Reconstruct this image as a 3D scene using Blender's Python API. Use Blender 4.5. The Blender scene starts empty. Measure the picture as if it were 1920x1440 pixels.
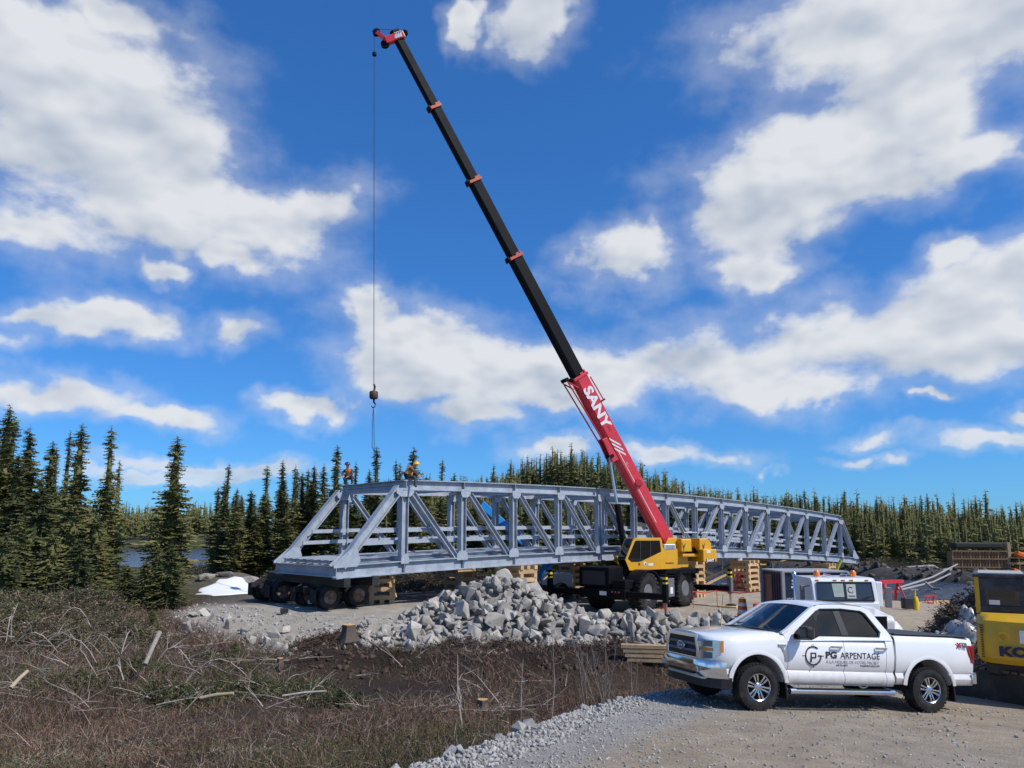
import bpy, bmesh, math, random
import numpy as np
from mathutils import Vector, Matrix, Euler
R_ = math.radians
random.seed(11); rng = np.random.default_rng(11)
SC = bpy.context.scene; COL = SC.collection
# ------------------------------------------------------------------ camera
CAM = Vector((0, 0, 3.0)); F = 1350.0; PIT = R_(7); PP = 1000 - F*math.tan(PIT)
cam = bpy.data.cameras.new('camera'); co = bpy.data.objects.new('camera', cam); COL.objects.link(co)
co.location = CAM; co.rotation_euler = (math.pi/2+PIT, 0, 0)
cam.sensor_width = 36; cam.lens = 36*F/1920; cam.shift_y = (PP-720)/1920
cam.clip_start = .1; cam.clip_end = 6000; SC.camera = co
def ray(px, py):
    u = (px-960)/F; v = (PP-py)/F; c, s = math.cos(PIT), math.sin(PIT)
    return Vector((u, c-v*s, s+v*c))
def P(px, py, Y):
    d = ray(px, py); return CAM+d*(Y/d.y)
def G(px, py, z):
    d = ray(px, py); return CAM+d*((z-CAM.z)/d.z)
def proj(p):
    q = Vector(p)-CAM; c, s = math.cos(PIT), math.sin(PIT)
    d = q.y*c+q.z*s; return 960+F*q.x/d, PP-F*(-q.y*s+q.z*c)/d
# ------------------------------------------------------------------ light
SUN_AZ = R_(118); SUN_EL = R_(47)          # azimuth clockwise from +Y
sv = Vector((math.sin(SUN_AZ)*math.cos(SUN_EL), math.cos(SUN_AZ)*math.cos(SUN_EL), math.sin(SUN_EL)))
sl = bpy.data.lights.new('sun', 'SUN'); sl.energy = 4.4; sl.angle = R_(.53); sl.color = (1, .945, .86)
so = bpy.data.objects.new('sun', sl); COL.objects.link(so); so.rotation_euler = sv.to_track_quat('Z', 'Y').to_euler()
SC.view_settings.view_transform = 'Standard'; SC.view_settings.look = 'None'
SC.view_settings.exposure = 0.0; SC.view_settings.gamma = 1
SC.cycles.max_bounces = 6; SC.cycles.transparent_max_bounces = 12
SC.cycles.use_denoising = True
W = bpy.data.worlds.new('World'); SC.world = W; W.use_nodes = True
nt = W.node_tree; N = nt.nodes; L = nt.links; N.clear()
def nn(t, **k):
    n = N.new(t)
    for a, b in k.items(): setattr(n, a, b)
    return n
def vmath(op, a, b=None):
    n = nn('ShaderNodeVectorMath', operation=op)
    for i, v in enumerate((a, b)):
        if v is None: continue
        if hasattr(v, 'links'): L.new(v, n.inputs[i])
        else: n.inputs[i].default_value = v
    return n.outputs['Value'] if op in ('LENGTH', 'DOT_PRODUCT') else n.outputs[0]
def fmath(op, a, b=None, c=None, clamp=False):
    n = nn('ShaderNodeMath', operation=op); n.use_clamp = clamp
    for i, v in enumerate((a, b, c)):
        if v is None: continue
        if hasattr(v, 'links'): L.new(v, n.inputs[i])
        else: n.inputs[i].default_value = v
    return n.outputs[0]
def mrange(v, a, b, c=0, d=1, interp='SMOOTHSTEP'):
    n = nn('ShaderNodeMapRange', interpolation_type=interp); L.new(v, n.inputs[0])
    for i, x in enumerate((a, b, c, d)): n.inputs[i+1].default_value = x
    return n.outputs[0]
sky = nn('ShaderNodeTexSky', sky_type='NISHITA', sun_disc=False)
sky.sun_elevation = SUN_EL; sky.sun_rotation = SUN_AZ; sky.altitude = 400
sky.air_density = 1.0; sky.dust_density = .25; sky.ozone_density = 3.0
hs = nn('ShaderNodeHueSaturation'); hs.inputs['Saturation'].default_value = 1.12; hs.inputs['Value'].default_value = 1.0
L.new(sky.outputs[0], hs.inputs['Color'])
gm_ = nn('ShaderNodeGamma'); gm_.inputs['Gamma'].default_value = .74; L.new(hs.outputs[0], gm_.inputs['Color'])
sm_ = nn('ShaderNodeMix', data_type='RGBA', blend_type='MULTIPLY'); sm_.inputs['Factor'].default_value = 1; L.new(gm_.outputs[0], sm_.inputs['A']); sm_.inputs['B'].default_value = (.41, 1.0, 1.76, 1)   # the camera's deep blue rendering
tc = nn('ShaderNodeTexCoord'); D = tc.outputs['Generated']
def noise(vec, scale, detail, rough=.55, col=False, lac=2.1):
    n = nn('ShaderNodeTexNoise'); L.new(vec, n.inputs['Vector'])
    n.inputs['Scale'].default_value = scale; n.inputs['Detail'].default_value = detail; n.inputs['Roughness'].default_value = rough
    n.inputs['Lacunarity'].default_value = lac
    return n.outputs['Color'] if col else n.outputs['Fac']
dis = vmath('MULTIPLY', vmath('SUBTRACT', noise(D, 5.5, 3, col=True), (.5, .5, .5)), (.13, .13, .09))
dis2 = vmath('MULTIPLY', vmath('SUBTRACT', noise(D, 17., 3, col=True), (.5, .5, .5)), (.07, .07, .05))
DW = vmath('ADD', vmath('ADD', D, dis), dis2)
# cumulus lumps: (centre px, centre py, half width px, half height px) as directions on the sky
blobs = [(120,300,230,150),(280,290,150,110),(90,90,170,90),(1620,640,300,85),(1250,695,240,55),(900,690,170,60),(1700,150,140,70),(60,140,130,120),(230,400,200,70),(330,330,110,70),(480,400,150,80),(580,370,60,40),(200,30,90,40),(430,480,80,30),(40,420,140,50),
 (200,605,120,34),(100,590,60,25),(270,515,55,22),(445,630,62,34),(20,640,50,24),(135,740,120,32),(310,775,80,22),(590,772,75,22),(760,200,1,1),
 (1155,495,100,52),(1190,470,70,42),(1000,40,60,50),(885,55,30,45),
 (1600,60,200,80),(1760,80,200,90),(1900,40,120,100),(1560,250,150,80),(1690,230,150,90),(1480,350,170,70),(1430,420,130,60),(1420,500,100,45),(1640,330,150,60),(1800,300,110,40),
 (1880,520,170,70),(1750,590,200,75),(1560,640,260,70),(1850,660,180,60),(1350,690,220,60),(1150,700,200,55),(960,700,170,60),(800,640,130,60),(740,700,90,60),(870,770,110,34),(1060,740,180,30),(1500,720,220,30),(690,580,45,50),
 (1330,845,90,20),(1030,835,70,24),(1240,850,60,18),(1650,815,45,16),(1840,815,85,22),(1900,770,50,14),(1630,855,40,10),(1695,850,25,9),(1765,740,30,12),(1790,450,70,22),(1780,470,60,24),(350,870,150,18),(250,890,120,14),(470,880,90,16),(1447,865,22,7)]
field = None
def add_blob(c, rx, ry, w=1.0):
    global field
    c = c.normalized(); n = nn('ShaderNodeVectorMath', operation='MULTIPLY_ADD'); L.new(DW, n.inputs[0])
    k = Vector((1/rx, 1/rx, 1/ry)); n.inputs[1].default_value = k; n.inputs[2].default_value = -Vector((c.x*k.x, c.y*k.y, c.z*k.z))
    v = vmath('LENGTH', n.outputs[0])
    field = v if field is None else fmath('SMOOTH_MIN', field, v, .25)
for (x, y, a, b) in blobs:
    if a < 3: continue
    d = ray(x, y); k = 1/(F*d.length)
    add_blob(d, a*k*1.42, b*k*1.36)
for i in range(16):                          # the same broken cumulus goes on all round
    az = R_(52+i*(256/15)+random.uniform(-4, 4)); el = R_(random.choice((6, 9, 14, 20, 28, 38)))
    s = random.uniform(.07, .2)
    add_blob(Vector((math.sin(az)*math.cos(el), math.cos(az)*math.cos(el), math.sin(el))), s*random.uniform(1.2, 1.9), s*random.uniform(.5, .8))
field = fmath('SUBTRACT', 1.0, field)
# fbm on the cloud layer
sep = nn('ShaderNodeSeparateXYZ'); L.new(D, sep.inputs[0])
fb = noise(vmath('MULTIPLY', D, (1, 1, 1.7)), 6.0, 9, .56)
fb1 = noise(vmath('MULTIPLY', D, (1, 1, 1.7)), 6.0, 3, .5)
fb2 = noise(vmath('ADD', vmath('MULTIPLY', D, (1, 1, 1.7)), (sv.x*.02, sv.y*.02, .034)), 6.0, 3, .5)
dens = fmath('ADD', fmath('MULTIPLY', field, 1.25), fmath('MULTIPLY', fmath('SUBTRACT', fb, .5), 2.6))
cov = fmath('MAXIMUM', mrange(dens, .08, .80), fmath('MULTIPLY', mrange(dens, -.5, .55), .32))
core = mrange(dens, .5, 1.3)
lit = fmath('ADD', .84, fmath('MULTIPLY', fmath('SUBTRACT', fb1, fb2), 1.9))
lit = fmath('SUBTRACT', lit, fmath('MULTIPLY', core, .07))
lit = fmath('MAXIMUM', fmath('MINIMUM', lit, .95), .42)
cc = nn('ShaderNodeMix', data_type='RGBA'); cc.inputs['A'].default_value = (.42, .50, .62, 1); cc.inputs['B'].default_value = (.85, .87, .90, 1)
L.new(mrange(lit, .40, .92, interp='LINEAR'), cc.inputs['Factor'])
lowfade = mrange(sep.outputs['Z'], .0, .16, .55, 1.0)
cov = fmath('MULTIPLY', fmath('MULTIPLY', cov, lowfade), .95)
SKY_K = .125
bg1 = nn('ShaderNodeBackground'); bg1.inputs['Strength'].default_value = SKY_K; L.new(sm_.outputs['Result'], bg1.inputs['Color'])
bg2 = nn('ShaderNodeBackground'); bg2.inputs['Strength'].default_value = .92; L.new(cc.outputs['Result'], bg2.inputs['Color'])
mx = nn('ShaderNodeMixShader'); L.new(cov, mx.inputs[0]); L.new(bg1.outputs[0], mx.inputs[1]); L.new(bg2.outputs[0], mx.inputs[2])
out = nn('ShaderNodeOutputWorld'); L.new(mx.outputs[0], out.inputs[0])
W.cycles.sampling_method = 'MANUAL'; W.cycles.sample_map_resolution = 512

# ------------------------------------------------------------------ materials
MATS = {}
def mat(name, col, rough=.6, metal=0., var=.12, vscale=6., bump=0., bscale=40., coat=0., dirt=None, dscale=3., damt=.5, spec=.5, trans=0., objrand=0.):
    """Principled with noise-driven colour, roughness and relief; dirt = a second worn/dusty colour."""
    if name in MATS: return MATS[name]
    m = bpy.data.materials.new(name); m.use_nodes = True; t = m.node_tree; n = t.nodes; l = t.links
    b = n['Principled BSDF']; b.inputs['Roughness'].default_value = rough; b.inputs['Metallic'].default_value = metal
    b.inputs['Coat Weight'].default_value = coat; b.inputs['Coat Roughness'].default_value = .06; b.inputs['Specular IOR Level'].default_value = spec
    b.inputs['Transmission Weight'].default_value = trans
    tcd = n.new('ShaderNodeTexCoord'); nz = n.new('ShaderNodeTexNoise'); l.new(tcd.outputs['Object'], nz.inputs['Vector'])
    nz.inputs['Scale'].default_value = vscale; nz.inputs['Detail'].default_value = 6; nz.inputs['Roughness'].default_value = .6
    mr = n.new('ShaderNodeMapRange'); l.new(nz.outputs['Fac'], mr.inputs[0]); mr.inputs[1].default_value = .3; mr.inputs[2].default_value = .7
    mr.inputs[3].default_value = 1-var; mr.inputs[4].default_value = 1+var
    hsv = n.new('ShaderNodeHueSaturation'); hsv.inputs['Color'].default_value = (*col, 1)
    if objrand:
        oi = n.new('ShaderNodeObjectInfo'); m2 = n.new('ShaderNodeMath'); m2.operation = 'MULTIPLY_ADD'
        l.new(oi.outputs['Random'], m2.inputs[0]); m2.inputs[1].default_value = 2*objrand; m2.inputs[2].default_value = 1-objrand
        m3 = n.new('ShaderNodeMath'); m3.operation = 'MULTIPLY'; l.new(m2.outputs[0], m3.inputs[0]); l.new(mr.outputs[0], m3.inputs[1])
        l.new(m3.outputs[0], hsv.inputs['Value'])
    else: l.new(mr.outputs[0], hsv.inputs['Value'])
    cs = hsv.outputs[0]
    if dirt:
        n2 = n.new('ShaderNodeTexNoise'); l.new(tcd.outputs['Object'], n2.inputs['Vector']); n2.inputs['Scale'].default_value = dscale
        n2.inputs['Detail'].default_value = 8; n2.inputs['Roughness'].default_value = .65
        r2 = n.new('ShaderNodeMapRange'); l.new(n2.outputs['Fac'], r2.inputs[0]); r2.inputs[1].default_value = .48; r2.inputs[2].default_value = .68
        r2.inputs[4].default_value = damt
        mxx = n.new('ShaderNodeMix'); mxx.data_type = 'RGBA'; l.new(r2.outputs[0], mxx.inputs['Factor']); l.new(cs, mxx.inputs['A']); mxx.inputs['B'].default_value = (*dirt, 1)
        cs = mxx.outputs['Result']
    l.new(cs, b.inputs['Base Color'])
    rr = n.new('ShaderNodeMapRange'); l.new(nz.outputs['Fac'], rr.inputs[0]); rr.inputs[3].default_value = max(.02, rough*.8); rr.inputs[4].default_value = min(1, rough*1.2)
    l.new(rr.outputs[0], b.inputs['Roughness'])
    if bump:
        n3 = n.new('ShaderNodeTexNoise'); l.new(tcd.outputs['Object'], n3.inputs['Vector']); n3.inputs['Scale'].default_value = bscale; n3.inputs['Detail'].default_value = 5
        bp = n.new('ShaderNodeBump'); bp.inputs['Strength'].default_value = bump; bp.inputs['Distance'].default_value = .02
        l.new(n3.outputs['Fac'], bp.inputs['Height']); l.new(bp.outputs[0], b.inputs['Normal'])
    MATS[name] = m; return m
def glass_mat(name, tint, refl=.04, rough=.02):
    if name in MATS: return MATS[name]
    m = bpy.data.materials.new(name); m.use_nodes = True; t = m.node_tree; n = t.nodes; l = t.links; n.clear()
    tr = n.new('ShaderNodeBsdfTransparent'); tr.inputs[0].default_value = (*tint, 1)
    gl = n.new('ShaderNodeBsdfGlossy'); gl.inputs['Roughness'].default_value = rough
    fr = n.new('ShaderNodeLayerWeight'); pw = n.new('ShaderNodeMath'); pw.operation = 'POWER'; l.new(fr.outputs['Facing'], pw.inputs[0]); pw.inputs[1].default_value = 4
    ad = n.new('ShaderNodeMath'); ad.operation = 'MULTIPLY_ADD'; l.new(pw.outputs[0], ad.inputs[0]); ad.inputs[1].default_value = .8; ad.inputs[2].default_value = refl+.04
    ms = n.new('ShaderNodeMixShader'); l.new(ad.outputs[0], ms.inputs[0]); l.new(tr.outputs[0], ms.inputs[1]); l.new(gl.outputs[0], ms.inputs[2])
    o = n.new('ShaderNodeOutputMaterial'); l.new(ms.outputs[0], o.inputs[0]); MATS[name] = m; return m
def vcol_mat(name, attr, rough=.9, n1=(6., .25), n2=(60., .25), bump=.5, bscale=25., spec=.2, trans=0.):
    """colour from a mesh colour attribute, broken up by two noises"""
    m = bpy.data.materials.new(name); m.use_nodes = True; t = m.node_tree; n = t.nodes; l = t.links
    b = n['Principled BSDF']; b.inputs['Roughness'].default_value = rough; b.inputs['Specular IOR Level'].default_value = spec
    a = n.new('ShaderNodeAttribute'); a.attribute_name = attr
    g = n.new('ShaderNodeNewGeometry'); cs = a.outputs['Color']
    for sc_, am in (n1, n2):
        if not am: continue
        z = n.new('ShaderNodeTexNoise'); l.new(g.outputs['Position'], z.inputs['Vector']); z.inputs['Scale'].default_value = sc_; z.inputs['Detail'].default_value = 6; z.inputs['Roughness'].default_value = .65
        r = n.new('ShaderNodeMapRange'); l.new(z.outputs['Fac'], r.inputs[0]); r.inputs[1].default_value = .3; r.inputs[2].default_value = .7; r.inputs[3].default_value = 1-am; r.inputs[4].default_value = 1+am
        h = n.new('ShaderNodeHueSaturation'); l.new(cs, h.inputs['Color']); l.new(r.outputs[0], h.inputs['Value']); cs = h.outputs[0]
    l.new(cs, b.inputs['Base Color'])
    if bump:
        z = n.new('ShaderNodeTexNoise'); l.new(g.outputs['Position'], z.inputs['Vector']); z.inputs['Scale'].default_value = bscale; z.inputs['Detail'].default_value = 7; z.inputs['Roughness'].default_value = .7
        bp = n.new('ShaderNodeBump'); bp.inputs['Strength'].default_value = bump; bp.inputs['Distance'].default_value = .06
        l.new(z.outputs['Fac'], bp.inputs['Height']); l.new(bp.outputs[0], b.inputs['Normal'])
    if trans:
        pass
    MATS[name] = m; return m

# ------------------------------------------------------------------ mesh building
def frame_from(axis, up=(0, 0, 1)):
    a = Vector(axis).normalized(); u = Vector(up)
    s = u.cross(a)
    if s.length < 1e-5: s = Vector((1, 0, 0)).cross(a)
    s.normalize(); n = a.cross(s); return s, n, a          # side, normal(up), axis
class MB:
    def __init__(s): s.v = []; s.f = []
    def add(s, vs, fs):
        o = len(s.v); s.v += [tuple(x) for x in vs]; s.f += [tuple(i+o for i in q) for q in fs]; return s
    def box(s, c, d, M=None):
        hx, hy, hz = d[0]/2, d[1]/2, d[2]/2
        vs = [Vector((x*hx, y*hy, z*hz)) for z in (-1, 1) for y in (-1, 1) for x in (-1, 1)]
        if M is not None: vs = [M @ v for v in vs]
        vs = [v+Vector(c) for v in vs]
        return s.add(vs, [(0, 2, 3, 1), (4, 5, 7, 6), (0, 1, 5, 4), (2, 6, 7, 3), (0, 4, 6, 2), (1, 3, 7, 5)])
    def bar(s, p0, p1, w, h, up=(0, 0, 1)):
        p0, p1 = Vector(p0), Vector(p1); sd, n, a = frame_from(p1-p0, up)
        q = [(-w/2, -h/2), (w/2, -h/2), (w/2, h/2), (-w/2, h/2)]
        return s.sweep([p0, p1], q, up)
    def sweep(s, pts, prof, up=(0, 0, 1), caps=True, scales=None):
        pts = [Vector(p) for p in pts]; m = len(prof); vs = []
        for i, p in enumerate(pts):
            a = (pts[min(i+1, len(pts)-1)]-pts[max(i-1, 0)]); sd, n, _ = frame_from(a, up); k = scales[i] if scales else 1
            vs += [p+sd*(x*k)+n*(y*k) for x, y in prof]
        fs = []
        for i in range(len(pts)-1):
            for j in range(m):
                k = (j+1) % m; fs.append((i*m+j, i*m+k, (i+1)*m+k, (i+1)*m+j))
        if caps: fs += [tuple(range(m))[::-1], tuple(range((len(pts)-1)*m, len(pts)*m))]
        return s.add(vs, fs)
    def tube(s, pts, r, n=8, r1=None):
        prof = [(math.cos(t*2*math.pi/n)*r, math.sin(t*2*math.pi/n)*r) for t in range(n)]
        k = None
        if r1 is not None: k = [1+(r1/r-1)*i/(len(pts)-1) for i in range(len(pts))]
        a = Vector(pts[-1])-Vector(pts[0]); up = (0, 0, 1) if abs(a.normalized().z) < .95 else (0, 1, 0)
        return s.sweep(pts, prof, up, scales=k)
    def lathe(s, prof, n=24, M=None, close=False):
        """prof = [(axial, radius)], axis = local Y, M places it"""
        vs = []; m = len(prof)
        for i in range(n):
            c, q = math.cos(2*math.pi*i/n), math.sin(2*math.pi*i/n)
            for (a, r) in prof: vs.append(Vector((r*c, a, r*q)))
        if M is not None: vs = [M @ v for v in vs]
        fs = []
        for i in range(n):
            j = (i+1) % n
            for k in range(m-1): fs.append((i*m+k, i*m+k+1, j*m+k+1, j*m+k))
            if close: fs.append((i*m+m-1, i*m, j*m, j*m+m-1))
        s.add(vs, fs)
        if not close:
            o = len(s.v)-len(vs)
            for k, rev in ((0, 0), (m-1, 1)):
                if prof[k][1] > 1e-4:
                    q = tuple(o+i*m+k for i in range(n)); s.f.append(q[::-1] if rev else q)
        return s
    def prism(s, poly, t0, t1, fn):
        """poly of (a,b); fn(a,b,t)->xyz"""
        m = len(poly); vs = [fn(a, b, t0) for a, b in poly]+[fn(a, b, t1) for a, b in poly]
        fs = [tuple(range(m))[::-1], tuple(range(m, 2*m))]+[(i, (i+1) % m, m+(i+1) % m, m+i) for i in range(m)]
        return s.add(vs, fs)
    def mesh(s, name):
        me = bpy.data.meshes.new(name); me.from_pydata(s.v, [], s.f)
        b = bmesh.new(); b.from_mesh(me); bmesh.ops.recalc_face_normals(b, faces=b.faces); b.to_mesh(me); b.free(); return me
    def build(s, name, m, parent=None, smooth=None, bevel=0, seg=2):
        me = s.mesh(name); return mesh_obj(name, me, m, parent, smooth, bevel, seg)
def mesh_obj(name, me, m, parent=None, smooth=None, bevel=0, seg=2):
    o = bpy.data.objects.new(name, me); COL.objects.link(o)
    if m is not None and not me.materials: me.materials.append(m)
    if parent is not None: o.parent = parent
    if smooth is not None:
        me.shade_smooth() if smooth >= 180 else me.set_sharp_from_angle(angle=R_(smooth))
        if smooth < 180:
            me.polygons.foreach_set('use_smooth', [True]*len(me.polygons)); me.set_sharp_from_angle(angle=R_(smooth))
    if bevel:
        b = o.modifiers.new('bevel', 'BEVEL'); b.width = bevel; b.segments = seg; b.limit_method = 'ANGLE'; b.angle_limit = R_(35)
        b.harden_normals = False
    return o
def tag(o, label, cat=None, group=None, kind=None):
    o['label'] = label
    if cat: o['category'] = cat
    if group: o['group'] = group
    if kind: o['kind'] = kind
    return o
def thing(name, label, cat, loc=(0, 0, 0), rot=(0, 0, 0), group=None):
    o = bpy.data.objects.new(name, None); COL.objects.link(o); o.empty_display_size = .1
    o.location = loc; o.rotation_euler = rot; return tag(o, label, cat, group)
def copy_tree(o, parent=None):
    c = o.copy(); COL.objects.link(c); c.parent = parent
    for ch in o.children: copy_tree(ch, c)
    return c
def np_mesh(name, V, Fq, colors=None, cname='tint', smooth=False):
    """numpy arrays: V (n,3), Fq (m,3|4)"""
    me = bpy.data.meshes.new(name); n = len(V); m, k = Fq.shape
    me.vertices.add(n); me.vertices.foreach_set('co', np.ascontiguousarray(V, dtype=np.float32).ravel())
    me.loops.add(m*k); me.loops.foreach_set('vertex_index', np.ascontiguousarray(Fq, dtype=np.int32).ravel())
    me.polygons.add(m); me.polygons.foreach_set('loop_start', np.arange(0, m*k, k, dtype=np.int32))
    me.update(calc_edges=True)
    if colors is not None:
        a = me.color_attributes.new(cname, 'FLOAT_COLOR', 'POINT')
        c4 = np.ones((n, 4), np.float32); c4[:, :3] = colors; a.data.foreach_set('color', c4.ravel())
    if smooth: me.shade_smooth()
    return me
def text_part(body, size, origin, xdir, ydir, m, parent, name='lettering', align='LEFT', width=None, bold=0., space=1.0, ext=.004):
    cu = bpy.data.curves.new(name, 'FONT'); cu.body = body; cu.size = size; cu.align_x = align; cu.extrude = ext; cu.offset = bold; cu.space_character = space; cu.resolution_u = 3
    ob = bpy.data.objects.new(name, cu); COL.objects.link(ob)
    dg = bpy.context.evaluated_depsgraph_get(); me = bpy.data.meshes.new_from_object(ob.evaluated_get(dg))
    bpy.data.objects.remove(ob); bpy.data.curves.remove(cu)
    if width:
        xs = [v.co.x for v in me.vertices]; k = width/(max(xs)-min(xs)); x0 = min(xs) if align == 'LEFT' else 0
        for v in me.vertices: v.co.x = (v.co.x-x0)*k
    X = Vector(xdir).normalized(); Z = X.cross(Vector(ydir)).normalized(); Y = Z.cross(X)
    M = Matrix((X, Y, Z)).transposed().to_4x4(); M.translation = Vector(origin); me.transform(M); me.name = name
    me.materials.clear(); o = bpy.data.objects.new(name, me); COL.objects.link(o); me.materials.append(m); o.parent = parent
    return o
# ================================================================== terrain
def sm(a, b, t): t = np.clip((np.asarray(t, float)-a)/(b-a), 0, 1); return t*t*(3-2*t)
_ph = rng.uniform(0, 6.28, (24, 2)); _fr = rng.normal(0, 1, (24, 2))
def wav(x, y, s, k0=0, n=6):
    o = 0
    for i in range(k0, k0+n): o = o+np.sin(_fr[i, 0]*x/s*2.2+_fr[i, 1]*y/s*2.2+_ph[i, 0])
    return o/n
def road_z(x, y): return np.clip(-.18-.051*(np.clip(x, -2, 14)-4.12)-.065*(y-14.17), -1.15, 1.2)
def GRD(px, py):                      # pixel -> point of the sloping road plane
    d = ray(px, py); A = -.18+.051*4.12+.065*14.17
    t = (A-3.0)/(d.z+.051*d.x+.065*d.y); return CAM+d*t
EDGE = [GRD(*q) for q in ((640, 1470), (700, 1436), (860, 1388), (1000, 1338), (1130, 1303), (1225, 1290))]
_ey = np.array([-20., 2.]+[p.y for p in EDGE]+[16.5, 19., 22., 25.]); _ex = np.array([-9., -3.2]+[p.x for p in EDGE]+[4.2, 5.0, 4.6, 2.])
def edge_x(y): return np.interp(y, _ey, _ex)
_px = np.array([-200., -22., -15., -11., -7., -4., 0., 7., 20., 300.]); _py = np.array([40., 33., 30.6, 27.2, 25.2, 24.4, 24.0, 23.6, 20, 20])
def pad_y(x): return np.interp(x, _px, _py)
RN = np.array((.873, .488))
def river_s(x, y): return RN[0]*x+RN[1]*y
def masks(x, y):
    x = np.asarray(x, float); y = np.asarray(y, float)
    wob = .35*wav(x, y, 2.2, 6)
    road = sm(-.35, .55, x-edge_x(y)+wob*.6)*sm(27, 22, y)
    pad = sm(-.3, 1.1, y-pad_y(x)+wob)*sm(-15.5, -12.5, x+wob)*sm(58, 50, y-.25*x)
    right = sm(4, 7, x+.2*(y-20))*sm(20, 24, y)*sm(54, 48, river_s(x, y)+wob*2)
    pad = np.maximum(pad, right)
    return road, pad
def pad_soft(x, y): return sm(-.4, 3.6, y-pad_y(x))*sm(-16.5, -12.5, x)*sm(58, 50, y-.25*x)
def lake(x, y):
    a = np.sqrt(((x+72)/62)**2+((y-160)/72)**2)+.08*wav(x, y, 30, 3)
    b = np.sqrt(((x-205)/75)**2+((y-262)/48)**2)+.08*wav(x, y, 30, 9)
    return np.minimum(a, b)
def height(x, y):
    x = np.asarray(x, float); y = np.asarray(y, float)
    road, pad = masks(x, y)
    low = -.35-.72*sm(8, 17, y)+.10*wav(x, y, 1.6, 12)+.09*wav(x, y, .7, 3)
    low = low+.45*sm(-7, -13, x)*sm(9, 16, y)+.55*sm(-12, -17, x)*sm(16, 22, y)
    berm = (.42+.38*sm(.1, .7, wav(x, y*0+1, 2.2, 15)))*np.exp(-((y-22.6-.12*wav(x, y, 3, 2))/1.0)**2)*sm(-8, -5.5, x)*sm(7, 4.5, x)*(1+.35*wav(x, y, .9, 8))
    low = low+berm
    low = low-.22*np.exp(-(((x+3.2)/3.0)**2+((y-19.6)/1.5)**2))
    hill = 12.5*np.exp(-((x-9)/26)**2-((y-152)/42)**2)+7*np.exp(-((x+10)/60)**2-((y-215)/50)**2)
    hill = hill+2.5*np.exp(-((x+120)/120)**2-((y-300)/55)**2)+1.5*sm(150, 280, y)
    mid = -.15+.28*wav(x, y, 9, 5)+.9*np.exp(-((x+15.5)/4)**2-((y-41)/2.2)**2)+hill
    mid = mid-1.0*sm(50, 72, y)*sm(-14, -28, x)*sm(260, 200, y)
    nat = low+(mid-low)*sm(27, 35, y)
    yard = -.10-.12*sm(32, 27, y)-.95*sm(-4.5, 3.0, x-.15*(y-35))+.035*wav(x, y, 1.3, 9)
    yard = np.where(y < 34, np.minimum(yard, yard), yard)
    padh = np.maximum(np.minimum(pad, pad_soft(x, y)), pad*sm(0, 3, x))
    z = nat*(1-padh)+yard*padh
    z = z*(1-road)+(road_z(x, y)+.025*wav(x, y, 1.1, 4))*road
    s = river_s(x, y)+1.0*wav(x, y, 7, 11)
    spit = 9*np.exp(-((x-24.6)*.692-(y-63)*.722)**2/30.)
    z = z-.42*sm(34, 46, s-spit)*sm(12, 18, x)*sm(74, 70, s)
    riv = sm(46, 50, s-spit)*sm(76, 71, s)*sm(30, 38, y)
    bank = sm(71, 80, s)*sm(30, 38, y)
    z = z*(1-bank)+(-1.5+.02*np.clip(s-74, 0, 70)+.4*np.abs(wav(x, y, 2.5, 0))+hill)*bank
    z = z*(1-riv)+(-3.2)*riv
    lk = sm(1.05, .92, lake(x, y))
    return z*(1-lk)-3.4*lk
def hz(x, y): return float(height(x, y))
xs = np.concatenate([np.linspace(-900, -120, 14)[:-1], np.linspace(-120, -28, 32)[:-1], np.linspace(-28, 20, 230)[:-1], np.linspace(20, 60, 70)[:-1], np.linspace(60, 140, 30)[:-1], np.linspace(140, 1000, 16)])
ys = np.concatenate([np.linspace(-60, 4, 14)[:-1], np.linspace(4, 42, 200)[:-1], np.linspace(42, 100, 100)[:-1], np.linspace(100, 330, 60)[:-1], np.linspace(330, 2500, 18)])
GX, GY = np.meshgrid(xs, ys); GZ = height(GX, GY)
road, pad = masks(GX, GY)
c_heath = np.array((.060, .043, .030)); c_peat = np.array((.020, .013, .010)); c_moss = np.array((.20, .20, .135)); c_grav = np.array((.345, .33, .30))
c_dirt = np.array((.37, .305, .225)); c_pad = np.array((.385, .345, .285)); c_sand = np.array((.42, .335, .225)); c_wood = np.array((.05, .055, .028)); c_rock = np.array((.20, .185, .17))
def mixc(a, b, m): return a*(1-m[..., None])+b*m[..., None]
C = np.zeros(GX.shape+(3,))+c_heath
C = mixc(C, c_moss, .8*sm(.15, .6, wav(GX, GY, 1.5, 14))*sm(13.8, 11.2, GY+.4*wav(GX, GY, 1, 2)))
C = mixc(C, c_peat, .75*np.exp(-((GY-22.3)/1.0)**2)*sm(-9, -6, GX)*sm(7, 5, GX))
C = mixc(C, np.array((.035, .026, .022)), np.exp(-(((GX+3.4)/2.5)**2+((GY-19.9)/1.3)**2)**2))
C = mixc(C, c_wood, sm(44, 52, GY))
C = mixc(C, c_moss*.8, .7*np.exp(-((GX+15.5)/5)**2-((GY-41)/3)**2))
pc = mixc(np.zeros(GX.shape+(3,))+c_pad, c_sand, sm(5, 10, GX)*(.6+.4*wav(GX, GY, 5, 1)).clip(0, 1))
pc = mixc(pc, c_grav*.8, .5*sm(.1, .5, wav(GX, GY, 3, 8)))
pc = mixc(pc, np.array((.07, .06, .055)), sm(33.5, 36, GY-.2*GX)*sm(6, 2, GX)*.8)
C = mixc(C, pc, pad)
track = np.exp(-((GX-1.6-.42*(GY-7))/2.4)**2)
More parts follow.
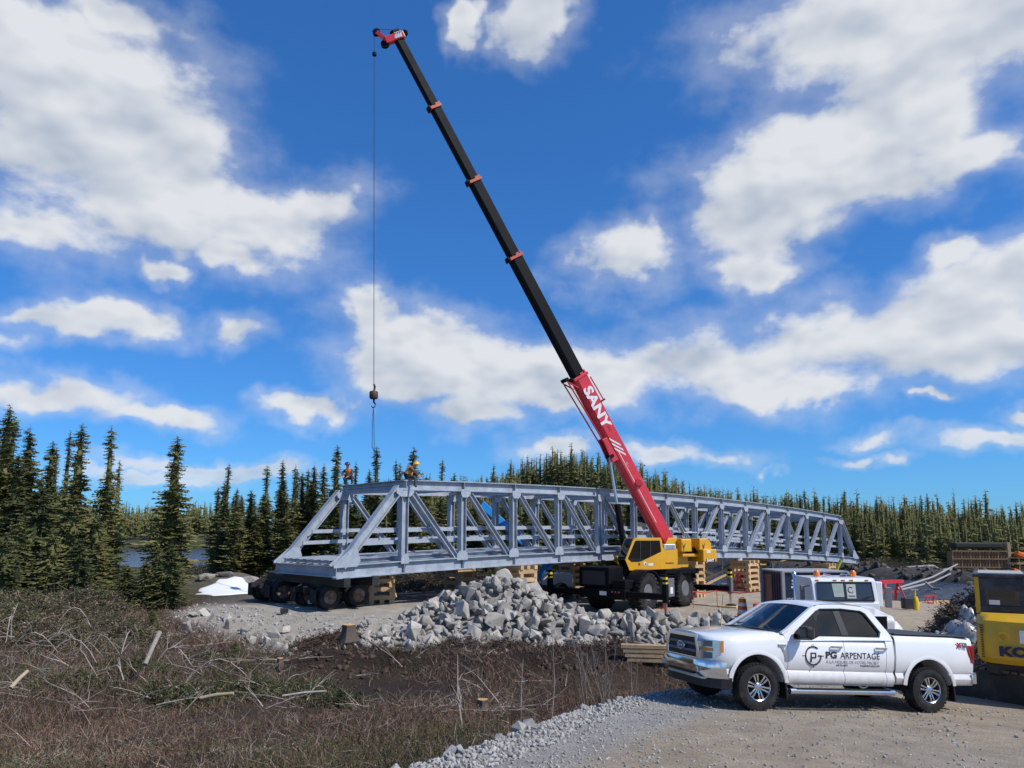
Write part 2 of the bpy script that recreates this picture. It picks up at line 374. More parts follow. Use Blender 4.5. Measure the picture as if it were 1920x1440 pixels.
rc = mixc(np.zeros(GX.shape+(3,))+c_grav, c_dirt, sm(.25, .8, sm(.8, 3.0, GX-edge_x(GY)+.5*wav(GX, GY, 2, 7))*(.75+.45*wav(GX, GY, 4, 2))))
C = mixc(C, rc, road)
s_ = river_s(GX, GY); C = mixc(C, c_rock*.42, sm(71, 74, s_)*sm(92, 84, s_)*sm(35, 40, GY))
C = mixc(C, np.array((.05, .045, .035)), sm(-1.62, -1.9, GZ))
ny, nx = GX.shape; I = np.arange(ny*nx).reshape(ny, nx)
Q = np.stack([I[:-1, :-1], I[:-1, 1:], I[1:, 1:], I[1:, :-1]], -1).reshape(-1, 4)
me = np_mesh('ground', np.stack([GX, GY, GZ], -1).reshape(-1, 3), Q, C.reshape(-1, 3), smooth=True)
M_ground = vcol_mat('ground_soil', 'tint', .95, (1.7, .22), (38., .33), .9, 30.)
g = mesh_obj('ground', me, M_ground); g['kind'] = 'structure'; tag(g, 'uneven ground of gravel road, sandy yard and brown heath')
# water
wm = mat('river_water', (.010, .032, .075), .16, 0, .15, .2, .9, 1.1, spec=.45)
wm.node_tree.nodes['Bump'].inputs['Distance'].default_value = .35
w = MB().add([(-900, 30, -1.8), (1000, 30, -1.8), (1000, 2400, -1.8), (-900, 2400, -1.8)], [(0, 1, 2, 3)]).build('water', wm); w['kind'] = 'structure'
tag(w, 'dark blue rippled water of the river and lakes')
# snow
ms = mat('old_snow', (.80, .82, .85), .6, 0, .06, 3., .5, 12., dirt=(.5, .48, .44), damt=.35)
def snow(pts, label):
    b = bmesh.new(); c = sum((Vector(p) for p in pts), Vector())/len(pts); k = len(pts)
    ring = []
    for f_, dz in ((1., -.06), (.93, .03), (.82, .05), (.66, .06), (.5, .065), (.34, .07), (.17, .07)):
        ring.append([b.verts.new((c.x+(p[0]-c.x)*f_, c.y+(p[1]-c.y)*f_, hz(c.x+(p[0]-c.x)*f_, c.y+(p[1]-c.y)*f_)+dz)) for p in pts])
    t = b.verts.new((c.x, c.y, hz(c.x, c.y)+.07))
    for a, d in zip(ring, ring[1:]):
        for i in range(k): b.faces.new((a[i], a[(i+1) % k], d[(i+1) % k], d[i]))
    for i in range(k): b.faces.new((ring[-1][i], ring[-1][(i+1) % k], t))
    me = bpy.data.meshes.new('snow_patch'); b.to_mesh(me); b.free()
    return tag(mesh_obj('snow_patch', me, ms, smooth=180), label, 'snow')
def blob(cx, cy, rx, ry, n=14, rot=0):
    o = []
    for i in range(n):
        a = 2*math.pi*i/n; r = random.uniform(.8, 1.1); x, y = rx*r*math.cos(a), ry*r*math.sin(a)
        o.append((cx+x*math.cos(rot)-y*math.sin(rot), cy+x*math.sin(rot)+y*math.cos(rot), 0))
    return o
q = G(428, 1114, -.15); snow(blob(q.x, q.y, 1.5, 1.9, 24), 'melting white snow patch beside the wheeled dollies')
q = GRD(1262, 1284); snow(blob(q.x+.15, q.y+.3, .75, .35, rot=.5), 'small snow patch by the front of the pickup')

# ================================================================== rocks
def rock_mesh(seed, rough=.0):
    r = random.Random(seed); b = bmesh.new()
    sx, sy, sz = r.uniform(.75, 1.3), r.uniform(.7, 1.), r.uniform(.55, .85)
    for _ in range(13):
        p = Vector((r.uniform(-1, 1), r.uniform(-1, 1), r.uniform(-1, 1))); p = p/max(abs(p.x), abs(p.y), abs(p.z))**.35
        b.verts.new((p.x*sx*.5, p.y*sy*.5, p.z*sz*.5))
    res = bmesh.ops.convex_hull(b, input=b.verts); bmesh.ops.delete(b, geom=[v for v in b.verts if not v.link_faces], context='VERTS')
    bmesh.ops.bevel(b, geom=list(b.edges), offset=.025, segments=1, affect='EDGES', clamp_overlap=True)
    bmesh.ops.triangulate(b, faces=b.faces)
    me = bpy.data.meshes.new('rock'); b.to_mesh(me); b.free(); return me
m_rock = mat('blasted_granite', (.37, .345, .305), .85, 0, .25, 4., .55, 22., dirt=(.27, .24, .20), dscale=1.4, damt=.5, objrand=.32)
ROCKS = [rock_mesh(40+i) for i in range(16)]
for m_ in ROCKS: m_.materials.append(m_rock)
RKV = [np.array([v.co for v in m_.vertices]) for m_ in ROCKS]; RKF = [np.array([p.vertices[:] for p in m_.polygons]) for m_ in ROCKS]
def rock_join(name, items, m, parent=None):
    Vs, Fs, o = [], [], 0
    for (k, loc, rot, s) in items:
        Mx = np.array(Euler(rot).to_matrix()); v = RKV[k] @ Mx.T*np.array(s)+np.array(loc); Vs.append(v); Fs.append(RKF[k]+o); o += len(v)
    me = np_mesh(name, np.concatenate(Vs), np.concatenate(Fs)); ob = mesh_obj(name, me, m, parent); ob['kind'] = 'stuff'; return ob
def pile_h(x, y):
    h1 = 2.62-math.hypot(.47*(x+.6), .80*(y-28.5)) if x < 8 else 0
    t = float(sm(.5, 2.0, x)*sm(9.6, 8.0, x)); h2 = (1.15+.15*math.sin(x*1.7)-.62*abs(y-27.2))*t
    t3 = float(sm(-6.6, -4.6, x)*sm(0, -1.5, x)); h3 = (.75-.45*abs(y-25.8))*t3
    return max(h1, h2, h3)
rp = thing('rock_pile', 'big heap of angular pale grey blasted rocks in front of the crane', 'rock pile', (0, 27.5, -1.1))
b = MB(); gx = np.linspace(-7, 10, 45); gy = np.linspace(23.5, 33, 26); vs = []
for y in gy:
    for x in gx: vs.append((x, y-27.5, max(-.35, min(pile_h(x, y), 9)-.38)+random.uniform(-.05, .05)))
nX = len(gx); b.add(vs, [(j*nX+i, j*nX+i+1, (j+1)*nX+i+1, (j+1)*nX+i) for j in range(len(gy)-1) for i in range(nX-1)])
core = b.build('rubble_core', mat('rubble', (.20, .19, .175), .95, 0, .3, 6., .9, 14.), rp)
items = []
y = 23.9
while y < 32.6:
    x = -6.4
    while x < 9.8:
        X = x+random.uniform(-.14, .14); Y = y+random.uniform(-.14, .14); h = pile_h(X, Y)
        if h > .05 and random.random() < .96:
            s = random.choice((.24, .30, .38, .46, .54, .70)) * random.uniform(.85, 1.15)*(1.0 if X > -3.5 else .8)
            if random.random() < .08: s *= 1.45
            items.append([random.randrange(16), (X, Y-27.5, h-.10+random.uniform(-.07, .09)), (random.uniform(0, 6.3), random.uniform(0, 6.3), random.uniform(0, 6.3)), s])
        x += .345
    y += .315
for _ in range(900):                                       # fill between the blocks
    X = random.uniform(-6.2, 9.6); Y = random.uniform(24.0, 31.5); h = pile_h(X, Y)
    if h > .1: items.append([random.randrange(16), (X, Y-27.5, h-.14+random.uniform(-.05, .05)), (random.uniform(0, 6.3), random.uniform(0, 6.3), 0), random.uniform(.2, .36)])
for _ in range(260):                                       # small scree at the toe
    X = random.uniform(-6.6, 9.2); Y = random.uniform(23.6, 27.0); h = max(pile_h(X, Y), 0)
    if h < .5 and pile_h(X, Y) > -.45: items.append([random.randrange(16), (X, Y-27.5, hz(X, Y)+1.1+h*.9+.05), (random.uniform(0, 6.3),)*3, random.uniform(.12, .32)])
def showing(it):
    X, Y = it[1][0], it[1][1]+27.5; front = Y < 28.9
    return it[3]*(1 if front else .3)
items.sort(key=lambda t: -showing(t))
for k, loc, rot, s in items[:295]:
    o = bpy.data.objects.new('rock', ROCKS[k]); COL.objects.link(o); o.parent = rp; o.location = loc; o.rotation_euler = rot; o.scale = (s, s, s)
rock_join('small_rubble', items[295:], m_rock, rp)
# gravel: loose stones of the road shoulder, and the pad edge
m_gr = mat('crushed_gravel', (.34, .33, .31), .9, 0, .45, 9., .3, 40., dirt=(.34, .315, .28), dscale=5., damt=.6)
items = []
for _ in range(9500):
    y = 6.5+11*random.random()**1.5; x = edge_x(y)+abs(random.gauss(0, 1.15))-.35
    if random.random() < .3: x = edge_x(y)+random.uniform(0, 7)
    s = random.uniform(.015, .05) if x > edge_x(y)+1.2 else random.uniform(.025, .085)
    items.append([random.randrange(16), (x, y, hz(x, y)+s*.18), (random.uniform(0, 6.3), random.uniform(0, 6.3), 0), s])
for _ in range(1500):
    x = random.uniform(-14, 1.); y = pad_y(x)+random.uniform(-.9, 3.5); s = random.uniform(.04, .20)*random.random()**.5
    items.append([random.randrange(16), (x, y, hz(x, y)+s*.15), (random.uniform(0, 6.3), random.uniform(0, 6.3), 0), s])
for _ in range(260):
    x = random.uniform(6, 14); y = random.uniform(11.5, 15); s = random.uniform(.02, .08)
    items.append([random.randrange(16), (x, y, hz(x, y)+s*.15), (random.uniform(0, 6.3), random.uniform(0, 6.3), 0), s])
tag(rock_join('gravel', items, m_gr), 'loose crushed grey gravel scattered over the road shoulder and yard edge', 'gravel')
m_sh = mat('shoulder_stone', (.34, .335, .32), .85, 0, .25, 5., .5, 25., objrand=.25)
SH = [m.copy() for m in ROCKS[:8]]
for m in SH: m.materials.clear(); m.materials.append(m_sh)
for i in range(70):
    y = random.uniform(7.0, 14.0); x = edge_x(y)+random.gauss(.05, .3); s = random.uniform(.09, .24)
    o = bpy.data.objects.new('shoulder_stone', SH[i % 8]); COL.objects.link(o); o.location = (x, y, hz(x, y)+s*.15); o.rotation_euler = (random.uniform(0, 6), random.uniform(0, 6), 0); o.scale = (s, s, s)
    tag(o, 'loose grey stone on the edge of the gravel road beside the heath', 'stone', 'stones along the road edge')
for i in range(36):
    x = random.uniform(-13, -3); y = pad_y(x)+random.uniform(-.6, 1.6); s = random.uniform(.25, .6)
    o = bpy.data.objects.new('pad_stone', ROCKS[i % 16]); COL.objects.link(o); o.location = (x, y, hz(x, y)+s*.08); o.rotation_euler = (random.uniform(0, 6), random.uniform(0, 6), 0); o.scale = (s, s, s*.7)
    tag(o, 'half buried pale stone on the gravel bank in front of the dollies', 'stone', 'stones in the gravel bank')
mo = mat('outcrop_rock', (.30, .27, .25), .9, 0, .3, 2., .7, 8., dirt=(.33, .31, .22), dscale=1.2, damt=.8)
for (px, py, Y, s, lab) in ((1730, 1085, 79, (3.2, 2, 1.5), 'dark boulder ledge on the far river bank, left of the timber formwork'), (1775, 1088, 80, (2.6, 2, 1.7), 'rounded dark boulder on the far bank at the foot of the formwork'), (1668, 1078, 82, (3, 1.6, .8), 'low pale rock shelf on the far bank beyond the sawhorses')):
    q = P(px, py, Y); o = bpy.data.objects.new('boulder', ROCKS[int(px) % 16].copy()); COL.objects.link(o); o.data.materials.clear(); o.data.materials.append(mo)
    o.location = (q.x, q.y, hz(q.x, q.y)+.1); o.scale = s; tag(o, lab, 'boulder')
bk = []
for _ in range(260):
    yy = random.uniform(66, 96); xx = (74.5+random.gauss(0, 2.2)-RN[1]*yy)/RN[0]; s = random.uniform(.25, .9); bk.append([random.randrange(16), (xx, yy, hz(xx, yy)+s*.1), (random.uniform(0, 6), random.uniform(0, 6), 0), s])
tag(rock_join('bank_rocks', bk, mat('bank_rock', (.085, .07, .055), .9, 0, .5, 1.5, .6, 6.)), 'dark rocks strewn along the far river bank', 'rocks')
b = MB()
for i in range(9):
    x = -18.4+i*.95; k = ROCKS[i % 16]; Mx = Euler((random.uniform(-.3, .3), random.uniform(-.3, .3), random.uniform(0, 6))).to_matrix()
    b.add([Mx @ Vector((v.co.x*1.5, v.co.y*1.1, v.co.z*.75))+Vector((x, 40.2+.3*math.sin(i*2), hz(x, 40.2)-.05)) for v in k.vertices], [p.vertices[:] for p in k.polygons])
tag(b.build('rock_ledge', mo), 'low pale mossy rock ledge behind the snow patch, below the spruces', 'rock')

# ================================================================== spruces
def spruce_arrays(seed, H, R, lev, nb, seg, dens=1., club=.25, core=False):
    r = np.random.default_rng(seed); V = []; Fc = []; o = 0
    lean = r.normal(0, .012, 2)
    for i in range(lev):
        t = .04+.955*(i+r.uniform(0, .8))/lev; z = t*H
        rad = R*(min(1, (1-t)/.62)**.8)*(1+r.uniform(-.35, .3))*(1-.5*math.exp(-((t-.74)/.08)**2)*club)+.06*R+.16*R*club*math.exp(-((t-.93)/.05)**2)
        if t < .12: rad *= .55
        for k in range(nb):
            if r.random() > dens: continue
            az = r.uniform(0, 6.283); L_ = rad*r.uniform(.6, 1.15)
            d = np.array((math.cos(az), math.sin(az))); pz = z+r.uniform(-.02, .02)*H
            w = min(L_*r.uniform(.26, .42), (.028 if seg > 1 else .06)*H*.9)
            for sgi in range(seg):
                f0 = .12+.88*sgi/seg; f1 = .12+.88*(sgi+1.25)/seg
                droop = lambda f: -.42*L_*f+.22*L_*f*f*f
                c0 = np.array((d[0]*L_*f0, d[1]*L_*f0, pz+droop(f0))); c1 = np.array((d[0]*L_*f1, d[1]*L_*f1, pz+droop(f1)))
                wd = w*(1.15-.8*f0)
                for sd in (-1, 1):
                    side = np.array((-d[1]*sd, d[0]*sd, 0)); a = r.uniform(.4, 1.2)
                    tip = c0+side*wd*r.uniform(.7, 1.3)+(c1-c0)*a+np.array((0, 0, -wd*r.uniform(.1, .6)))
                    V += [c0, c1, tip]; Fc.append((o, o+1, o+2)); o += 3
                up = c0*.4+c1*.6+np.array((r.normal(0, .3)*wd, r.normal(0, .3)*wd, wd*r.uniform(.25, .6)))
                V += [c0, c1, up]; Fc.append((o, o+1, o+2)); o += 3
    if core:
        k0 = len(V)
        for (tz, tr) in ((.06, .22), (.45, .26), (.8, .13)):
            for a in range(6): V.append(np.array((R*tr*math.cos(a*1.047), R*tr*math.sin(a*1.047), tz*H)))
        V.append(np.array((0, 0, H*.99)))
        for j in range(2):
            for a in range(6): b_ = (a+1) % 6; Fc += [(k0+j*6+a, k0+j*6+b_, k0+j*6+6+b_), (k0+j*6+a, k0+j*6+6+b_, k0+j*6+6+a)]
        for a in range(6): Fc.append((k0+12+a, k0+12+(a+1) % 6, k0+18))
    V = np.array(V); V[:, 0] += lean[0]*V[:, 2]; V[:, 1] += lean[1]*V[:, 2]
    return V, np.array(Fc), lean
def spruce_mat(name, c, c2):
    m = bpy.data.materials.new(name); m.use_nodes = True; t = m.node_tree; n = t.nodes; l = t.links; b = n['Principled BSDF']
    b.inputs['Roughness'].default_value = .75; b.inputs['Specular IOR Level'].default_value = .25
    gm = n.new('ShaderNodeNewGeometry'); z = n.new('ShaderNodeTexNoise'); l.new(gm.outputs['Position'], z.inputs['Vector']); z.inputs['Scale'].default_value = 1.1; z.inputs['Detail'].default_value = 5
    rd = n.new('ShaderNodeMath'); rd.operation = 'MULTIPLY_ADD'; l.new(gm.outputs['Random Per Island'], rd.inputs[0]); rd.inputs[1].default_value = .55; l.new(z.outputs['Fac'], rd.inputs[2])
    oi = n.new('ShaderNodeObjectInfo'); r2 = n.new('ShaderNodeMath'); r2.operation = 'MULTIPLY_ADD'; l.new(oi.outputs['Random'], r2.inputs[0]); r2.inputs[1].default_value = .65; l.new(rd.outputs[0], r2.inputs[2])
    mr = n.new('ShaderNodeMapRange'); l.new(r2.outputs[0], mr.inputs[0]); mr.inputs[1].default_value = .45; mr.inputs[2].default_value = 1.55
    mx_ = n.new('ShaderNodeMix'); mx_.data_type = 'RGBA'; l.new(mr.outputs[0], mx_.inputs['Factor']); mx_.inputs['A'].default_value = (*c, 1); mx_.inputs['B'].default_value = (*c2, 1)
    l.new(mx_.outputs['Result'], b.inputs['Base Color'])
    ts = n.new('ShaderNodeBsdfTranslucent'); l.new(mx_.outputs['Result'], ts.inputs[0]); a = n.new('ShaderNodeMixShader'); a.inputs[0].default_value = .22
    l.new(b.outputs[0], a.inputs[1]); l.new(ts.outputs[0], a.inputs[2]); l.new(a.outputs[0], n['Material Output'].inputs[0]); MATS[name] = m; return m
m_ndl = spruce_mat('spruce_needles', (.038, .060, .026), (.235, .225, .085))
m_trk = mat('spruce_bark', (.09, .07, .055), .95, 0, .3, 20., .5, 30.)
VAR = []
for i, (H, R, club, dn) in enumerate(((9, .86, .9, .7), (9, 1.0, .4, .8), (9, .66, 1., .75), (9, 1.15, .2, .8), (9, .80, .8, .55), (9, 1.1, .7, .75), (4, 1.15, .0, .8))):
    V, Fc, lean = spruce_arrays(100+i, H, R, int(76 if H > 5 else 44), 11, 4, dn, club, True)
    cr = np_mesh('crown', V, Fc); cr.materials.append(m_ndl)
    tb = MB().tube([(lean[0]*z, lean[1]*z, z) for z in (-.4, H*.3, H*.65, H*.99)], .012*H+.02, 7, .012)
    tm = tb.mesh('trunk'); tm.materials.append(m_trk); VAR.append((H, cr, tm))
def spruce(x, y, top_z, k, label, group, wide=1., zb=None):
    zb = hz(x, y) if zb is None else zb; H, cr, tm = VAR[k]; s = (top_z-zb)/H
    t = thing('spruce_tree', label, 'tree', (x, y, zb), (0, 0, random.uniform(0, 6.28)), group); sx = s**.5*wide if s < 1 else s*wide
    t.scale = (sx, sx, s)
    for nm, me in (('trunk', tm), ('crown', cr)):
        o = bpy.data.objects.new(nm, me); COL.objects.link(o); o.parent = t
    return t
LEFT = [(8, 757, 37, 1, 1.2), (25, 780, 40, 0, 1.), (62, 800, 38, 3, 1.1), (95, 825, 39, 5, 1.), (110, 838, 41, 2, .9), (128, 808, 40, 2, .9), (150, 793, 37, 5, 1.), (-30, 770, 38, 3, 1.2), (-60, 790, 42, 5, 1.), (40, 850, 35, 5, 1.1), (78, 900, 33.5, 6, 1.1), (140, 930, 33, 6, 1.2), (172, 960, 34, 6, 1.)]
for (px, py, Y, k, w_) in LEFT:
    q = P(px, py, Y); spruce(q.x, q.y, q.z, k, 'tall dark spruce in the thick clump left of the lone spruces', 'spruces in the left clump', w_)
q = P(213, 797, 36); spruce(q.x, q.y, q.z, 0, 'tall ragged spruce with a shorter spruce close by its right side', 'tree', .95)['group'] = 'lone spruces'
q = P(227, 862, 38); spruce(q.x, q.y, q.z, 4, 'short pale spruce beside a taller ragged spruce', 'lone spruces', .8)
q = P(328, 816, 34.5); spruce(q.x, q.y, q.z, 5, 'bushy tall spruce standing alone with wide skirts by the red heath', 'lone spruces', 1.15)
for (px, py, Y, k) in ((180, 960, 33, 6), (295, 1015, 32.5, 6), (320, 1020, 31.5, 6), (240, 1058, 31.5, 6), (275, 1048, 31, 6), (100, 990, 31, 6), (40, 970, 31, 6), (10, 1000, 29, 6), (150, 1010, 30.5, 6)):
    q = P(px, py, Y); spruce(q.x, q.y, q.z, k, 'low bushy young spruce at the foot of the left clump', 'young spruces', random.uniform(.9, 1.3))
MIDT = [(424, 868, 52, 2), (443, 915, 50, 1), (470, 918, 53, 5), (502, 872, 52, 0), (535, 862, 54, 1), (549, 872, 56, 2), (559, 880, 53, 4), (569, 885, 55, 5), (580, 878, 57, 0), (593, 870, 54, 3), (611, 870, 55, 1), (630, 833, 52, 5), (645, 880, 56, 2), (670, 865, 53, 2), (688, 880, 57, 1), (709, 836, 54, 0), (742, 862, 56, 2), (752, 868, 58, 4), (772, 836, 54, 3), (825, 860, 58, 2), (800, 890, 57, 1), (850, 885, 60, 0)]
for (px, py, Y, k) in MIDT:
    q = P(px, py, Y); spruce(q.x, q.y, q.z, k, ('slender spruce standing in the open row beyond the rock ledge, left of the bridge' if px < 510 else 'spruce in the dense row beyond the sloping end posts of the bridge' if px < 620 else 'tallest spruce just beside the crouching worker' if px == 630 else 'slim spruce top between the two workers on the bridge' if px < 700 else 'slim spruce directly behind the hanging slings' if px == 709 else 'spruce rising right behind the leaning worker' if px < 780 else 'spruce top above the top chord past the leaning worker'), 'spruces behind the bridge', random.uniform(.9, 1.15))
for i in range(62):
    px = random.uniform(395, 1180); Y = random.uniform(51, 64); py = random.uniform(895, 985); q = P(px, py, Y)
    spruce(q.x, q.y, q.z, random.choice((0, 1, 3, 4, 5)), ('mid height spruce beyond the rock ledge and the snow patch' if px < 520 else 'mid height spruce behind the end panel of the bridge' if px < 700 else 'mid height spruce seen through the truss above the dollies and short crib' if px < 860 else 'mid height spruce seen through the truss beside the blue boom lift' if px < 1040 else 'mid height spruce seen through the truss beside the lift cylinder of the crane'), 'infill spruces behind the bridge', random.uniform(.9, 1.3))
for (px, py) in ((1419, 931), (1471, 929), (1485, 927), (1498, 925), (1509, 917), (1526, 929), (1533, 928), (1542, 931), (1555, 928), (1579, 927), (1586, 917), (1600, 940), (1620, 945), (1644, 929), (1660, 950), (1690, 948), (1725, 927), (1737, 924), (1567, 940), (1452, 938)):
    Y = random.uniform(94, 104); q = P(px, py, Y); spruce(q.x, q.y, q.z, random.choice((0, 2, 4)), ('one of two tall spruces close together on the far bank beyond the slung poles' if px in (1725, 1737) else 'lone tall spruce on the far bank past the timber pole' if px == 1644 else 'taller spruce above the tree line behind the far end of the bridge' if px in (1509, 1586) else 'dark spruce on the far bank behind the last panels of the bridge' if px < 1600 else 'short dark spruce on the far bank between the lone tall spruces'), 'spruces on the far bank', .95)
# the wood beyond: one mass
SV = [spruce_arrays(300+i, 1., .085+.014*i, 17, 5, 1, .95, .4, True) for i in range(5)]
def wood(name, pts, label):
    Vs, Fs, o = [], [], 0
    for (x, y, z, h, k) in pts:
        V, Fc, _ = SV[k]; a = random.uniform(0, 6.28); c, s = math.cos(a), math.sin(a); wd = h*random.uniform(.8, 1.25)
        v = np.stack([(V[:, 0]*c-V[:, 1]*s)*wd+x, (V[:, 0]*s+V[:, 1]*c)*wd+y, V[:, 2]*h+z], -1); Vs.append(v); Fs.append(Fc+o); o += len(v)
    me = np_mesh(name, np.concatenate(Vs), np.concatenate(Fs)); ob = mesh_obj(name, me, m_ndl); tag(ob, label, 'forest', kind='stuff')
pts = []
def scatter(n, x0, x1, y0, y1, h0, h1, test=lambda x, y: True):
    k = 0; tries = 0
    while k < n and tries < n*20:
        tries += 1; x = random.uniform(x0, x1); y = random.uniform(y0, y1)
        if abs(x)/y > .82: continue
        z = hz(x, y)
        if z < -1.75 or not test(x, y): continue
        pts.append((x, y, z-.2, random.uniform(h0, h1)*random.choice((.8, 1, 1, 1.1)), random.randrange(5))); k += 1
scatter(1900, -60, 75, 100, 190, 6.5, 9.5, lambda x, y: river_s(x, y) < 50 or river_s(x, y) > 80)
scatter(300, -12, 22, 64, 100, 6, 8.5, lambda x, y: river_s(x, y) < 46 and x < 12)
scatter(800, 18, 90, 84, 130, 5, 7.2, lambda x, y: river_s(x, y) > 84)
scatter(1100, 60, 260, 110, 300, 6, 8.5, lambda x, y: lake(x, y) > 1.05 and not (x/y > .60 and y < 225))
scatter(1500, -240, 40, 190, 380, 8, 11.5, lambda x, y: lake(x, y) > 1.06)
scatter(500, -300, 330, 320, 420, 9, 12)
wood('distant_forest', pts, 'distant dark spruce forest on the hill and far shores')
# bare grey birches on the hill shoulder
m_tw = mat('bare_twigs', (.23, .20, .185), .9, 0, .2, 8.)
def bare_tree_mesh(seed, H):
    r = random.Random(seed); b = MB(); 
    def limb(p, d, L_, rad, dep):
        q = p+d*L_; b.tube([p, p+d*L_*.5+Vector((r.uniform(-.04, .04)*L_, r.uniform(-.04, .04)*L_, 0)), q], rad, 4, rad*.55)
        if dep:
            for _ in range(4 if dep > 1 else 5):
                t = r.uniform(.35, 1); dd = (d+Vector((r.gauss(0, .5), r.gauss(0, .5), r.uniform(0, .5)))).normalized(); limb(p+d*L_*t, dd, L_*r.uniform(.35, .6), rad*.5, dep-1)
    limb(Vector((0, 0, -.2)), Vector((0, 0, 1)), H*.55, H*.012, 3); me = b.mesh('crown'); return me
BT = [bare_tree_mesh(i, 6) for i in range(3)]
for m in BT: m.materials.append(m_tw)
for i, px in enumerate((1190, 1212, 1232, 1248, 1262, 1278, 1290, 1303, 1318, 1350, 1385, 1440)):
    Y = random.uniform(86, 100); x = (px-960)/F*Y; t = bpy.data.objects.new('bare_birch', BT[i % 3]); COL.objects.link(t); z = hz(x, Y); t.location = (x, Y, z); s = random.uniform(1.0, 1.25); t.scale = (s, s, s); t.rotation_euler.z = i
    tag(t, 'leafless grey birch behind the middle of the bridge', 'tree', 'leafless birches')
# ================================================================== heath, brush and slash
m_heath = vcol_mat('heath_twigs', 'tint', .9, (2.2, .28), (30., .15), 0)
def ribbons(base, dirs, length, width, cols, bend=.35, leaves=0, leafcol=None, leafsize=.02):
    """each twig: bent two-segment ribbon; returns V,F,C"""
    n = len(base); up = dirs/np.linalg.norm(dirs, axis=1, keepdims=True)
    side = np.cross(up, rng.normal(0, 1, (n, 3))); side /= np.linalg.norm(side, axis=1, keepdims=True)+1e-9
    off = rng.normal(0, bend, (n, 3))*length[:, None]; off[:, 2] *= .4
    m_ = base+up*length[:, None]*.5+off*.25; t_ = base+up*length[:, None]+off*.8
    w = width[:, None]
    V = np.stack([base-side*w, base+side*w, m_-side*w*.6, m_+side*w*.6, t_], 1)
    Fq = np.array([(0, 1, 3), (0, 3, 2), (2, 3, 4)])
    Fi = (np.arange(n)[:, None, None]*5+Fq[None]).reshape(-1, 3); C_ = np.repeat(cols, 5, 0)
    V = V.reshape(-1, 3)
    if leaves:
        tt = rng.uniform(.3, 1, (n, leaves, 1)); c0 = np.where(tt < .5, base[:, None]+(m_-base)[:, None]*tt*2, m_[:, None]+(t_-m_)[:, None]*(tt-.5)*2)
        a = rng.normal(0, 1, (n, leaves, 3))*leafsize; b_ = rng.normal(0, 1, (n, leaves, 3))*leafsize*.6
        LV = np.stack([c0, c0+a+b_, c0+a-b_], 2).reshape(-1, 3); k = len(V)
        LF = np.arange(n*leaves*3).reshape(-1, 3)+k; V = np.concatenate([V, LV]); Fi = np.concatenate([Fi, LF])
        lc = np.repeat(np.repeat(leafcol if leafcol is not None else cols, leaves, 0), 3, 0); C_ = np.concatenate([C_, lc])
    return V, Fi, C_
def join_rib(parts):
    Vs, Fs, Cs, o = [], [], [], 0
    for V, Fi, C_ in parts: Vs.append(V); Fs.append(Fi+o); Cs.append(C_); o += len(V)
    return np.concatenate(Vs), np.concatenate(Fs), np.concatenate(Cs)
def bare(x, y):      # where nothing grows: road, pad, wet peat
    rd, pd = masks(x, y); wet = np.exp(-(((x+3.4)/2.4)**2+((y-19.8)/1.2)**2)**2)
    return np.maximum(np.maximum(rd, pd), wet*.96)
n = 150000; y = 6.0+28*rng.random(n)**1.35; x = rng.uniform(-.78, .55, n)*(y+2.0)
keep = (rng.random(n) > bare(x, y)*1.15) & (x < 7)
x, y = x[keep], y[keep]
clump = .5+.5*wav(x, y, 1.3, 2); keep = rng.random(len(x)) < .25+.75*sm(.15, .65, clump)
x, y = x[keep], y[keep]; n = len(x); z = height(x, y)
cl = .5+.5*wav(x, y, 1.3, 2)
berm = np.exp(-((y-22.3)/1.2)**2)*sm(-9, -6, x)*sm(7, 5, x)
L_ = rng.uniform(.12, .46, n)*(.40+1.05*cl)*(1-.35*berm)
dirs = np.stack([rng.normal(0, .45, n), rng.normal(0, .45, n), np.ones(n)], -1)
pal = np.array([(.15, .088, .066), (.14, .095, .066), (.25, .20, .155), (.10, .095, .048), (.19, .125, .085), (.36, .31, .245)])
patch = wav(x, y, 3.0, 8)
pi_ = rng.choice(6, n, p=(.27, .25, .14, .10, .18, .06)); pi_ = np.where((patch > .22) & (rng.random(n) < .6), 3, pi_); pi_ = np.where((y > 24) & (x < -6) & (rng.random(n) < .5), 0, pi_)
tone = np.clip(.95+.75*wav(x, y, .75, 13)+.35*wav(x, y, 2.6, 1), .35, 1.75)[:, None]; cols = pal[pi_]*rng.uniform(.7, 1.3, (n, 1))*tone; cols = cols*(1-.25*berm[:, None])
lc = np.where((pi_ == 3)[:, None], np.array((.075, .085, .03)), np.array((.17, .098, .068)))*rng.uniform(.6, 1.4, (n, 1))*tone*(1-.25*berm[:, None])
A = ribbons(np.stack([x, y, z-.02], -1), dirs, L_, rng.uniform(.0022, .0055, n)*(.6+.05*y), cols, .4, 3, lc, .014)
V, Fi, C_ = A
tag(mesh_obj('heath_shrubs', np_mesh('heath_shrubs', V, Fi, C_), m_heath), 'low reddish brown heath shrubs covering the boggy ground', 'shrubs', kind='stuff')
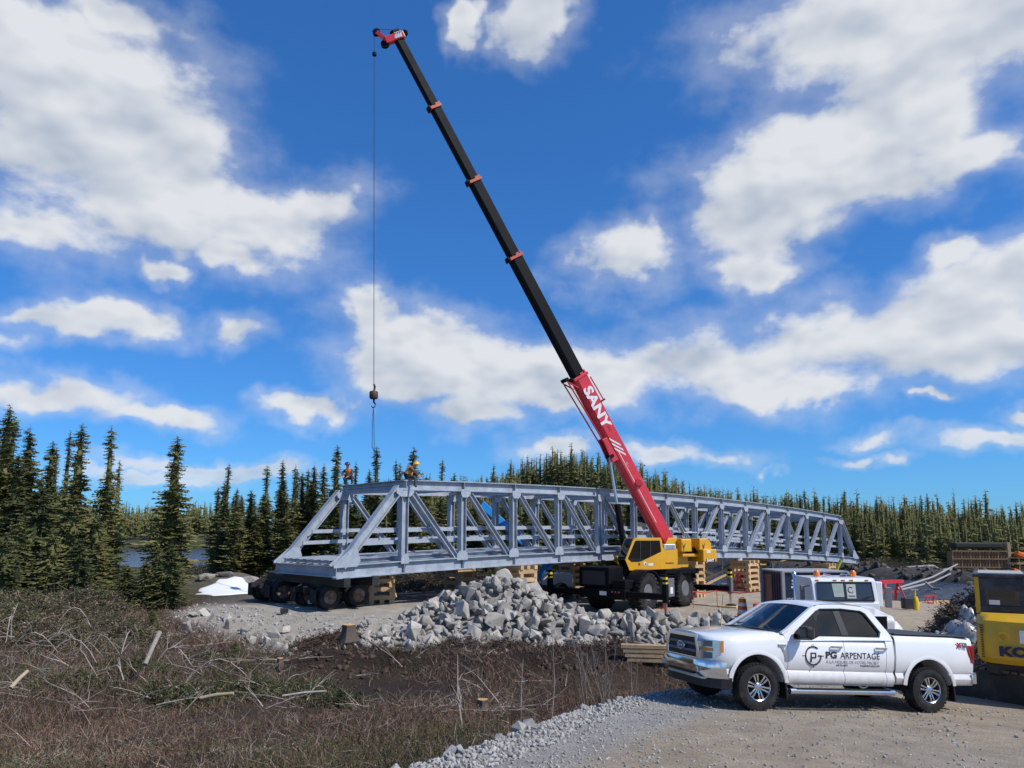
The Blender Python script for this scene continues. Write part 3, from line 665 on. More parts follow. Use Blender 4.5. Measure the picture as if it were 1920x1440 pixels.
# longer grey twigs tangled through the slash on the left and along the peat
n = 15000; y = 9+17*rng.random(n)**1.1; x = rng.uniform(-.78, .12, n)*(y+1.0); k = (rng.random(n) > bare(x, y)) & (rng.random(n) < .12+.88*sm(-.1, .5, wav(x, y, 2.1, 5)+.35*sm(-4, -9, x)))
x, y = x[k], y[k]; n = len(x); cols = np.array([(.26, .22, .185), (.19, .15, .12), (.34, .29, .24), (.13, .10, .08)])[rng.integers(0, 4, n)]*rng.uniform(.6, 1.3, (n, 1))
d = np.stack([rng.normal(0, 1, n), rng.normal(0, .7, n), rng.uniform(.05, 1.3, n)], -1)
V, Fi, C_ = ribbons(np.stack([x, y, height(x, y)+rng.uniform(0, .22, n)], -1), d, rng.uniform(.12, .5, n), rng.uniform(.0022, .0055, n)*(.7+.03*y), cols, .45)
tag(mesh_obj('twig_tangle', np_mesh('twig_tangle', V, Fi, C_), m_heath), 'tangle of bare grey and brown twigs over the heath', 'twigs', kind='stuff')
# dry grass / moss tufts at the near edge
n = 34000; y = rng.uniform(8., 14.5, n); x = rng.uniform(-.8, .1, n)*(y+2); k = (rng.random(n) > bare(x, y)) & (wav(x, y, 1.5, 14) > .0); x, y = x[k], y[k]; n = len(x)
cols = np.array((.36, .345, .25))*rng.uniform(.45, 1.3, (n, 1))
V, Fi, C_ = ribbons(np.stack([x, y, height(x, y)-.02], -1), np.stack([rng.normal(0, .8, n), rng.normal(0, .8, n), np.ones(n)*.7], -1), rng.uniform(.05, .14, n), rng.uniform(.003, .008, n), cols, .5)
tag(mesh_obj('lichen_tufts', np_mesh('lichen_tufts', V, Fi, C_), m_heath), 'pale greenish lichen and dry grass tufts on the near ground', 'lichen', kind='stuff')
# green and brown slash heaped on the left
m_slash = vcol_mat('slash_boughs', 'tint', .85, (1.5, .3), (18., .2), 0)
def slash_heap(name, heaps, label, cat, green=.6, tw=1.0, per=1.0):
    parts = []
    for (cx, cy, rx, ry, h, cnt) in heaps:
        n = int(cnt*per); a = rng.uniform(0, 6.283, n); r = np.sqrt(rng.random(n)); x = cx+rx*r*np.cos(a); y = cy+ry*r*np.sin(a)
        z = height(x, y)+h*(1-r**2)*rng.uniform(.15, 1., n)*(.8+.3*wav(x, y, .8, 5))
        d = np.stack([rng.normal(0, 1, n), rng.normal(0, 1, n), rng.normal(.15, .5, n)], -1)
        gcol = np.where((rng.random(n) < green)[:, None], np.array((.060, .068, .030)), np.array((.16, .12, .09)))*rng.uniform(.3, 2.0, (n, 1))
        parts.append(ribbons(np.stack([x, y, z], -1), d, rng.uniform(.15, .6, n)*tw, rng.uniform(.006, .014, n), gcol, .35, 5, gcol, .026))
    V, Fi, C_ = join_rib(parts); return tag(mesh_obj(name, np_mesh(name, V, Fi, C_), m_slash), label, cat, kind='stuff')
def gp(px, py): 
    z = -.5
    for _ in range(6): q = G(px, py, z); z = hz(q.x, q.y)
    return q
hp = []
for (px, py, rx, ry, h, c_) in ((40, 1165, 2.2, 1.6, 1.1, 4200), (150, 1150, 2.2, 1.4, 1.1, 4300), (90, 1200, 2.2, 1.3, .9, 3000), (220, 1180, 1.3, 1.0, .7, 1500), (255, 1205, 1.2, .8, .7, 1400), (-40, 1180, 2, 1.6, 1.1, 2600)):
    q = gp(px, py); hp.append((q.x, q.y, rx, ry, h, c_))
slash_heap('spruce_slash', hp, 'tangled heap of cut spruce boughs and twigs below the left clump', 'brush', .5)
hp = []
for (px, py, rx, ry, h, c_) in ((140, 1290, 1.0, .6, .3, 900), (330, 1310, 1.3, .7, .35, 1500), (470, 1305, 1.2, .6, .4, 1500), (620, 1320, .9, .5, .35, 900), (590, 1300, .8, .4, .3, 600), (250, 1260, 1.2, .6, .3, 900), (400, 1240, 1.0, .6, .3, 700)):
    q = gp(px, py); hp.append((q.x, q.y, rx, ry, h, c_))
slash_heap('juniper_patches', hp, 'dark olive green low juniper patches among the brown heath', 'shrubs', .85, .8)
hp = []
for (px, py, rx, ry, h, c_) in ((620, 1195, 1.5, .8, .5, 1500), (700, 1225, 1.4, .7, .5, 1300), (850, 1228, 1.5, .7, .6, 1600), (960, 1230, 1.5, .7, .6, 1600), (1060, 1232, 1.4, .7, .5, 1400), (1160, 1228, 1.3, .6, .45, 1000)):
    q = gp(px, py); hp.append((q.x, q.y, rx, ry, h, c_))
h_ = slash_heap('peat_berm_roots', hp, 'dark brown peat and torn roots heaped along the foot of the rock pile', 'roots', 0., .8)
m_peat = mat('peat_roots', (.075, .046, .033), .95, 0, .4, 5., .6, 20.); h_.data.materials.clear(); h_.data.materials.append(m_peat)
cl_ = []
for _ in range(420):
    x = random.uniform(-8, 6.5); y = random.gauss(22.0, .8)
    if bare(np.array([x]), np.array([y]))[0] > .3 and masks(x, y)[1] > .2: continue
    s = random.uniform(.05, .22); cl_.append([random.randrange(16), (x, y, hz(x, y)+s*.1), (random.uniform(0, 6), random.uniform(0, 6), 0), s])
tag(rock_join('peat_clods', cl_, m_peat), 'dark brown clods of torn peat around the wet hollow', 'peat clods')
# brush windrow under / behind the bridge
hp = []
for (px, Y, c_) in ((760, 40, 1500), (800, 42, 1500), (830, 44, 1200), (870, 47, 900), (1080, 50, 900), (1110, 50, 900), (650, 42, 900), (600, 44, 700)):
    xx = (px-960)/F*Y; hp.append((xx, Y, 1.5, 1.2, 1.2, c_))
slash_heap('brush_windrow', hp, 'windrow of grey brown brush heaped behind the bridge', 'brush', .25, 1.1)
hp = []
for i in range(38):
    px = random.uniform(360, 1150); Y = random.uniform(49, 54); xx = (px-960)/F*Y; hp.append((xx, Y, 1.6, 1.0, random.uniform(.7, 1.5), 420))
slash_heap('alder_thicket', hp, 'olive green and brown thicket at the foot of the spruces behind the bridge', 'shrubs', .6, 1.1)
hp = []
for i in range(26):
    px = random.uniform(1600, 1790); Y = random.uniform(83, 92); xx = (px-960)/F*Y; hp.append((xx, Y, 2.5, 1.5, random.uniform(.8, 1.8), 260))
slash_heap('bank_thicket', hp, 'olive and brown thicket along the far river bank', 'shrubs', .55, 1.6)
# dead branches: each a thing
m_dead = mat('weathered_branch', (.36, .31, .26), .85, 0, .25, 12., .4, 40., objrand=.3); m_pale = mat('barked_wood', (.40, .31, .21), .7, 0, .15, 10., .3, 30.)
def branch(pts, r, name='dead_branch', label=None, group=None, m=None, twigs=2, cat='branch'):
    b = MB(); pts = [Vector(p) for p in pts]; b.tube(pts, r, 6, r*.35)
    for _ in range(twigs):
        i = random.randrange(1, len(pts)); p = pts[i-1].lerp(pts[i], random.random()); d = (pts[i]-pts[i-1]).normalized(); q = p+(d+Vector((random.gauss(0, .6), random.gauss(0, .6), random.uniform(.1, .8))))*random.uniform(.12, .45)
        b.tube([p, p.lerp(q, .5)+Vector((0, 0, .02)), q], r*.5, 5, r*.15)
    return tag(b.build(name, m or m_dead, None, smooth=60), label, cat, group)
for i in range(120):
    px = random.uniform(0, 980); py = random.uniform(1195, 1345) if px < 640 else random.uniform(1262, 1345)
    q = gp(px, py)
    if bare(np.array([q.x]), np.array([q.y]))[0] > .3: continue
    a = random.uniform(-.5, .5)+(math.pi if random.random() < .5 else 0); L0 = random.uniform(.35, 1.5); pts = []
    cv = random.uniform(-.5, .5); el = random.choice((.05, .1, .2, .5, .9))
    for k in range(6):
        t = k/5; pts.append((q.x+math.cos(a)*L0*t*math.cos(el), q.y+math.sin(a+cv*t)*L0*t*.6, q.z+.1+L0*t*math.sin(el)*(1-.3*t)+random.uniform(-.02, .02)))
    branch(pts, random.uniform(.007, .018), label='bleached dead branch lying or poking up among the brown heath', group='dead branches in the heath', twigs=random.choice((1, 2, 3)))
for i, (px, py) in enumerate(((120, 1255), (190, 1240), (245, 1225), (70, 1230), (330, 1255), (420, 1280), (560, 1290), (215, 1275), (15, 1205), (130, 1180), (600, 1318), (860, 1325))):
    q = gp(px, py); a = random.uniform(0, 6.28); L0 = random.uniform(1.0, 2.1); H0 = random.uniform(.35, .9)
    branch([(q.x+math.cos(a)*L0*(t-.5), q.y+math.sin(a)*L0*(t-.5)*.6, q.z+.05+H0*math.sin(math.pi*min(1, t*1.15))*(1-.25*t)) for t in np.linspace(0, 1, 8)], random.uniform(.014, .024), 'arching_branch', 'arching grey dead branch bowed over the heath and brush', 'arching branches', twigs=7)
for (px, py, hh, lab) in ((284, 1180, .75, 'small yellowish spruce seedling between brush heap and gravel bank'), (150, 1290, .5, 'small spruce seedling in the heath beside the broken log'), (640, 1325, .45, 'small spruce seedling in the juniper close to the fallen pole'), (440, 1232, .5, 'small spruce seedling in the heath below the gravel bank')):
    q = gp(px, py); spruce(q.x, q.y, q.z+hh, 6, lab, 'spruce seedlings', .75)
def pole(pa, pb, Y0, r, label, name='log', m=None, Y1=None, r1=None, cat='log', group=None):
    a = P(*pa, Y0); c = P(*pb, Y1 or Y0); b = MB().tube([a, a.lerp(c, .5)+Vector((0, 0, .02)), c], r, 10, r1 or r*.8)
    return tag(b.build(name, m or m_dead, None, smooth=60), label, cat, group)
pole((299, 1186), (272, 1246), 19.5, .065, 'pale straight log leaning out of the brush heap', 'leaning_log', m_dead, 18.6)
pole((376, 1309), (438, 1300), 15.2, .04, 'short peeled pale log lying level in the juniper', 'peeled_log', m_pale)
pole((20, 1290), (52, 1258), 15.5, .045, 'thick broken log with a bright yellow split end', 'broken_log', m_pale, 15.9)
pole((530, 1305), (612, 1296), 15.5, .028, 'long pale branch lying across the juniper patch', 'fallen_pole', m_dead)
m_cut = mat('fresh_cut_wood', (.62, .36, .15), .75, 0, .12, 14., .2, 30.)
def stump(px, py, r, h, label, tilt=(0, 0), Y=None):
    q = gp(px, py); t = thing('tree_stump', label, 'stump', (q.x, q.y, q.z), (tilt[0], tilt[1], 0)); b = MB()
    prof = []; ring = 12; vs = []
    for (zz, rr) in ((-.1, 1.6), (.08, 1.15), (h*.6, 1.), (h, .95)): 
        for i in range(ring): a = 2*math.pi*i/ring; k = rr*r*(1+.12*math.sin(3*a)*(1.7-zz/h)); vs.append((k*math.cos(a), k*math.sin(a), zz))
    b.add(vs, [(j*ring+i, j*ring+(i+1) % ring, (j+1)*ring+(i+1) % ring, (j+1)*ring+i) for j in range(3) for i in range(ring)]); b.build('bark', m_trk, t, smooth=50)
    MB().add([(v[0]*.98, v[1]*.98, h-.004) for v in vs[-ring:]]+[(v[0]*.98, v[1]*.98, h+.012) for v in vs[-ring:]], [tuple(range(ring))[::-1], tuple(range(ring, 2*ring))]+[(i, (i+1) % ring, ring+(i+1) % ring, ring+i) for i in range(ring)]).build('cut_face', m_cut, t)
    return t
stump(653, 1196, .22, .42, 'fresh cut stump with orange top on the edge of the gravel bank')
stump(524, 1262, .09, .42, 'thin pale stump sticking up from the brown heath')
stump(66, 1130, .2, .35, 'cut stump facing out of the brush heap with a round orange face', (R_(70), 0))
stump(905, 1330, .13, .22, 'small yellow cut stump in front of the dead saplings')
# torn root with peeled orange wood at the left border
q = gp(6, 1090); t = thing('uprooted_stump', 'torn upturned stump with peeled orange roots beside the left clump', 'stump', (q.x, q.y, q.z))
MB().tube([(0, 0, 0), (-.05, 0, .5), (-.1, .05, 1.1)], .24, 10, .2).build('trunk', m_trk, t, smooth=60)
for pts in (((0, -.1, .9), (.25, -.3, .6), (.75, -.3, .35)), ((0, -.1, .5), (.35, -.2, .6), (.8, -.1, .85)), ((-.1, -.1, 1.1), (.2, -.2, 1.2), (.5, -.1, 1.1))): MB().tube(pts, .085, 8, .02).build('root', m_cut, t, smooth=60)
# dead saplings in front of the rock pile
def sapling(px, py0, py1, Y, r, label, fork=4, lean=0, group=None):
    a = P(px, py0, Y); a.z = hz(a.x, a.y)-.05; c = P(px+lean, py1, Y); b = MB(); mid = a.lerp(c, .5)+Vector((random.uniform(-.06, .06), 0, 0)); b.tube([a, mid, c], r, 6, r*.3)
    for _ in range(fork):
        p = a.lerp(c, random.uniform(.3, .95)); L0 = random.uniform(.15, .5); q = p+Vector((random.uniform(-.5, .5), random.uniform(-.3, .3), random.uniform(.3, 1)))*L0; b.tube([p, p.lerp(q, .5)+Vector((0, 0, .03)), q], r*.45, 5, r*.12)
    return tag(b.build('dead_sapling', m_dead if fork < 8 else m_tw, None, smooth=60), label, 'sapling', group)
sapling(868, 1335, 1228, 15.3, .022, 'crooked pale dead sapling by the yellow cut stump', 3, -10)
sapling(1034, 1320, 1195, 16.0, .013, 'thin straight whitish sapling at the gravel edge', 3, 2)
sapling(977, 1310, 1235, 16.5, .015, 'short forked grey sapling behind the cut branches', 3, 4)
for i in range(13):
    sapling((1128, 1140, 1095, 1190)[i % 4]+random.uniform(-7, 7), 1290, random.uniform(1150, 1240), (17.0, 17.3, 17.8, 18.2)[i % 4]+random.uniform(-.1, .1), .009, 'bare brown shrub stem in the fanned thicket between rock pile and pickup', 10, random.uniform(-75, 30)*random.random(), 'bare shrub stems')
# ================================================================== bridge
m_st = mat('galvanised_steel', (.335, .372, .425), .5, .12, .24, 2.2, .06, 60., dirt=(.40, .44, .50), dscale=1.5, damt=.7)
m_st2 = mat('galvanised_plate', (.355, .395, .45), .55, .1, .14, 5., .05, 60., dirt=(.36, .40, .45), dscale=4, damt=.6)
B0 = Vector((-4.725, 31.5)); BD = Vector((2.39, 2.293)); PL = BD.length; BU = BD.normalized(); BP = Vector((-BU.y, BU.x)); BW = 4.92; BH = 4.04
z0 = P(635, 1086, 29.2).z; z1 = P(1603, 1057, 65.9).z
def bz(i): t = (i+1)/16; return z0+(z1-z0)*t+4*.68*t*(1-t)         # underside of the bottom chord
def BN(i, w, h): p = B0+BD*i+BP*w; return Vector((p.x, p.y, bz(i)+h))
org = BN(7, BW/2, 0)
br = thing('truss_bridge', 'long grey galvanised steel through truss bridge resting on timber cribs and dollies', 'bridge', org)
def L3(p): return Vector(p)-org
def iprof(h, w, tf, tw): return [(-w/2, -h/2), (w/2, -h/2), (w/2, -h/2+tf), (tw/2, -h/2+tf), (tw/2, h/2-tf), (w/2, h/2-tf), (w/2, h/2), (-w/2, h/2), (-w/2, h/2-tf), (-tw/2, h/2-tf), (-tw/2, -h/2+tf), (-w/2, -h/2+tf)]
def ib(name, pts, h, w, tf=.03, tw=.025, up=(0, 0, 1), m=None): return MB().sweep([L3(p) for p in pts], iprof(h, w, tf, tw), up).build(name, m or m_st, br)
CH = .54; TH = .46; perp3 = Vector((BP.x, BP.y, 0)); ax3 = Vector((BU.x, BU.y, 0))
for w in (0, BW):
    ib('bottom_chord', [BN(i, w, CH/2) for i in range(-1, 16)], CH, .34, .045, .03)
    ib('top_chord', [BN(i, w, BH-TH/2) for i in range(0, 15)], TH, .36, .045, .03)
    for i in range(-1, 16):
        for sd in (-1, 1):
            MB().box(L3(BN(i, w+sd*.095, CH/2)), (.02, .14, CH-.09), Matrix.Rotation(math.atan2(BU.y, BU.x), 3, 'Z')).build('stiffener', m_st, br)
    for i in range(0, 15):
        for sd in (-1, 1): MB().box(L3(BN(i, w+sd*.10, BH-TH/2)), (.02, .15, TH-.09), Matrix.Rotation(math.atan2(BU.y, BU.x), 3, 'Z')).build('stiffener', m_st, br)
    for i in range(0, 15): ib('vertical', [BN(i, w, CH-.02), BN(i, w, BH-TH+.02)], .30 if i not in (0, 14) else .34, .28, .03, .022, up=ax3)
    for i in range(0, 7): ib('diagonal', [BN(i+.12, w, BH-TH-.05), BN(i+.88, w, CH+.05)], .24, .23, .03, .022, up=perp3.cross(BN(i+1, w, CH)-BN(i, w, BH)))
    for i in range(8, 15): ib('diagonal', [BN(i-.12, w, BH-TH-.05), BN(i-.88, w, CH+.05)], .24, .23, .03, .022, up=perp3.cross(BN(i-1, w, CH)-BN(i, w, BH)))
    ib('end_post', [BN(-.92, w, CH-.05), BN(-.08, w, BH-TH+.1)], .36, .36, .04, .03, up=perp3.cross(BN(0, w, BH)-BN(-1, w, CH)))
    ib('end_post', [BN(14.92, w, CH-.05), BN(14.08, w, BH-TH+.1)], .36, .36, .04, .03, up=perp3.cross(BN(14, w, BH)-BN(15, w, CH)))
    def gus(i, poly, sd):
        MB().prism(poly, w+sd*.152, w+sd*.176, lambda a, b, t: L3(BN(i+a/PL, t, b))).build('gusset_plate', m_st2, br)
    for i in range(0, 15):
        dlo = (-.42, .22) if 0 < i < 7 else ((-.22, .42) if 7 < i < 14 else (-.4, .4))
        dhi = (-.2, .38) if i < 7 else ((-.38, .2) if i > 7 else (-.2, .2))
        if i == 0: dhi = (-.5, .42); dlo = (-.2, .2)
        if i == 14: dhi = (-.42, .5); dlo = (-.2, .2)
        for sd in (-1, 1):
            gus(i, [(dlo[0], CH-.12), (dlo[1], CH-.12), (dlo[1], CH+.13), (dlo[1]*.5, CH+.30), (dlo[0]*.6, CH+.30), (dlo[0], CH+.13)], sd)
            gus(i, [(dhi[0], BH-TH+.1), (dhi[1], BH-TH+.1), (dhi[1], BH-TH-.12), (dhi[1]*.55, BH-TH-.28), (dhi[0]*.55, BH-TH-.28), (dhi[0], BH-TH-.12)], sd)
    for sd in (-1, 1):
        gus(-1, [(-.12, CH-.1), (.95, CH-.1), (1.1, CH+.12), (.95, CH+.62), (.62, CH+.62), (-.12, CH+.05)], sd)
        gus(15, [(.12, CH-.1), (-.95, CH-.1), (-1.1, CH+.12), (-.95, CH+.62), (-.62, CH+.62), (.12, CH+.05)], sd)
    # guard rails on the inside of each truss
    iw = w+(.30 if w == 0 else -.30)
    for hh in (1.35, 1.85):
        i0 = -.92+.84*(hh-.5)/3.1; pts = [BN(i0+k*(14-2*i0)/24, iw, hh) for k in range(25)]
        MB().sweep([L3(p) for p in pts], [(-.03, -.085), (.03, -.085), (.03, .085), (-.03, .085)]).build('guard_rail', m_st2, br)
        for i in range(0, 15):
            for dd in (-.45, .45) if i % 2 else (0.0, .3):
                if -.5 < i+dd < 14.5: MB().box(L3(BN(i+dd, iw+(.055 if w == 0 else -.055), hh)), (.07, .05, .26), Matrix.Rotation(math.atan2(BU.y, BU.x), 3, 'Z')).build('rail_bracket', m_st, br)
for i in range(-1, 16):
    ib('floor_beam', [BN(i, .02 if i not in (-1, 15) else -.17, .29), BN(i, BW-.02 if i not in (-1, 15) else BW+.17, .29)], .44, .26, .035, .025)
for k in range(7):
    w = .62+k*(BW-1.24)/6
    ib('stringer', [BN(i, w, CH+.10) for i in range(-1, 16)], .20, .34, .03, .02)
for i in range(0, 15):
    ib('top_strut', [BN(i, .1, BH-.30), BN(i, BW-.1, BH-.30)], .24, .22, .025, .02)
    if i == 0 or i == 14: ib('portal_beam', [BN(i, -.19, BH-.235), BN(i, BW+.19, BH-.235)], TH-.01, .30, .04, .03)
for i in range(0, 14):
    a, c = ((.12, BW-.12) if i % 2 else (BW-.12, .12))
    ib('top_lateral', [BN(i+.06, a, BH-.36), BN(i+.94, c, BH-.36)], .13, .13, .02, .015)
# ------------------------------------------------------------------ timber cribs
m_tim = mat('crib_timber', (.52, .355, .185), .8, 0, .2, 7., .25, 30., dirt=(.38, .26, .15), dscale=3., damt=.6, objrand=.18)
BEAM = {}
def timber(L_, s):
    if (L_, s) not in BEAM:
        me = MB().box((0, 0, 0), (L_, s, s)).mesh('timber'); me.materials.append(m_tim); BEAM[(L_, s)] = me
    return BEAM[(L_, s)]
def crib(x, y, ztop, label, s=.2, L_=1.25, zb=None, rot=None, n=3):
    zb = hz(x, y)-.03 if zb is None else zb; t = thing('timber_crib', label, 'timber crib', (x, y, zb), (0, 0, math.atan2(BU.y, BU.x) if rot is None else rot), 'timber cribs under the bridge')
    lay = max(2, round((ztop-zb)/s)); s2 = (ztop-zb)/lay
    for j in range(lay):
        for k in range(n if j in (0, lay-1) else 2):
            m_ = n if j in (0, lay-1) else 2; off = -L_/2+.14+k*(L_-.28)/(m_-1); o = bpy.data.objects.new('timber', timber(L_, s)); COL.objects.link(o); o.parent = t
            o.location = (random.uniform(-.03, .03), off, (j+.5)*s2) if j % 2 else (off, random.uniform(-.03, .03), (j+.5)*s2)
            o.rotation_euler.z = (0 if j % 2 else math.pi/2)+random.uniform(-.02, .02); o.scale = (1, 1, s2/s*.995)
    return t
def under(i, w): return BN(i, w, 0)
q = P(712, 1100, 33.0); crib(q.x, q.y, bz(.1)+.06, 'short bright timber crib right behind the wheeled dollies', .19, 1.15, rot=.35)
q = under(2.2, BW); crib(q.x, q.y, q.z+.0, 'shaded timber crib under the far truss, left of the rock pile top')
q = under(2.15, 0); crib(q.x, q.y, q.z, 'timber crib just behind the top of the rock pile')
q = under(6.9, 0); crib(q.x, q.y, q.z, 'timber crib behind the crane counterweight', L_=1.1)
q = under(5.0, BW); crib(q.x, q.y, q.z, 'timber crib behind the crane cab under the far truss')
q = under(8.9, 0); crib(q.x, q.y, q.z-.15, 'tall timber crib with stepped ends beside the red barrier, left of the navy container', L_=1.5)
q = under(9.4, BW); crib(q.x, q.y, q.z, 'tall timber crib under the far truss behind the crane')
q = under(12.3, BW); crib(q.x, q.y, q.z, 'timber crib under the far truss behind the navy container')
q = under(12.9, 0); crib(q.x, q.y, q.z-.2, 'tall timber crib directly behind the white heavy truck cab', L_=1.5)
q = under(12.9, 0); tag(MB().box((q.x, q.y, q.z-.12), (.35, .35, .24)).build('jack_block', mat('dark_steel', (.05, .05, .055), .6, .4)), 'small dark steel block on top of the crib behind the white truck', 'jack')
q = under(8.7, 0); tag(MB().box((q.x, q.y, q.z-.08), (.3, .3, .2)).build('bearing_block', ms), 'small white bearing block on the tall stepped crib', 'block')
def plank(name, pa, pb, w, h, label, m=None, group=None): return tag(MB().bar(pa, pb, w, h).build(name, m or m_tim), label, 'plank', group)
for (a, c) in (((1300, 1062), (1375, 1092)), ((1306, 1092), (1372, 1064)), ((1320, 1098), (1384, 1066))):
    plank('brace_plank', P(*a, 50.5), P(*c, 52.5), .05, .16, 'long wooden brace plank between the cribs under the bridge middle', group='brace planks')
for k, (a, c) in enumerate((((740, 1048), (1000, 1058)), ((1420, 1050), (1500, 1052)), ((1100, 1064), (1170, 1062)))):
    plank('laid_plank', P(*a, 44 if k != 1 else 63), P(*c, 46 if k != 1 else 66), .2, .12, 'long plank lying level between cribs under the bridge', group='level planks')
plank('propped_plank', P(734, 1082, 32.2), P(742, 1120, 32.0), .05, .1, 'thin plank propped against the short crib by the dollies')
# lumber by the pickup
for j in range(4):
    a = P(1165+j*4, 1222+j*9, 22); c = P(1290, 1224+j*9, 21.6); a.z = c.z = hz(a.x, a.y)+.40-j*.13
    plank('lumber_board', a, c, .24, .10, 'long squared timber in the low stack behind the pickup nose', group='lumber stack')
# ------------------------------------------------------------------ dollies under the near end
m_tyre = mat('tyre_rubber', (.022, .022, .023), .8, 0, .25, 6., .3, 50., dirt=(.12, .11, .09), dscale=3., damt=.3, spec=.2)
m_rust = mat('rusty_rim', (.17, .09, .055), .75, .3, .3, 8., .3, 30., dirt=(.35, .33, .30), dscale=5, damt=.7)
m_black = mat('black_frame_paint', (.018, .019, .021), .5, 0, .25, 4., .1, 30., dirt=(.10, .09, .075), dscale=2.5, damt=.35)
m_red = mat('faded_red_paint', (.30, .055, .03), .6, 0, .2, 5., .1, 30.)
def tyre_mesh(R, w, rim, n=36):
    pr = [(-w*.36, rim), (-w*.5, rim+.06*R), (-w*.52, R*.82), (-w*.44, R*.955), (-w*.30, R), (-w*.12, R*1.0), (-.012, R*1.0), (-.012, R*.975), (.012, R*.975), (.012, R), (w*.12, R), (w*.30, R), (w*.44, R*.955), (w*.52, R*.82), (w*.5, rim+.06*R), (w*.36, rim)]
    return MB().lathe(pr, n, close=True)
def rim_mb(rim, w, dish): 
    return MB().lathe([(w*.40, rim+.004), (w*.42, rim*.96), (w*.30, rim*.90), (dish, rim*.80), (dish, rim*.45), (dish+.05, rim*.36), (dish+.05, .001), (dish-.03, .001), (dish-.03, rim*.86), (-w*.4, rim+.004)], 28)
TY = tyre_mesh(.5, .27, .29).mesh('tyre'); TY.materials.append(m_tyre); RM = rim_mb(.29, .27, -.085).mesh('rim'); RM.materials.append(m_rust)
for me in (TY, RM): me.polygons.foreach_set('use_smooth', [True]*len(me.polygons)); me.set_sharp_from_angle(angle=R_(40))
def dolly(x, y, rot, label, m_deck):
    zg = hz(x, y); t = thing('axle_dolly', label, 'dolly', (x, y, zg), (0, 0, rot), 'dollies under the bridge end')   # local X = along bridge
    for axx in (-.68, .68):
        for s in (-1, 1):
            for k, yy in enumerate((.72, 1.04)):
                wh = bpy.data.objects.new('wheel', TY); COL.objects.link(wh); wh.parent = t; wh.location = (axx, s*yy, .5); wh.rotation_euler = (0, random.uniform(0, 6), 0 if s > 0 else math.pi)
                rm = bpy.data.objects.new('rim', RM); COL.objects.link(rm); rm.parent = wh
        MB().tube([(axx, -1.0, .5), (axx, 1.0, .5)], .07, 10).build('axle', m_black, t, smooth=60)
    for s in (-1, 1):
        MB().bar((-1.5, s*.42, .78), (1.5, s*.42, .78), .12, .22).build('frame_rail', m_black, t); MB().bar((-.75, s*.52, .62), (.75, s*.52, .62), .09, .1).build('leaf_spring', m_black, t)
        MB().box((-1.32, s*.85, .55), (.025, .5, .55)).build('mud_flap', m_tyre, t)
    MB().box((0, 0, .92), (1.5, 1.6, .12)).build('turntable_plate', m_deck, t, bevel=.02); MB().box((.2, 0, 1.03), (.7, 1.2, .14)).build('bolster', m_red, t, bevel=.02)
    return t
ba = math.atan2(BU.y, BU.x)
pB = Vector((-7.06, 30.75))+Vector((BP.x, BP.y))*1.04; dolly(pB.x, pB.y, ba, 'black twin axle dolly with rusty rims under the near truss', m_black)
pA = pB+Vector((BP.x, BP.y))*3.75+Vector((BU.x, BU.y))*-.2; dolly(pA.x, pA.y, ba, 'black twin axle dolly with white edged rims under the far truss corner', m_black)
for ii, lab in ((-.86, 'front'), (-.46, 'rear')):
    z_lo = hz(pB.x, pB.y)+.96; z_hi = bz(ii)+.02; a = BN(ii, -.25, 0); c = BN(ii, 6.6, 0); a.z = c.z = (z_lo+z_hi)/2
    tag(MB().bar(a, c, .3, z_hi-z_lo).build('bolster', m_black, None, bevel=.02), 'black steel cross beam on the dollies carrying the bridge end, the '+('outer one' if lab == 'front' else 'inner one'), 'bolster')
q = gp(582, 1137); t = thing('paint_pail', 'small white pail with dark base beside the dolly tyre', 'pail', (q.x, q.y, q.z)); MB().lathe([(0, .10), (.12, .115), (.12, .0)], 14, Matrix.Rotation(R_(90), 3, 'X')).build('base', m_black, t, smooth=40); MB().lathe([(.12, .116), (.26, .125), (.26, 0)], 14, Matrix.Rotation(R_(90), 3, 'X')).build('body', ms, t, smooth=40)
q = gp(533, 1149); tag(MB().box((q.x, q.y, q.z+.09), (.30, .2, .18), Matrix.Rotation(.4, 3, 'Z')).build('toolbox', m_black, bevel=.015), 'small black tool box on the gravel before the dollies', 'toolbox')
# ------------------------------------------------------------------ blue boom lift behind the bridge
m_blue = mat('lift_blue', (.02, .27, .72), .35, 0, .08, 4., 0, coat=.3); m_white = mat('machine_white', (.72, .74, .75), .4, 0, .07, 4., 0, dirt=(.5, .48, .44), damt=.3)
bl = P(1022, 1090, 45.6); zb = hz(bl.x, bl.y); lt = thing('boom_lift', 'blue articulated boom lift behind the bridge, its arm reaching up to the left', 'boom lift', (bl.x, bl.y, zb)); lo = Vector((bl.x, bl.y, zb))
def LP(px, py, Y): return P(px, py, Y)-lo
a, c = LP(1012, 1044, 45.6), LP(902, 945, 44.6); MB().bar(a, c, .38, .46).build('boom', m_blue, lt, bevel=.03)
dv = (c-a).normalized(); e = c+dv*.5; MB().bar(c-dv*.2, e, .28, .34).build('fly_boom', m_black, lt); MB().box(e+Vector((0, 0, .1)), (.5, .5, .35)).build('boom_head', m_black, lt, bevel=.03)
MB().bar(LP(1012, 1040, 45.6), LP(1030, 1062, 45.6), .35, .4).build('knuckle', m_blue, lt, bevel=.03); MB().bar(LP(1028, 1052, 45.5), LP(1000, 1095, 45.5), .35, .34).build('lower_arm', m_blue, lt, bevel=.03); MB().bar(LP(1034, 1055, 45.9), LP(1024, 1092, 45.9), .3, .3).build('riser', m_blue, lt, bevel=.03)
MB().box((.75, -.1, .95), (1.9, 1.1, .85)).build('engine_cover', m_white, lt, bevel=.12, seg=3); MB().box((0, 0, .5), (2.4, 1.9, .35)).build('chassis', m_black, lt, bevel=.05)
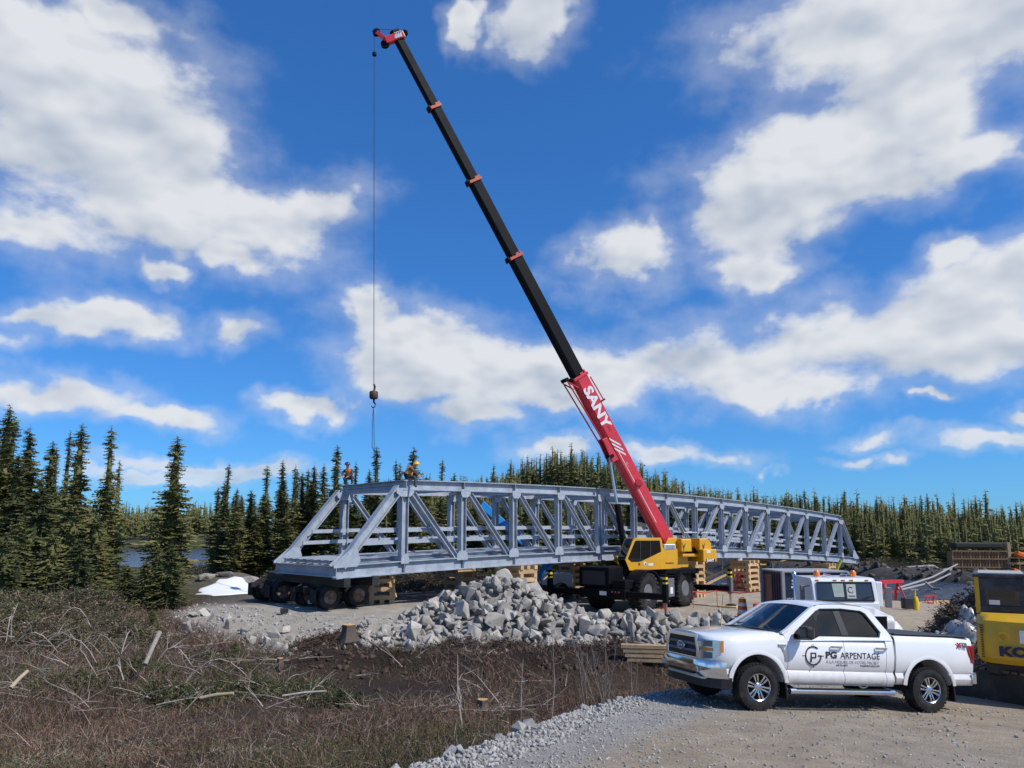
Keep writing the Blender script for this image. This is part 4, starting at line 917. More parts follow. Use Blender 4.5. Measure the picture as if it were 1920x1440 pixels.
for sx in (-.95, .95):
    for sy in (-.95, .95): MB().lathe([(-.16, .2), (-.16, .42), (.16, .42), (.16, .2)], 20, Matrix.Translation((sx, sy, .42)), close=True).build('wheel', m_tyre, lt, smooth=40)
sd = Vector((0, -1, 0)); yv = -sd.cross(dv); yv = yv if yv.z > 0 else -yv
text_part('S-85', .36, a-dv*-1.25+Vector((0, -.25, 0))-yv*.12, -dv, yv, m_white, lt, align='LEFT', bold=.012)
text_part('Genie', .36, a+dv*2.55+Vector((0, -.25, 0))-yv*.12, -dv, yv, m_white, lt, align='LEFT', bold=.012)
# ================================================================== mobile crane
m_yel = mat('crane_yellow', (.72, .36, .012), .38, 0, .06, 3., 0, coat=.3, dirt=(.45, .27, .05), dscale=2.5, damt=.25)
m_cred = mat('crane_red', (.60, .026, .038), .36, 0, .08, 2.5, 0, coat=.3, dirt=(.40, .05, .06), dscale=1.5, damt=.5)
m_cblk = mat('boom_black', (.004, .0045, .0065), .6, 0, .2, 2., 0, spec=.15)
m_chrome = mat('chrome', (.75, .76, .78), .12, 1., .05, 5.); m_grey = mat('machine_grey', (.16, .165, .175), .5, .2, .12, 4.)
m_glass = glass_mat('tinted_glass', (.30, .34, .36), .05); m_dglass = glass_mat('dark_glass', (.09, .10, .11), .01); m_hi = mat('hazard_yellow', (.75, .5, .02), .5); m_int = mat('cab_interior', (.03, .03, .032), .8)
CC = Vector((7.2, 40.55)); CZ = hz(CC.x, CC.y); CA = Vector((.66, .75)).normalized(); CS = Vector((CA.y, -CA.x))
cr = thing('mobile_crane', 'yellow and black rough terrain crane with long red and black telescopic boom raised', 'crane', (CC.x, CC.y, CZ)); cor = Vector((CC.x, CC.y, CZ))
def CPt(a, s, z): return Vector((CA.x*a+CS.x*s, CA.y*a+CS.y*s, z))
CM = Matrix(((CA.x, CS.x, 0), (CA.y, CS.y, 0), (0, 0, 1))); 
CM = Matrix.Rotation(math.atan2(CA.y, CA.x), 3, 'Z')
def cbox(name, a, s, z, d, m, bevel=.02, par=cr): return MB().box(CPt(a, s, z), d, CM).build(name, m, par, bevel=bevel)
def cprism(name, poly, s0, s1, m, bevel=.02, par=None): return MB().prism(poly, s0, s1, lambda a, b, t: CPt(a, t, b)).build(name, m, par or cr, bevel=bevel)
CW = [(-2.0, 1.3), (2.0, 1.3), (-2.0, -1.3), (2.0, -1.3)]
def rt_wheel(a, s):
    Mx = Matrix.Rotation(math.atan2(CA.y, CA.x), 4, 'Z'); Mx.translation = CPt(a, s, .99); k = -1 if s > 0 else 1
    Mx = Mx @ Matrix.Diagonal((1, k, 1, 1)); b = MB(); w = .70; R = .95; rim = .43
    b.lathe([(-w*.40, rim), (-w*.5, rim+.1), (-w*.53, R*.78), (-w*.47, R*.95), (-w*.3, R), (w*.3, R), (w*.47, R*.95), (w*.53, R*.78), (w*.5, rim+.1), (w*.40, rim)], 40, Mx, close=True)
    for i in range(22):                             # chevron lugs
        for sd in (-1, 1):
            th = 2*math.pi*(i+(.5 if sd > 0 else 0))/22; c, q = math.cos(th), math.sin(th)
            rot = Matrix(((c, 0, -q), (0, 1, 0), (q, 0, c))).to_4x4(); lug = rot @ Matrix.Translation((R+.005, sd*w*.27, 0)) @ Matrix.Rotation(sd*.45, 4, 'X')
            vs = [Mx @ (lug @ Vector((x, y*w*.27, z*.075))) for x in (-.08, .055) for y in (-1, 1) for z in (-1, 1)]
            b.add(vs, [(0, 1, 3, 2), (4, 6, 7, 5), (0, 4, 5, 1), (2, 3, 7, 6), (0, 2, 6, 4), (1, 5, 7, 3)])
    wh = b.build('wheel', m_tyre, cr, smooth=35)
    MB().lathe([(w*.42, rim+.005), (w*.44, rim*.95), (w*.25, rim*.86), (w*.22, rim*.55), (w*.36, rim*.50), (w*.36, rim*.25), (w*.44, rim*.22), (w*.44, .001), (w*.1, .001), (-w*.4, rim)], 30, Mx).build('rim', m_grey, wh, smooth=35)
for a, s in CW: rt_wheel(a, s)
cbox('chassis_frame', 0, 0, 1.15, (7.0, 1.1, .5), m_cblk); 
for a in (-2, 2): MB().tube([CPt(a, -1.1, .93), CPt(a, 1.1, .93)], .18, 12).build('axle', m_cblk, cr, smooth=50)
cbox('engine_housing', -3.15, -.55, 1.78, (1.35, 1.9, 1.05), m_cblk, .05); cbox('radiator_grille', -3.84, -.55, 1.75, (.03, 1.4, .7), m_int, 0); cbox('step_box', -3.2, .95, 1.45, (1.2, .8, .45), m_cblk, .05)
for a, s in CW:
    arc = [(a+1.24*math.cos(t), .99+1.17*math.sin(t)) for t in np.linspace(R_(28), R_(152), 12)]; arc2 = [(a+1.17*math.cos(t), .99+1.10*math.sin(t)) for t in np.linspace(R_(152), R_(28), 12)]
    cprism('fender', arc+arc2, s-.42, s+.42, m_cblk, .01)
cbox('deck', .1, 1.1, 1.72, (2.6, .75, .06), m_cblk); cbox('deck', .1, -1.1, 1.72, (2.6, .75, .06), m_cblk)
cbox('tool_cabinet', .35, 1.25, 1.1, (1.1, .55, 1.0), m_grey, .03); cbox('cabinet_label', .55, 1.53, .95, (.28, .01, .35), m_white, 0)
def outrigger(a, sgn, ext, pad):
    cbox('outrigger_beam', a, sgn*(1.3+ext/2), .98, (.32, ext, .30), m_cblk, .02)
    e = 1.3+ext; cbox('jack_sleeve', a, sgn*e, 1.15, (.26, .24, .9), m_cblk if a < 0 else m_grey, .02); g0 = CPt(a, sgn*e, 0); zg = hz(g0.x+CC.x, g0.y+CC.y)-CZ
    MB().tube([CPt(a, sgn*e, .8), CPt(a, sgn*e, zg+.12)], .07, 12).build('jack_leg', m_chrome if pad else m_grey, cr, smooth=50)
    MB().lathe([(0, .3), (.06, .3), (.12, .12), (.12, 0)], 18, Matrix.Translation(CPt(a, sgn*e, zg+.06)) @ Matrix.Rotation(R_(90), 4, 'X')).build('jack_foot', m_cblk, cr, smooth=40)
    for j in range(4): cbox('hazard_stripe', a, sgn*e+.0, 1.63+.0+j*.12, (.20, .18, .118), m_hi if j % 2 == 0 else m_cblk, 0)
    o = tag(MB().box(Vector((CC.x, CC.y, CZ))+CPt(a, sgn*e, zg+.03), (1.1, 1.1, .1), CM).build('crane_mat', m_tim, None, bevel=.01), 'square timber mat under a crane outrigger foot', 'mat', 'timber mats under the outriggers')
for a, pd in ((-3.7, False), (3.5, True)):
    cbox('outrigger_box', a, 0, .98, (.5, 2.8, .5), m_cblk, .03)
    for sg in (1, -1): outrigger(a, sg, 2.25, pd)
cbox('number_plate', -3.965, .1, 1.0, (.012, .42, .2), m_white, 0); text_part('L 72834', .11, CPt(-3.974, -.08, .96), -CS.to_3d(), (0, 0, 1), m_int, cr, 'plate_digits') if False else None
for s in (.65, .85, 1.05): MB().lathe([(0, .05), (.03, .045), (.03, 0)], 12, Matrix.Translation(CPt(-3.96, s, 1.08)) @ Matrix.Rotation(math.atan2(CA.y, CA.x)+R_(90), 4, 'Z')).build('tail_lamp', m_red, cr)
# superstructure
TC = Vector((.2, .15, 0)); U = Vector((-.913, -.408, 0)).normalized(); LL = Vector((-U.y, U.x, 0))
def SPt(f, l, z): return TC+U*f+LL*l+Vector((0, 0, z-CZ))            # z in world
SM = Matrix.Rotation(math.atan2(U.y, U.x), 3, 'Z')
def sbox(name, f, l, z, d, m, bevel=.02, par=cr): return MB().box(SPt(f, l, z), d, SM).build(name, m, par, bevel=bevel)
def sprism(name, poly, l0, l1, m, bevel=.02, par=None): return MB().prism(poly, l0, l1, lambda a, b, t: SPt(a, t, b)).build(name, m, par or cr, bevel=bevel)
MB().lathe([(0, .85), (.35, .85), (.35, 0)], 32, Matrix.Translation(SPt(0, 0, CZ+1.4)) @ Matrix.Rotation(R_(90), 4, 'X')).build('turntable', m_cblk, cr, smooth=40)
sbox('turret_deck', -.7, 0, CZ+1.95, (4.6, 1.9, .3), m_cblk, .04)
for l in (-.55, .55): sprism('turret_plate', [(.9, .95), (1.7, 1.5), (1.5, 1.75), (-.6, 1.7), (-1.2, 2.75), (-1.75, 2.75), (-2.5, 1.7), (-2.6, .95)], l-.06, l+.06, m_yel, .02)
# cab
front = (1.77, 2.70); CABL = (.78, 1.62)
outer = [(2.05, 1.06), (2.30, 1.62), (1.80, 2.66), (1.68, 2.74), (.02, 2.74), (-.02, 2.66), (-.10, 2.22), (-1.05, 2.16), (-1.05, 1.38), (-.65, 1.10)]
inner = [(1.95, 1.50), (2.16, 1.66), (1.70, 2.56), (1.62, 2.62), (.12, 2.62), (.08, 2.56), (.02, 2.02), (.1, 1.98), (1.3, 1.52), (1.5, 1.49)]
cab = thing('cab', '', None); 
cab.parent = cr; del cab['label']
for l0, l1 in ((1.56, 1.62), (.78, .84)):
    b = MB(); n_ = len(outer)
    for t in (l0, l1): b.add([SPt(a, t, z) for a, z in outer]+[SPt(a, t, z) for a, z in inner], [(i, (i+1) % n_, n_+(i+1) % n_, n_+i) for i in range(n_)])
    b.f += [(i, (i+1) % n_, 2*n_+(i+1) % n_, 2*n_+i) for i in range(n_)]+[(n_+i, n_+(i+1) % n_, 3*n_+(i+1) % n_, 3*n_+i) for i in range(n_)]
    b.build('cab_side', m_yel, cab)
    MB().prism(inner, (l0+l1)/2-.006, (l0+l1)/2+.006, lambda a, z, t: SPt(a, t, z)).build('side_window', m_dglass, cab)
    for fx in (1.35, .72): MB().bar(SPt(fx, (l0+l1)/2, 1.52 if fx > 1 else 1.75), SPt(fx-.02, (l0+l1)/2, 2.62), .05, .045).build('door_pillar', m_int, cab)
sbox('cab_roof', .86, 1.2, 2.73, (1.72, .86, .06), m_yel, .02, cab); sprism('cab_floor', [(2.0, 1.07), (-.65, 1.12), (-1.0, 1.4), (-1.0, 2.14), (-.1, 2.14), (.0, 1.6), (2.1, 1.25)], .86, 1.54, m_yel, .02, cab)
MB().add([SPt(2.29, .84, 1.63), SPt(2.29, 1.56, 1.63), SPt(1.79, 1.56, 2.68), SPt(1.79, .84, 2.68)], [(0, 1, 2, 3)]).build('windshield', m_dglass, cab)
MB().add([SPt(2.06, .84, 1.1), SPt(2.06, 1.56, 1.1), SPt(2.28, 1.56, 1.6), SPt(2.28, .84, 1.6)], [(0, 1, 2, 3)]).build('lower_windshield', m_dglass, cab)
sbox('seat', .75, 1.2, 1.75, (.5, .5, .2), m_int, .05, cab); sbox('seat_back', .5, 1.2, 2.1, (.14, .48, .7), m_int, .05, cab); sbox('console', 1.6, 1.2, 1.7, (.3, .5, .4), m_int, .04, cab)
sbox('vent_box', -.55, 1.45, 2.27, (.75, .4, .3), m_white, .04); 
for j in range(4): sbox('vent_slat', -.55, 1.656, 2.18+j*.055, (.62, .012, .02), m_int, 0)
text_part('SRC865XL', .12, SPt(-.25, 1.627, 1.36), -U, (0, 0, 1), m_int, cr); sbox('decal', .72, 1.624, 1.35, (.32, .008, .14), m_white, 0); sbox('decal', 1.45, 1.624, 1.38, (.10, .008, .12), m_int, 0)
MB().lathe([(0, .10), (.008, .10), (.008, 0)], 18, Matrix.Translation(SPt(1.08, 1.62, 1.4)) @ SM.to_4x4()).build('emblem_disc', m_white, cr)
sprism('emblem_mark', [(1.12, 1.33), (1.05, 1.44), (1.0, 1.36), (1.04, 1.35)], 1.628, 1.633, m_int, 0)
# winches, counterweight
sbox('winch_drum_cover', -2.15, .6, 2.33, (.72, .8, .72), m_yel, .06); sbox('winch_drum_cover', -2.15, -.6, 2.3, (.7, .7, .7), m_yel, .06); MB().tube([SPt(-2.65, -.9, 2.0), SPt(-2.65, .9, 2.0)], .22, 16).build('winch_drum', m_cblk, cr, smooth=50); sbox('winch_bed', -2.5, 0, 1.78, (1.2, 1.9, .16), m_yel, .03)
sprism('counterweight', [(-2.88, 2.72), (-3.45, 2.72), (-3.72, 2.45), (-3.72, 2.05), (-2.88, 2.05)], -1.2, 1.2, m_yel, .05)
sbox('counterweight_slab', -3.5, 0, 1.76, (.95, 2.64, .72), m_yel, .05); sbox('decal', -3.4, 1.326, 1.98, (.28, .01, .16), m_white, 0); sbox('nameplate', -3.52, 1.324, 1.50, (.62, .008, .17), m_cblk, 0)
text_part('SANY', .2, SPt(-3.25, 1.333, 1.435), -U, (0, 0, 1), m_white, cr, bold=.012)
for f in (-1.95, -3.15): sprism('bracket_mark', [(f+.12, 2.5), (f+.02, 2.28), (f-.12, 2.48), (f-.03, 2.2), (f, 2.0), (f+.04, 2.2)], 1.004 if f > -2.5 else 1.204, 1.012 if f > -2.5 else 1.212, m_int, 0)
for f in (-2.0, -3.3): MB().tube([SPt(f, 1.0, 2.75), SPt(f, 1.0, 3.05), SPt(f-.9, 1.0, 3.05), SPt(f-.9, 1.0, 2.75)], .02, 6).build('hand_rail', m_white, cr)
# boom
pv = P(1243, 1008, 41.3); tp = P(747, 75, 34.7); BA = (tp-pv).normalized(); BS = Vector((0, 0, 1)).cross(BA).normalized(); BNv = BA.cross(BS)   # BS: side ; BNv: upper side
if BS.y > 0: BS = -BS
if BNv.z < 0: BNv = -BNv
def at_py(y):
    lo_, hi_ = 0., 1.
    for _ in range(40):
        m_ = (lo_+hi_)/2
        if proj(pv.lerp(tp, m_))[1] > y: lo_ = m_
        else: hi_ = m_
    return lo_
ts = [at_py(v) for v in (708, 484, 341, 203)]
def section(name, t0, t1, h, m, parent=None):
    w = h*.72; a, c = pv.lerp(tp, t0)-cor, pv.lerp(tp, t1)-cor
    prof = [(-w/2, h*.46), (-w*.44, h*.5), (w*.44, h*.5), (w/2, h*.46), (w/2, -h*.28), (w*.34, -h*.46), (w*.15, -h*.5), (-w*.15, -h*.5), (-w*.34, -h*.46), (-w/2, -h*.28)]
    vs = [p+BS*x+BNv*y for p in (a, c) for x, y in prof]; k = len(prof)
    return MB().add(vs, [tuple(range(k)), tuple(range(k, 2*k))]+[(i, (i+1) % k, k+(i+1) % k, k+i) for i in range(k)]).build(name, m, parent or cr)
HS = (.90, .76, .66, .57, .48); tt = [-.012]+ts+[1.016]
bs = section('boom_base_section', tt[0], tt[1], HS[0], m_cred)
for k in range(1, 5): section('boom_section', tt[k]-.01, tt[k+1], HS[k], m_cblk)
BX = Matrix((BA, BS, BNv)).transposed()
def bbox(name, t, along, s, n, d, m, bevel=.015, par=None): return MB().box(pv.lerp(tp, t)-cor+BA*along+BS*s+BNv*n, d, BX).build(name, m, par or cr, bevel=bevel)
m_ored = mat('collar_red', (.42, .07, .035), .5, 0, .2, 6.)
for k in range(1, 5):
    h = HS[k-1]; col = m_cred if k == 1 else m_ored
    bbox('boom_collar', tt[k], 0, 0, 0, (.16, h*.72+.12, h+.12), col, .02); bbox('wear_pad_bracket', tt[k], .1, 0, h*.5+.04, (.28, .3, .10), col); bbox('wear_pad_bracket', tt[k], .06, 0, -h*.5-.05, (.25, .35, .12), m_cblk)
    for s in (-1, 1): bbox('collar_bolt_plate', tt[k], .12, s*(h*.36+.03), .12, (.12, .05, .22), col)
bbox('trim_stripe', (tt[0]+tt[1])/2, -1.6, HS[0]*.36+.004, -.12, (4.6, .01, .03), m_white, 0)
for j in range(3): 
    c0 = pv.lerp(tp, at_py(832))-cor+BA*(.05-j*.30)+BS*(HS[0]*.36+.006)
    MB().add([c0+BNv*.20-BA*.36, c0+BNv*.20-BA*.22, c0-BNv*.26+BA*.42, c0-BNv*.26+BA*.28], [(0, 1, 2, 3)]).build('white_stripe', m_white, bs)
t_s = pv.lerp(tp, at_py(728))-cor
text_part('SANY', .82, t_s+BS*(HS[0]*.36+.004)-BNv*.26, -BA, BNv, m_white, bs, width=2.55, bold=.03, ext=.003)
t_s = pv.lerp(tp, at_py(800))-cor; text_part('SRC', .22, t_s+BS*(HS[0]*.36+.004)-BNv*.02, -BA, BNv, m_int, bs, ext=.003)
t_s = pv.lerp(tp, at_py(868))-cor; text_part('C·····', .16, t_s+BS*(HS[0]*.36+.004)-BNv*.05, -BA, BNv, m_white, bs, ext=.003)
q = pv.lerp(tp, at_py(907))-cor; MB().lathe([(-.1, .24), (.10, .24), (.16, .18), (.16, 0)], 24, Matrix.Translation(q+BS*(HS[0]*.36)+BNv*.08) @ Matrix.Rotation(R_(180), 4, 'Z')).build('pin_boss', m_cred, cr, smooth=40)
for s in (-1, 1):
    a = pv.lerp(tp, at_py(842))-cor-BNv*.5; MB().bar(a-BA*.5+BS*s*.24, a+BA*.9+BNv*.12+BS*s*.24, .08, .5, BNv).build('cylinder_lug', m_cred, cr, bevel=.02)
up_ = pv.lerp(tp, at_py(846))-cor-BNv*.60; lo_ = SPt(1.25, 0, 1.75); mid = up_.lerp(lo_, .52)
MB().tube([up_, mid], .085, 14).build('lift_ram', m_chrome, cr, smooth=50); MB().tube([up_.lerp(lo_, .48), lo_], .17, 16).build('lift_cylinder', m_cblk, cr, smooth=50); MB().tube([up_-BS*.35, up_+BS*.35], .1, 12).build('lug_pin', m_cblk, cr, smooth=50)
# folded guide frame under the collar, and pipe along the underside
a = pv.lerp(tp, at_py(716))-cor; 
for s in (-.25, .25):
    MB().tube([a-BNv*.45+BS*s-BA*.2, a-BNv*.85+BS*s+BA*.35, a-BNv*.80+BS*s+BA*.55], .04, 6).build('guide_frame', m_cred, cr)
    MB().tube([a-BNv*.85+BS*s+BA*.35, a-BNv*.75+BS*s-BA*1.2, a-BNv*.60+BS*s-BA*3.9], .04, 6).build('stay_pipe', m_cred, cr)
bbox('guide_head', at_py(716), .5, 0, -.82, (.2, .6, .2), m_cblk); MB().tube([a+BNv*.55+BS*.3, a+BNv*.62+BS*.3-BA*1.5], .035, 6).build('side_rail', m_cred, cr); bbox('rail_stop', at_py(716), -1.5, .3, .55, (.08, .12, .3), m_cblk)
# boom head and auxiliary sheave arm
hd = tp-cor; hdir = (P(709, 66, 34.3)-P(757, 66, 34.7)).normalized(); hup = BA
t1 = P(757, 66, 34.7)-cor; t2 = P(722, 78, 34.5)-cor; t3 = P(706, 61, 34.4)-cor
MB().bar(t1, t2, .36, .36, hup).build('boom_head', m_cred, cr, bevel=.03); MB().bar(t2+(t1-t2)*.1, t3, .24, .22, hup).build('sheave_arm', m_cred, cr, bevel=.02)
sw = (t1-t2); off = Vector((0, -.192, 0))
for j in range(3): p_ = t1.lerp(t2, .14+j*.13); MB().box(p_+off, (.12, .01, .34), Matrix.Rotation(-.2, 3, 'Y')).build('white_band', m_white, cr)
def sheave(p, r, name='sheave'): MB().lathe([(-.06, 0), (-.06, r), (-.02, r*.85), (.02, r*.85), (.06, r), (.06, 0)], 20, Matrix.Translation(p)).build(name, m_cblk, cr, smooth=40)
sheave(t3, .2); sheave(t2-Vector((0, 0, .15)), .22); sheave(t1+Vector((.05, 0, .12)), .16)
tt3 = t3+Vector((-.12, 0, -.05)); m_rope = mat('steel_rope', (.05, .05, .055), .6, .4)
hk = P(701, 730, 34.2)
MB().tube([tt3, hk-cor], .016, 6).build('hoist_rope', m_rope, cr); MB().tube([t1+Vector((.1, 0, .25)), t3+Vector((0, 0, .2))], .012, 5).build('head_rope', m_rope, cr)
MB().tube([tt3+Vector((-.02, .06, 0)), P(702, 100, 34.4)-cor], .014, 5).build('switch_line', m_rope, cr); MB().lathe([(-.1, .05), (-.06, .11), (.08, .11), (.12, .03)], 12, Matrix.Translation(P(702, 102, 34.4)-cor) @ Matrix.Rotation(R_(90), 4, 'X')).build('switch_weight', m_cblk, cr)
b = MB().tube([pv.lerp(tp, .02)-cor+BNv*.62, pv.lerp(tp, .5)-cor+BNv*.42, tp-cor+BNv*.32], .012, 5); b.build('boom_rope', m_rope, cr)
# hook ball and slings
hb = thing('hook_ball', 'dark rusty overhaul ball with hook and two thin slings hanging from the crane', 'crane hook', hk); m_ball = mat('rusty_ball', (.085, .05, .042), .7, .2, .25, 8.)
MB().lathe([(-.19, .02), (-.19, .16), (-.13, .21), (.13, .21), (.19, .16), (.19, .02)], 20, Matrix.Translation((0, 0, -.28)) @ Matrix.Rotation(R_(90), 4, 'X')).build('ball', m_ball, hb, smooth=40)
MB().tube([(0, 0, .25), (.05, 0, .12), (0, 0, -.1)], .05, 8).build('swivel', m_ball, hb); MB().tube([(0, 0, -.4), (.02, 0, -.62)], .045, 8).build('shank', m_cblk, hb)
MB().tube([(0, 0, -.62), (.09, 0, -.72), (.07, 0, -.86), (-.04, 0, -.9), (-.1, 0, -.8)], .04, 8, .02).build('hook', m_cblk, hb, smooth=60)
e1 = P(698, 838, 34.2)-hk; e2 = P(702, 838, 34.2)-hk; e3 = P(701, 882, 34.2)-hk
MB().tube([(0, 0, -.86), e1*.5+Vector((-.03, 0, -.2)), e1], .014, 5).build('sling', m_rope, hb); MB().tube([(0, 0, -.86), e2, e3], .014, 5).build('sling', m_rope, hb); MB().tube([e1, e1+Vector((.06, 0, -.12)), e2+Vector((0, 0, -.25))], .02, 5).build('sling_hook', m_rope, hb)
# ================================================================== pickup truck   (x forward, y left, z up; origin = front axle on the ground)
m_wp = mat('white_car_paint', (.80, .81, .82), .22, 0, .015, 2., 0, coat=.9, dirt=(.70, .69, .66), dscale=1.2, damt=.18)
m_trim = mat('black_trim', (.012, .012, .013), .45, 0, .2, 8.); m_lens = mat('headlamp_lens', (.62, .65, .68), .08, .6, .1, 8., coat=.8); m_amb = mat('amber_lens', (.75, .25, .01), .2, coat=.6); m_rlens = mat('red_lens', (.33, .008, .012), .15, 0, .1, 9., coat=.8)
m_alloy = mat('polished_alloy', (.62, .63, .65), .22, 1., .06, 6.); m_txt = mat('vinyl_black', (.022, .022, .025), .5); m_gtxt = mat('vinyl_grey', (.32, .33, .34), .5); m_rtxt = mat('vinyl_red', (.5, .02, .03), .5)
m_wsh = glass_mat('windshield_glass', (.60, .68, .70), .07); m_sg = glass_mat('side_glass', (.06, .075, .09), .05)
def add_dust(m, z0, z1, col, amt):
    t = m.node_tree; n = t.nodes; l = t.links; b = n['Principled BSDF']; src = b.inputs['Base Color'].links[0].from_socket
    tc_ = n.new('ShaderNodeTexCoord'); sp = n.new('ShaderNodeSeparateXYZ'); l.new(tc_.outputs['Object'], sp.inputs[0]); nz = n.new('ShaderNodeTexNoise'); l.new(tc_.outputs['Object'], nz.inputs['Vector']); nz.inputs['Scale'].default_value = 7; nz.inputs['Detail'].default_value = 8; nz.inputs['Roughness'].default_value = .7
    r = n.new('ShaderNodeMapRange'); l.new(sp.outputs['Z'], r.inputs[0]); r.inputs[1].default_value = z0; r.inputs[2].default_value = z1; r.inputs[3].default_value = amt; r.inputs[4].default_value = .0
    mu = n.new('ShaderNodeMath'); mu.operation = 'MULTIPLY'; l.new(r.outputs[0], mu.inputs[0]); l.new(nz.outputs['Fac'], mu.inputs[1])
    x = n.new('ShaderNodeMix'); x.data_type = 'RGBA'; l.new(mu.outputs[0], x.inputs['Factor']); l.new(src, x.inputs['A']); x.inputs['B'].default_value = (*col, 1); l.new(x.outputs['Result'], b.inputs['Base Color'])
add_dust(m_wp, .45, .95, (.36, .31, .25), 1.1)                       # road dust thrown up on the lower panels
pk = thing('pickup_truck', 'white crew cab pickup truck with surveyor lettering on its doors, parked on the gravel', 'pickup truck', (4.12, 14.17, -.18))
pk.rotation_mode = 'XYZ'; pk.rotation_euler = (R_(2.9), R_(-3.8), math.pi+R_(14.5))
def loft(x0, x1, nst, prm, y_sign=None, inner=None):
    """closed loft of body sections; prm(x)->(zb, zt, W, crown)."""
    b = MB(); secs = []; XS = x0 if isinstance(x0, list) else [x0+(x1-x0)*i/(nst-1) for i in range(nst)]; nst = len(XS)
    for x in XS:
        zb, zt, Wd, cr_ = prm(x)
        h = [(Wd-.07, zb), (Wd-.03, zb+.05), (Wd-.010, zb+.12), (Wd-.018, .64), (Wd-.058, .71), (Wd-.020, .78), (Wd, 1.0), (Wd-.012, zt-.16), (Wd-.035, zt-.07), (Wd-.075, zt-.02), (Wd-.15, zt+cr_*.25), (Wd*.55, zt+cr_*.75), (0, zt+cr_)]
        if y_sign is None: ring = [(x, y, z) for y, z in h]+[(x, -y, z) for y, z in h[-2::-1]]
        else: ring = [(x, y_sign*y, z) for y, z in h[:10]]+[(x, y_sign*(Wd-.16), zt-.02), (x, y_sign*(Wd-.16), zb)]
        secs.append(ring)
    k = len(secs[0])
    for r in secs: b.v += r
    for i in range(nst-1): b.f += [(i*k+j, i*k+(j+1) % k, (i+1)*k+(j+1) % k, (i+1)*k+j) for j in range(k)]
    b.f += [tuple(range(k)), tuple(range((nst-1)*k, nst*k))]
    return b
def cut_build(b, name, m, parent, cuts, smooth=32, bevel=0):
    o = b.build(name, m, None); me = o.data; keep = []
    for c in cuts:
        co_ = MB().lathe([(-1.2, c[2]), (1.2, c[2])], 40, Matrix.Translation((c[0], 0, c[1]))).build('cutter', None); md = o.modifiers.new('b', 'BOOLEAN'); md.operation = 'DIFFERENCE'; md.object = co_; md.solver = 'EXACT'; keep.append(co_)
    dg = bpy.context.evaluated_depsgraph_get(); dg.update(); nm = bpy.data.meshes.new_from_object(o.evaluated_get(dg)); bpy.data.objects.remove(o)
    for c in keep: bpy.data.objects.remove(c)
    nm.name = name; nm.materials.clear(); return mesh_obj(name, nm, m, parent, smooth=smooth)
def ease(a, b, t): t = max(0, min(1, t)); return a+(b-a)*t*t*(3-2*t)
def Wf(x): return 1.0 if x < .42 else .60+.40*math.sqrt(max(0, 1-((x-.42)/.535)**2.2))
def p_front(x): return (.50, ease(1.37, 1.26, (x+.6)/1.5), Wf(x), ease(.02, .045, (x+.6)/1.2))
XF = [.955, .952, .945, .93, .91, .88, .84, .79, .72, .64, .55, .45]+[.45-.07*i for i in range(1, 15)]+[-.60]
body = cut_build(loft(XF, 0, 0, p_front), 'front_body', m_wp, pk, [(0, .45, .535)])
fl = lambda x: (.46, 1.30, 1.0, .0)
for sg in (1, -1):
    loft(-.612, -1.800, 3, fl, sg).build('front_door', m_wp, pk, smooth=32); loft(-1.812, -2.72, 3, fl, sg).build('rear_door', m_wp, pk, smooth=32); loft(-2.732, -2.90, 3, lambda x: (.46, 1.36, 1.0, 0), sg).build('cab_corner', m_wp, pk, smooth=32)
cut_build(loft(-2.945, -4.78, 26, lambda x: (.50, 1.41, ease(1.0, .955, (-4.2-x)/.6), -.012)), 'cargo_bed', m_wp, pk, [(-3.69, .45, .535)])
MB().box((-3.86, 0, 1.408), (1.72, 1.70, .05)).build('tonneau_cover', m_trim, pk, bevel=.02); MB().box((-3.86, .875, 1.42), (1.76, .12, .03)).build('bed_rail_cap', m_trim, pk, bevel=.01); MB().box((-3.86, -.875, 1.42), (1.76, .12, .03)).build('bed_rail_cap', m_trim, pk, bevel=.01)
MB().box((-1.8, 0, .62), (2.5, 1.6, .25)).build('floor_pan', m_trim, pk); MB().box((-1.9, 0, .50), (5.4, .8, .16)).build('ladder_frame', m_trim, pk); MB().box((-2.93, 0, .95), (.03, 1.9, .85)).build('bed_gap_filler', m_trim, pk)
# wheel arches: dark liner and lip
for cx in (0, -3.69):
    for sg in (1, -1):
        b = MB(); ns = 16; th = np.linspace(R_(-8), R_(188), ns)
        for (rr, yy) in ((.545, .955), (.545, .45)): b.v += [(cx+rr*math.cos(t), sg*yy, .45+rr*math.sin(t)) for t in th]
        b.f += [(i, i+1, ns+i+1, ns+i) for i in range(ns-1)]; b.f.append(tuple(range(ns, 2*ns))); b.build('arch_liner', m_trim, pk)
        b = MB()
        for (rr, yy) in ((.53, 1.001), (.55, 1.008), (.61, .996), (.58, .96)): b.v += [(cx+rr*math.cos(t), sg*yy, .45+rr*math.sin(t)) for t in np.linspace(R_(5), R_(175), 24)]
        b.f += [(a*24+i, a*24+i+1, ((a+1) % 4)*24+i+1, ((a+1) % 4)*24+i) for a in range(4) for i in range(23)]; b.build('arch_flare', m_wp, pk, smooth=60)
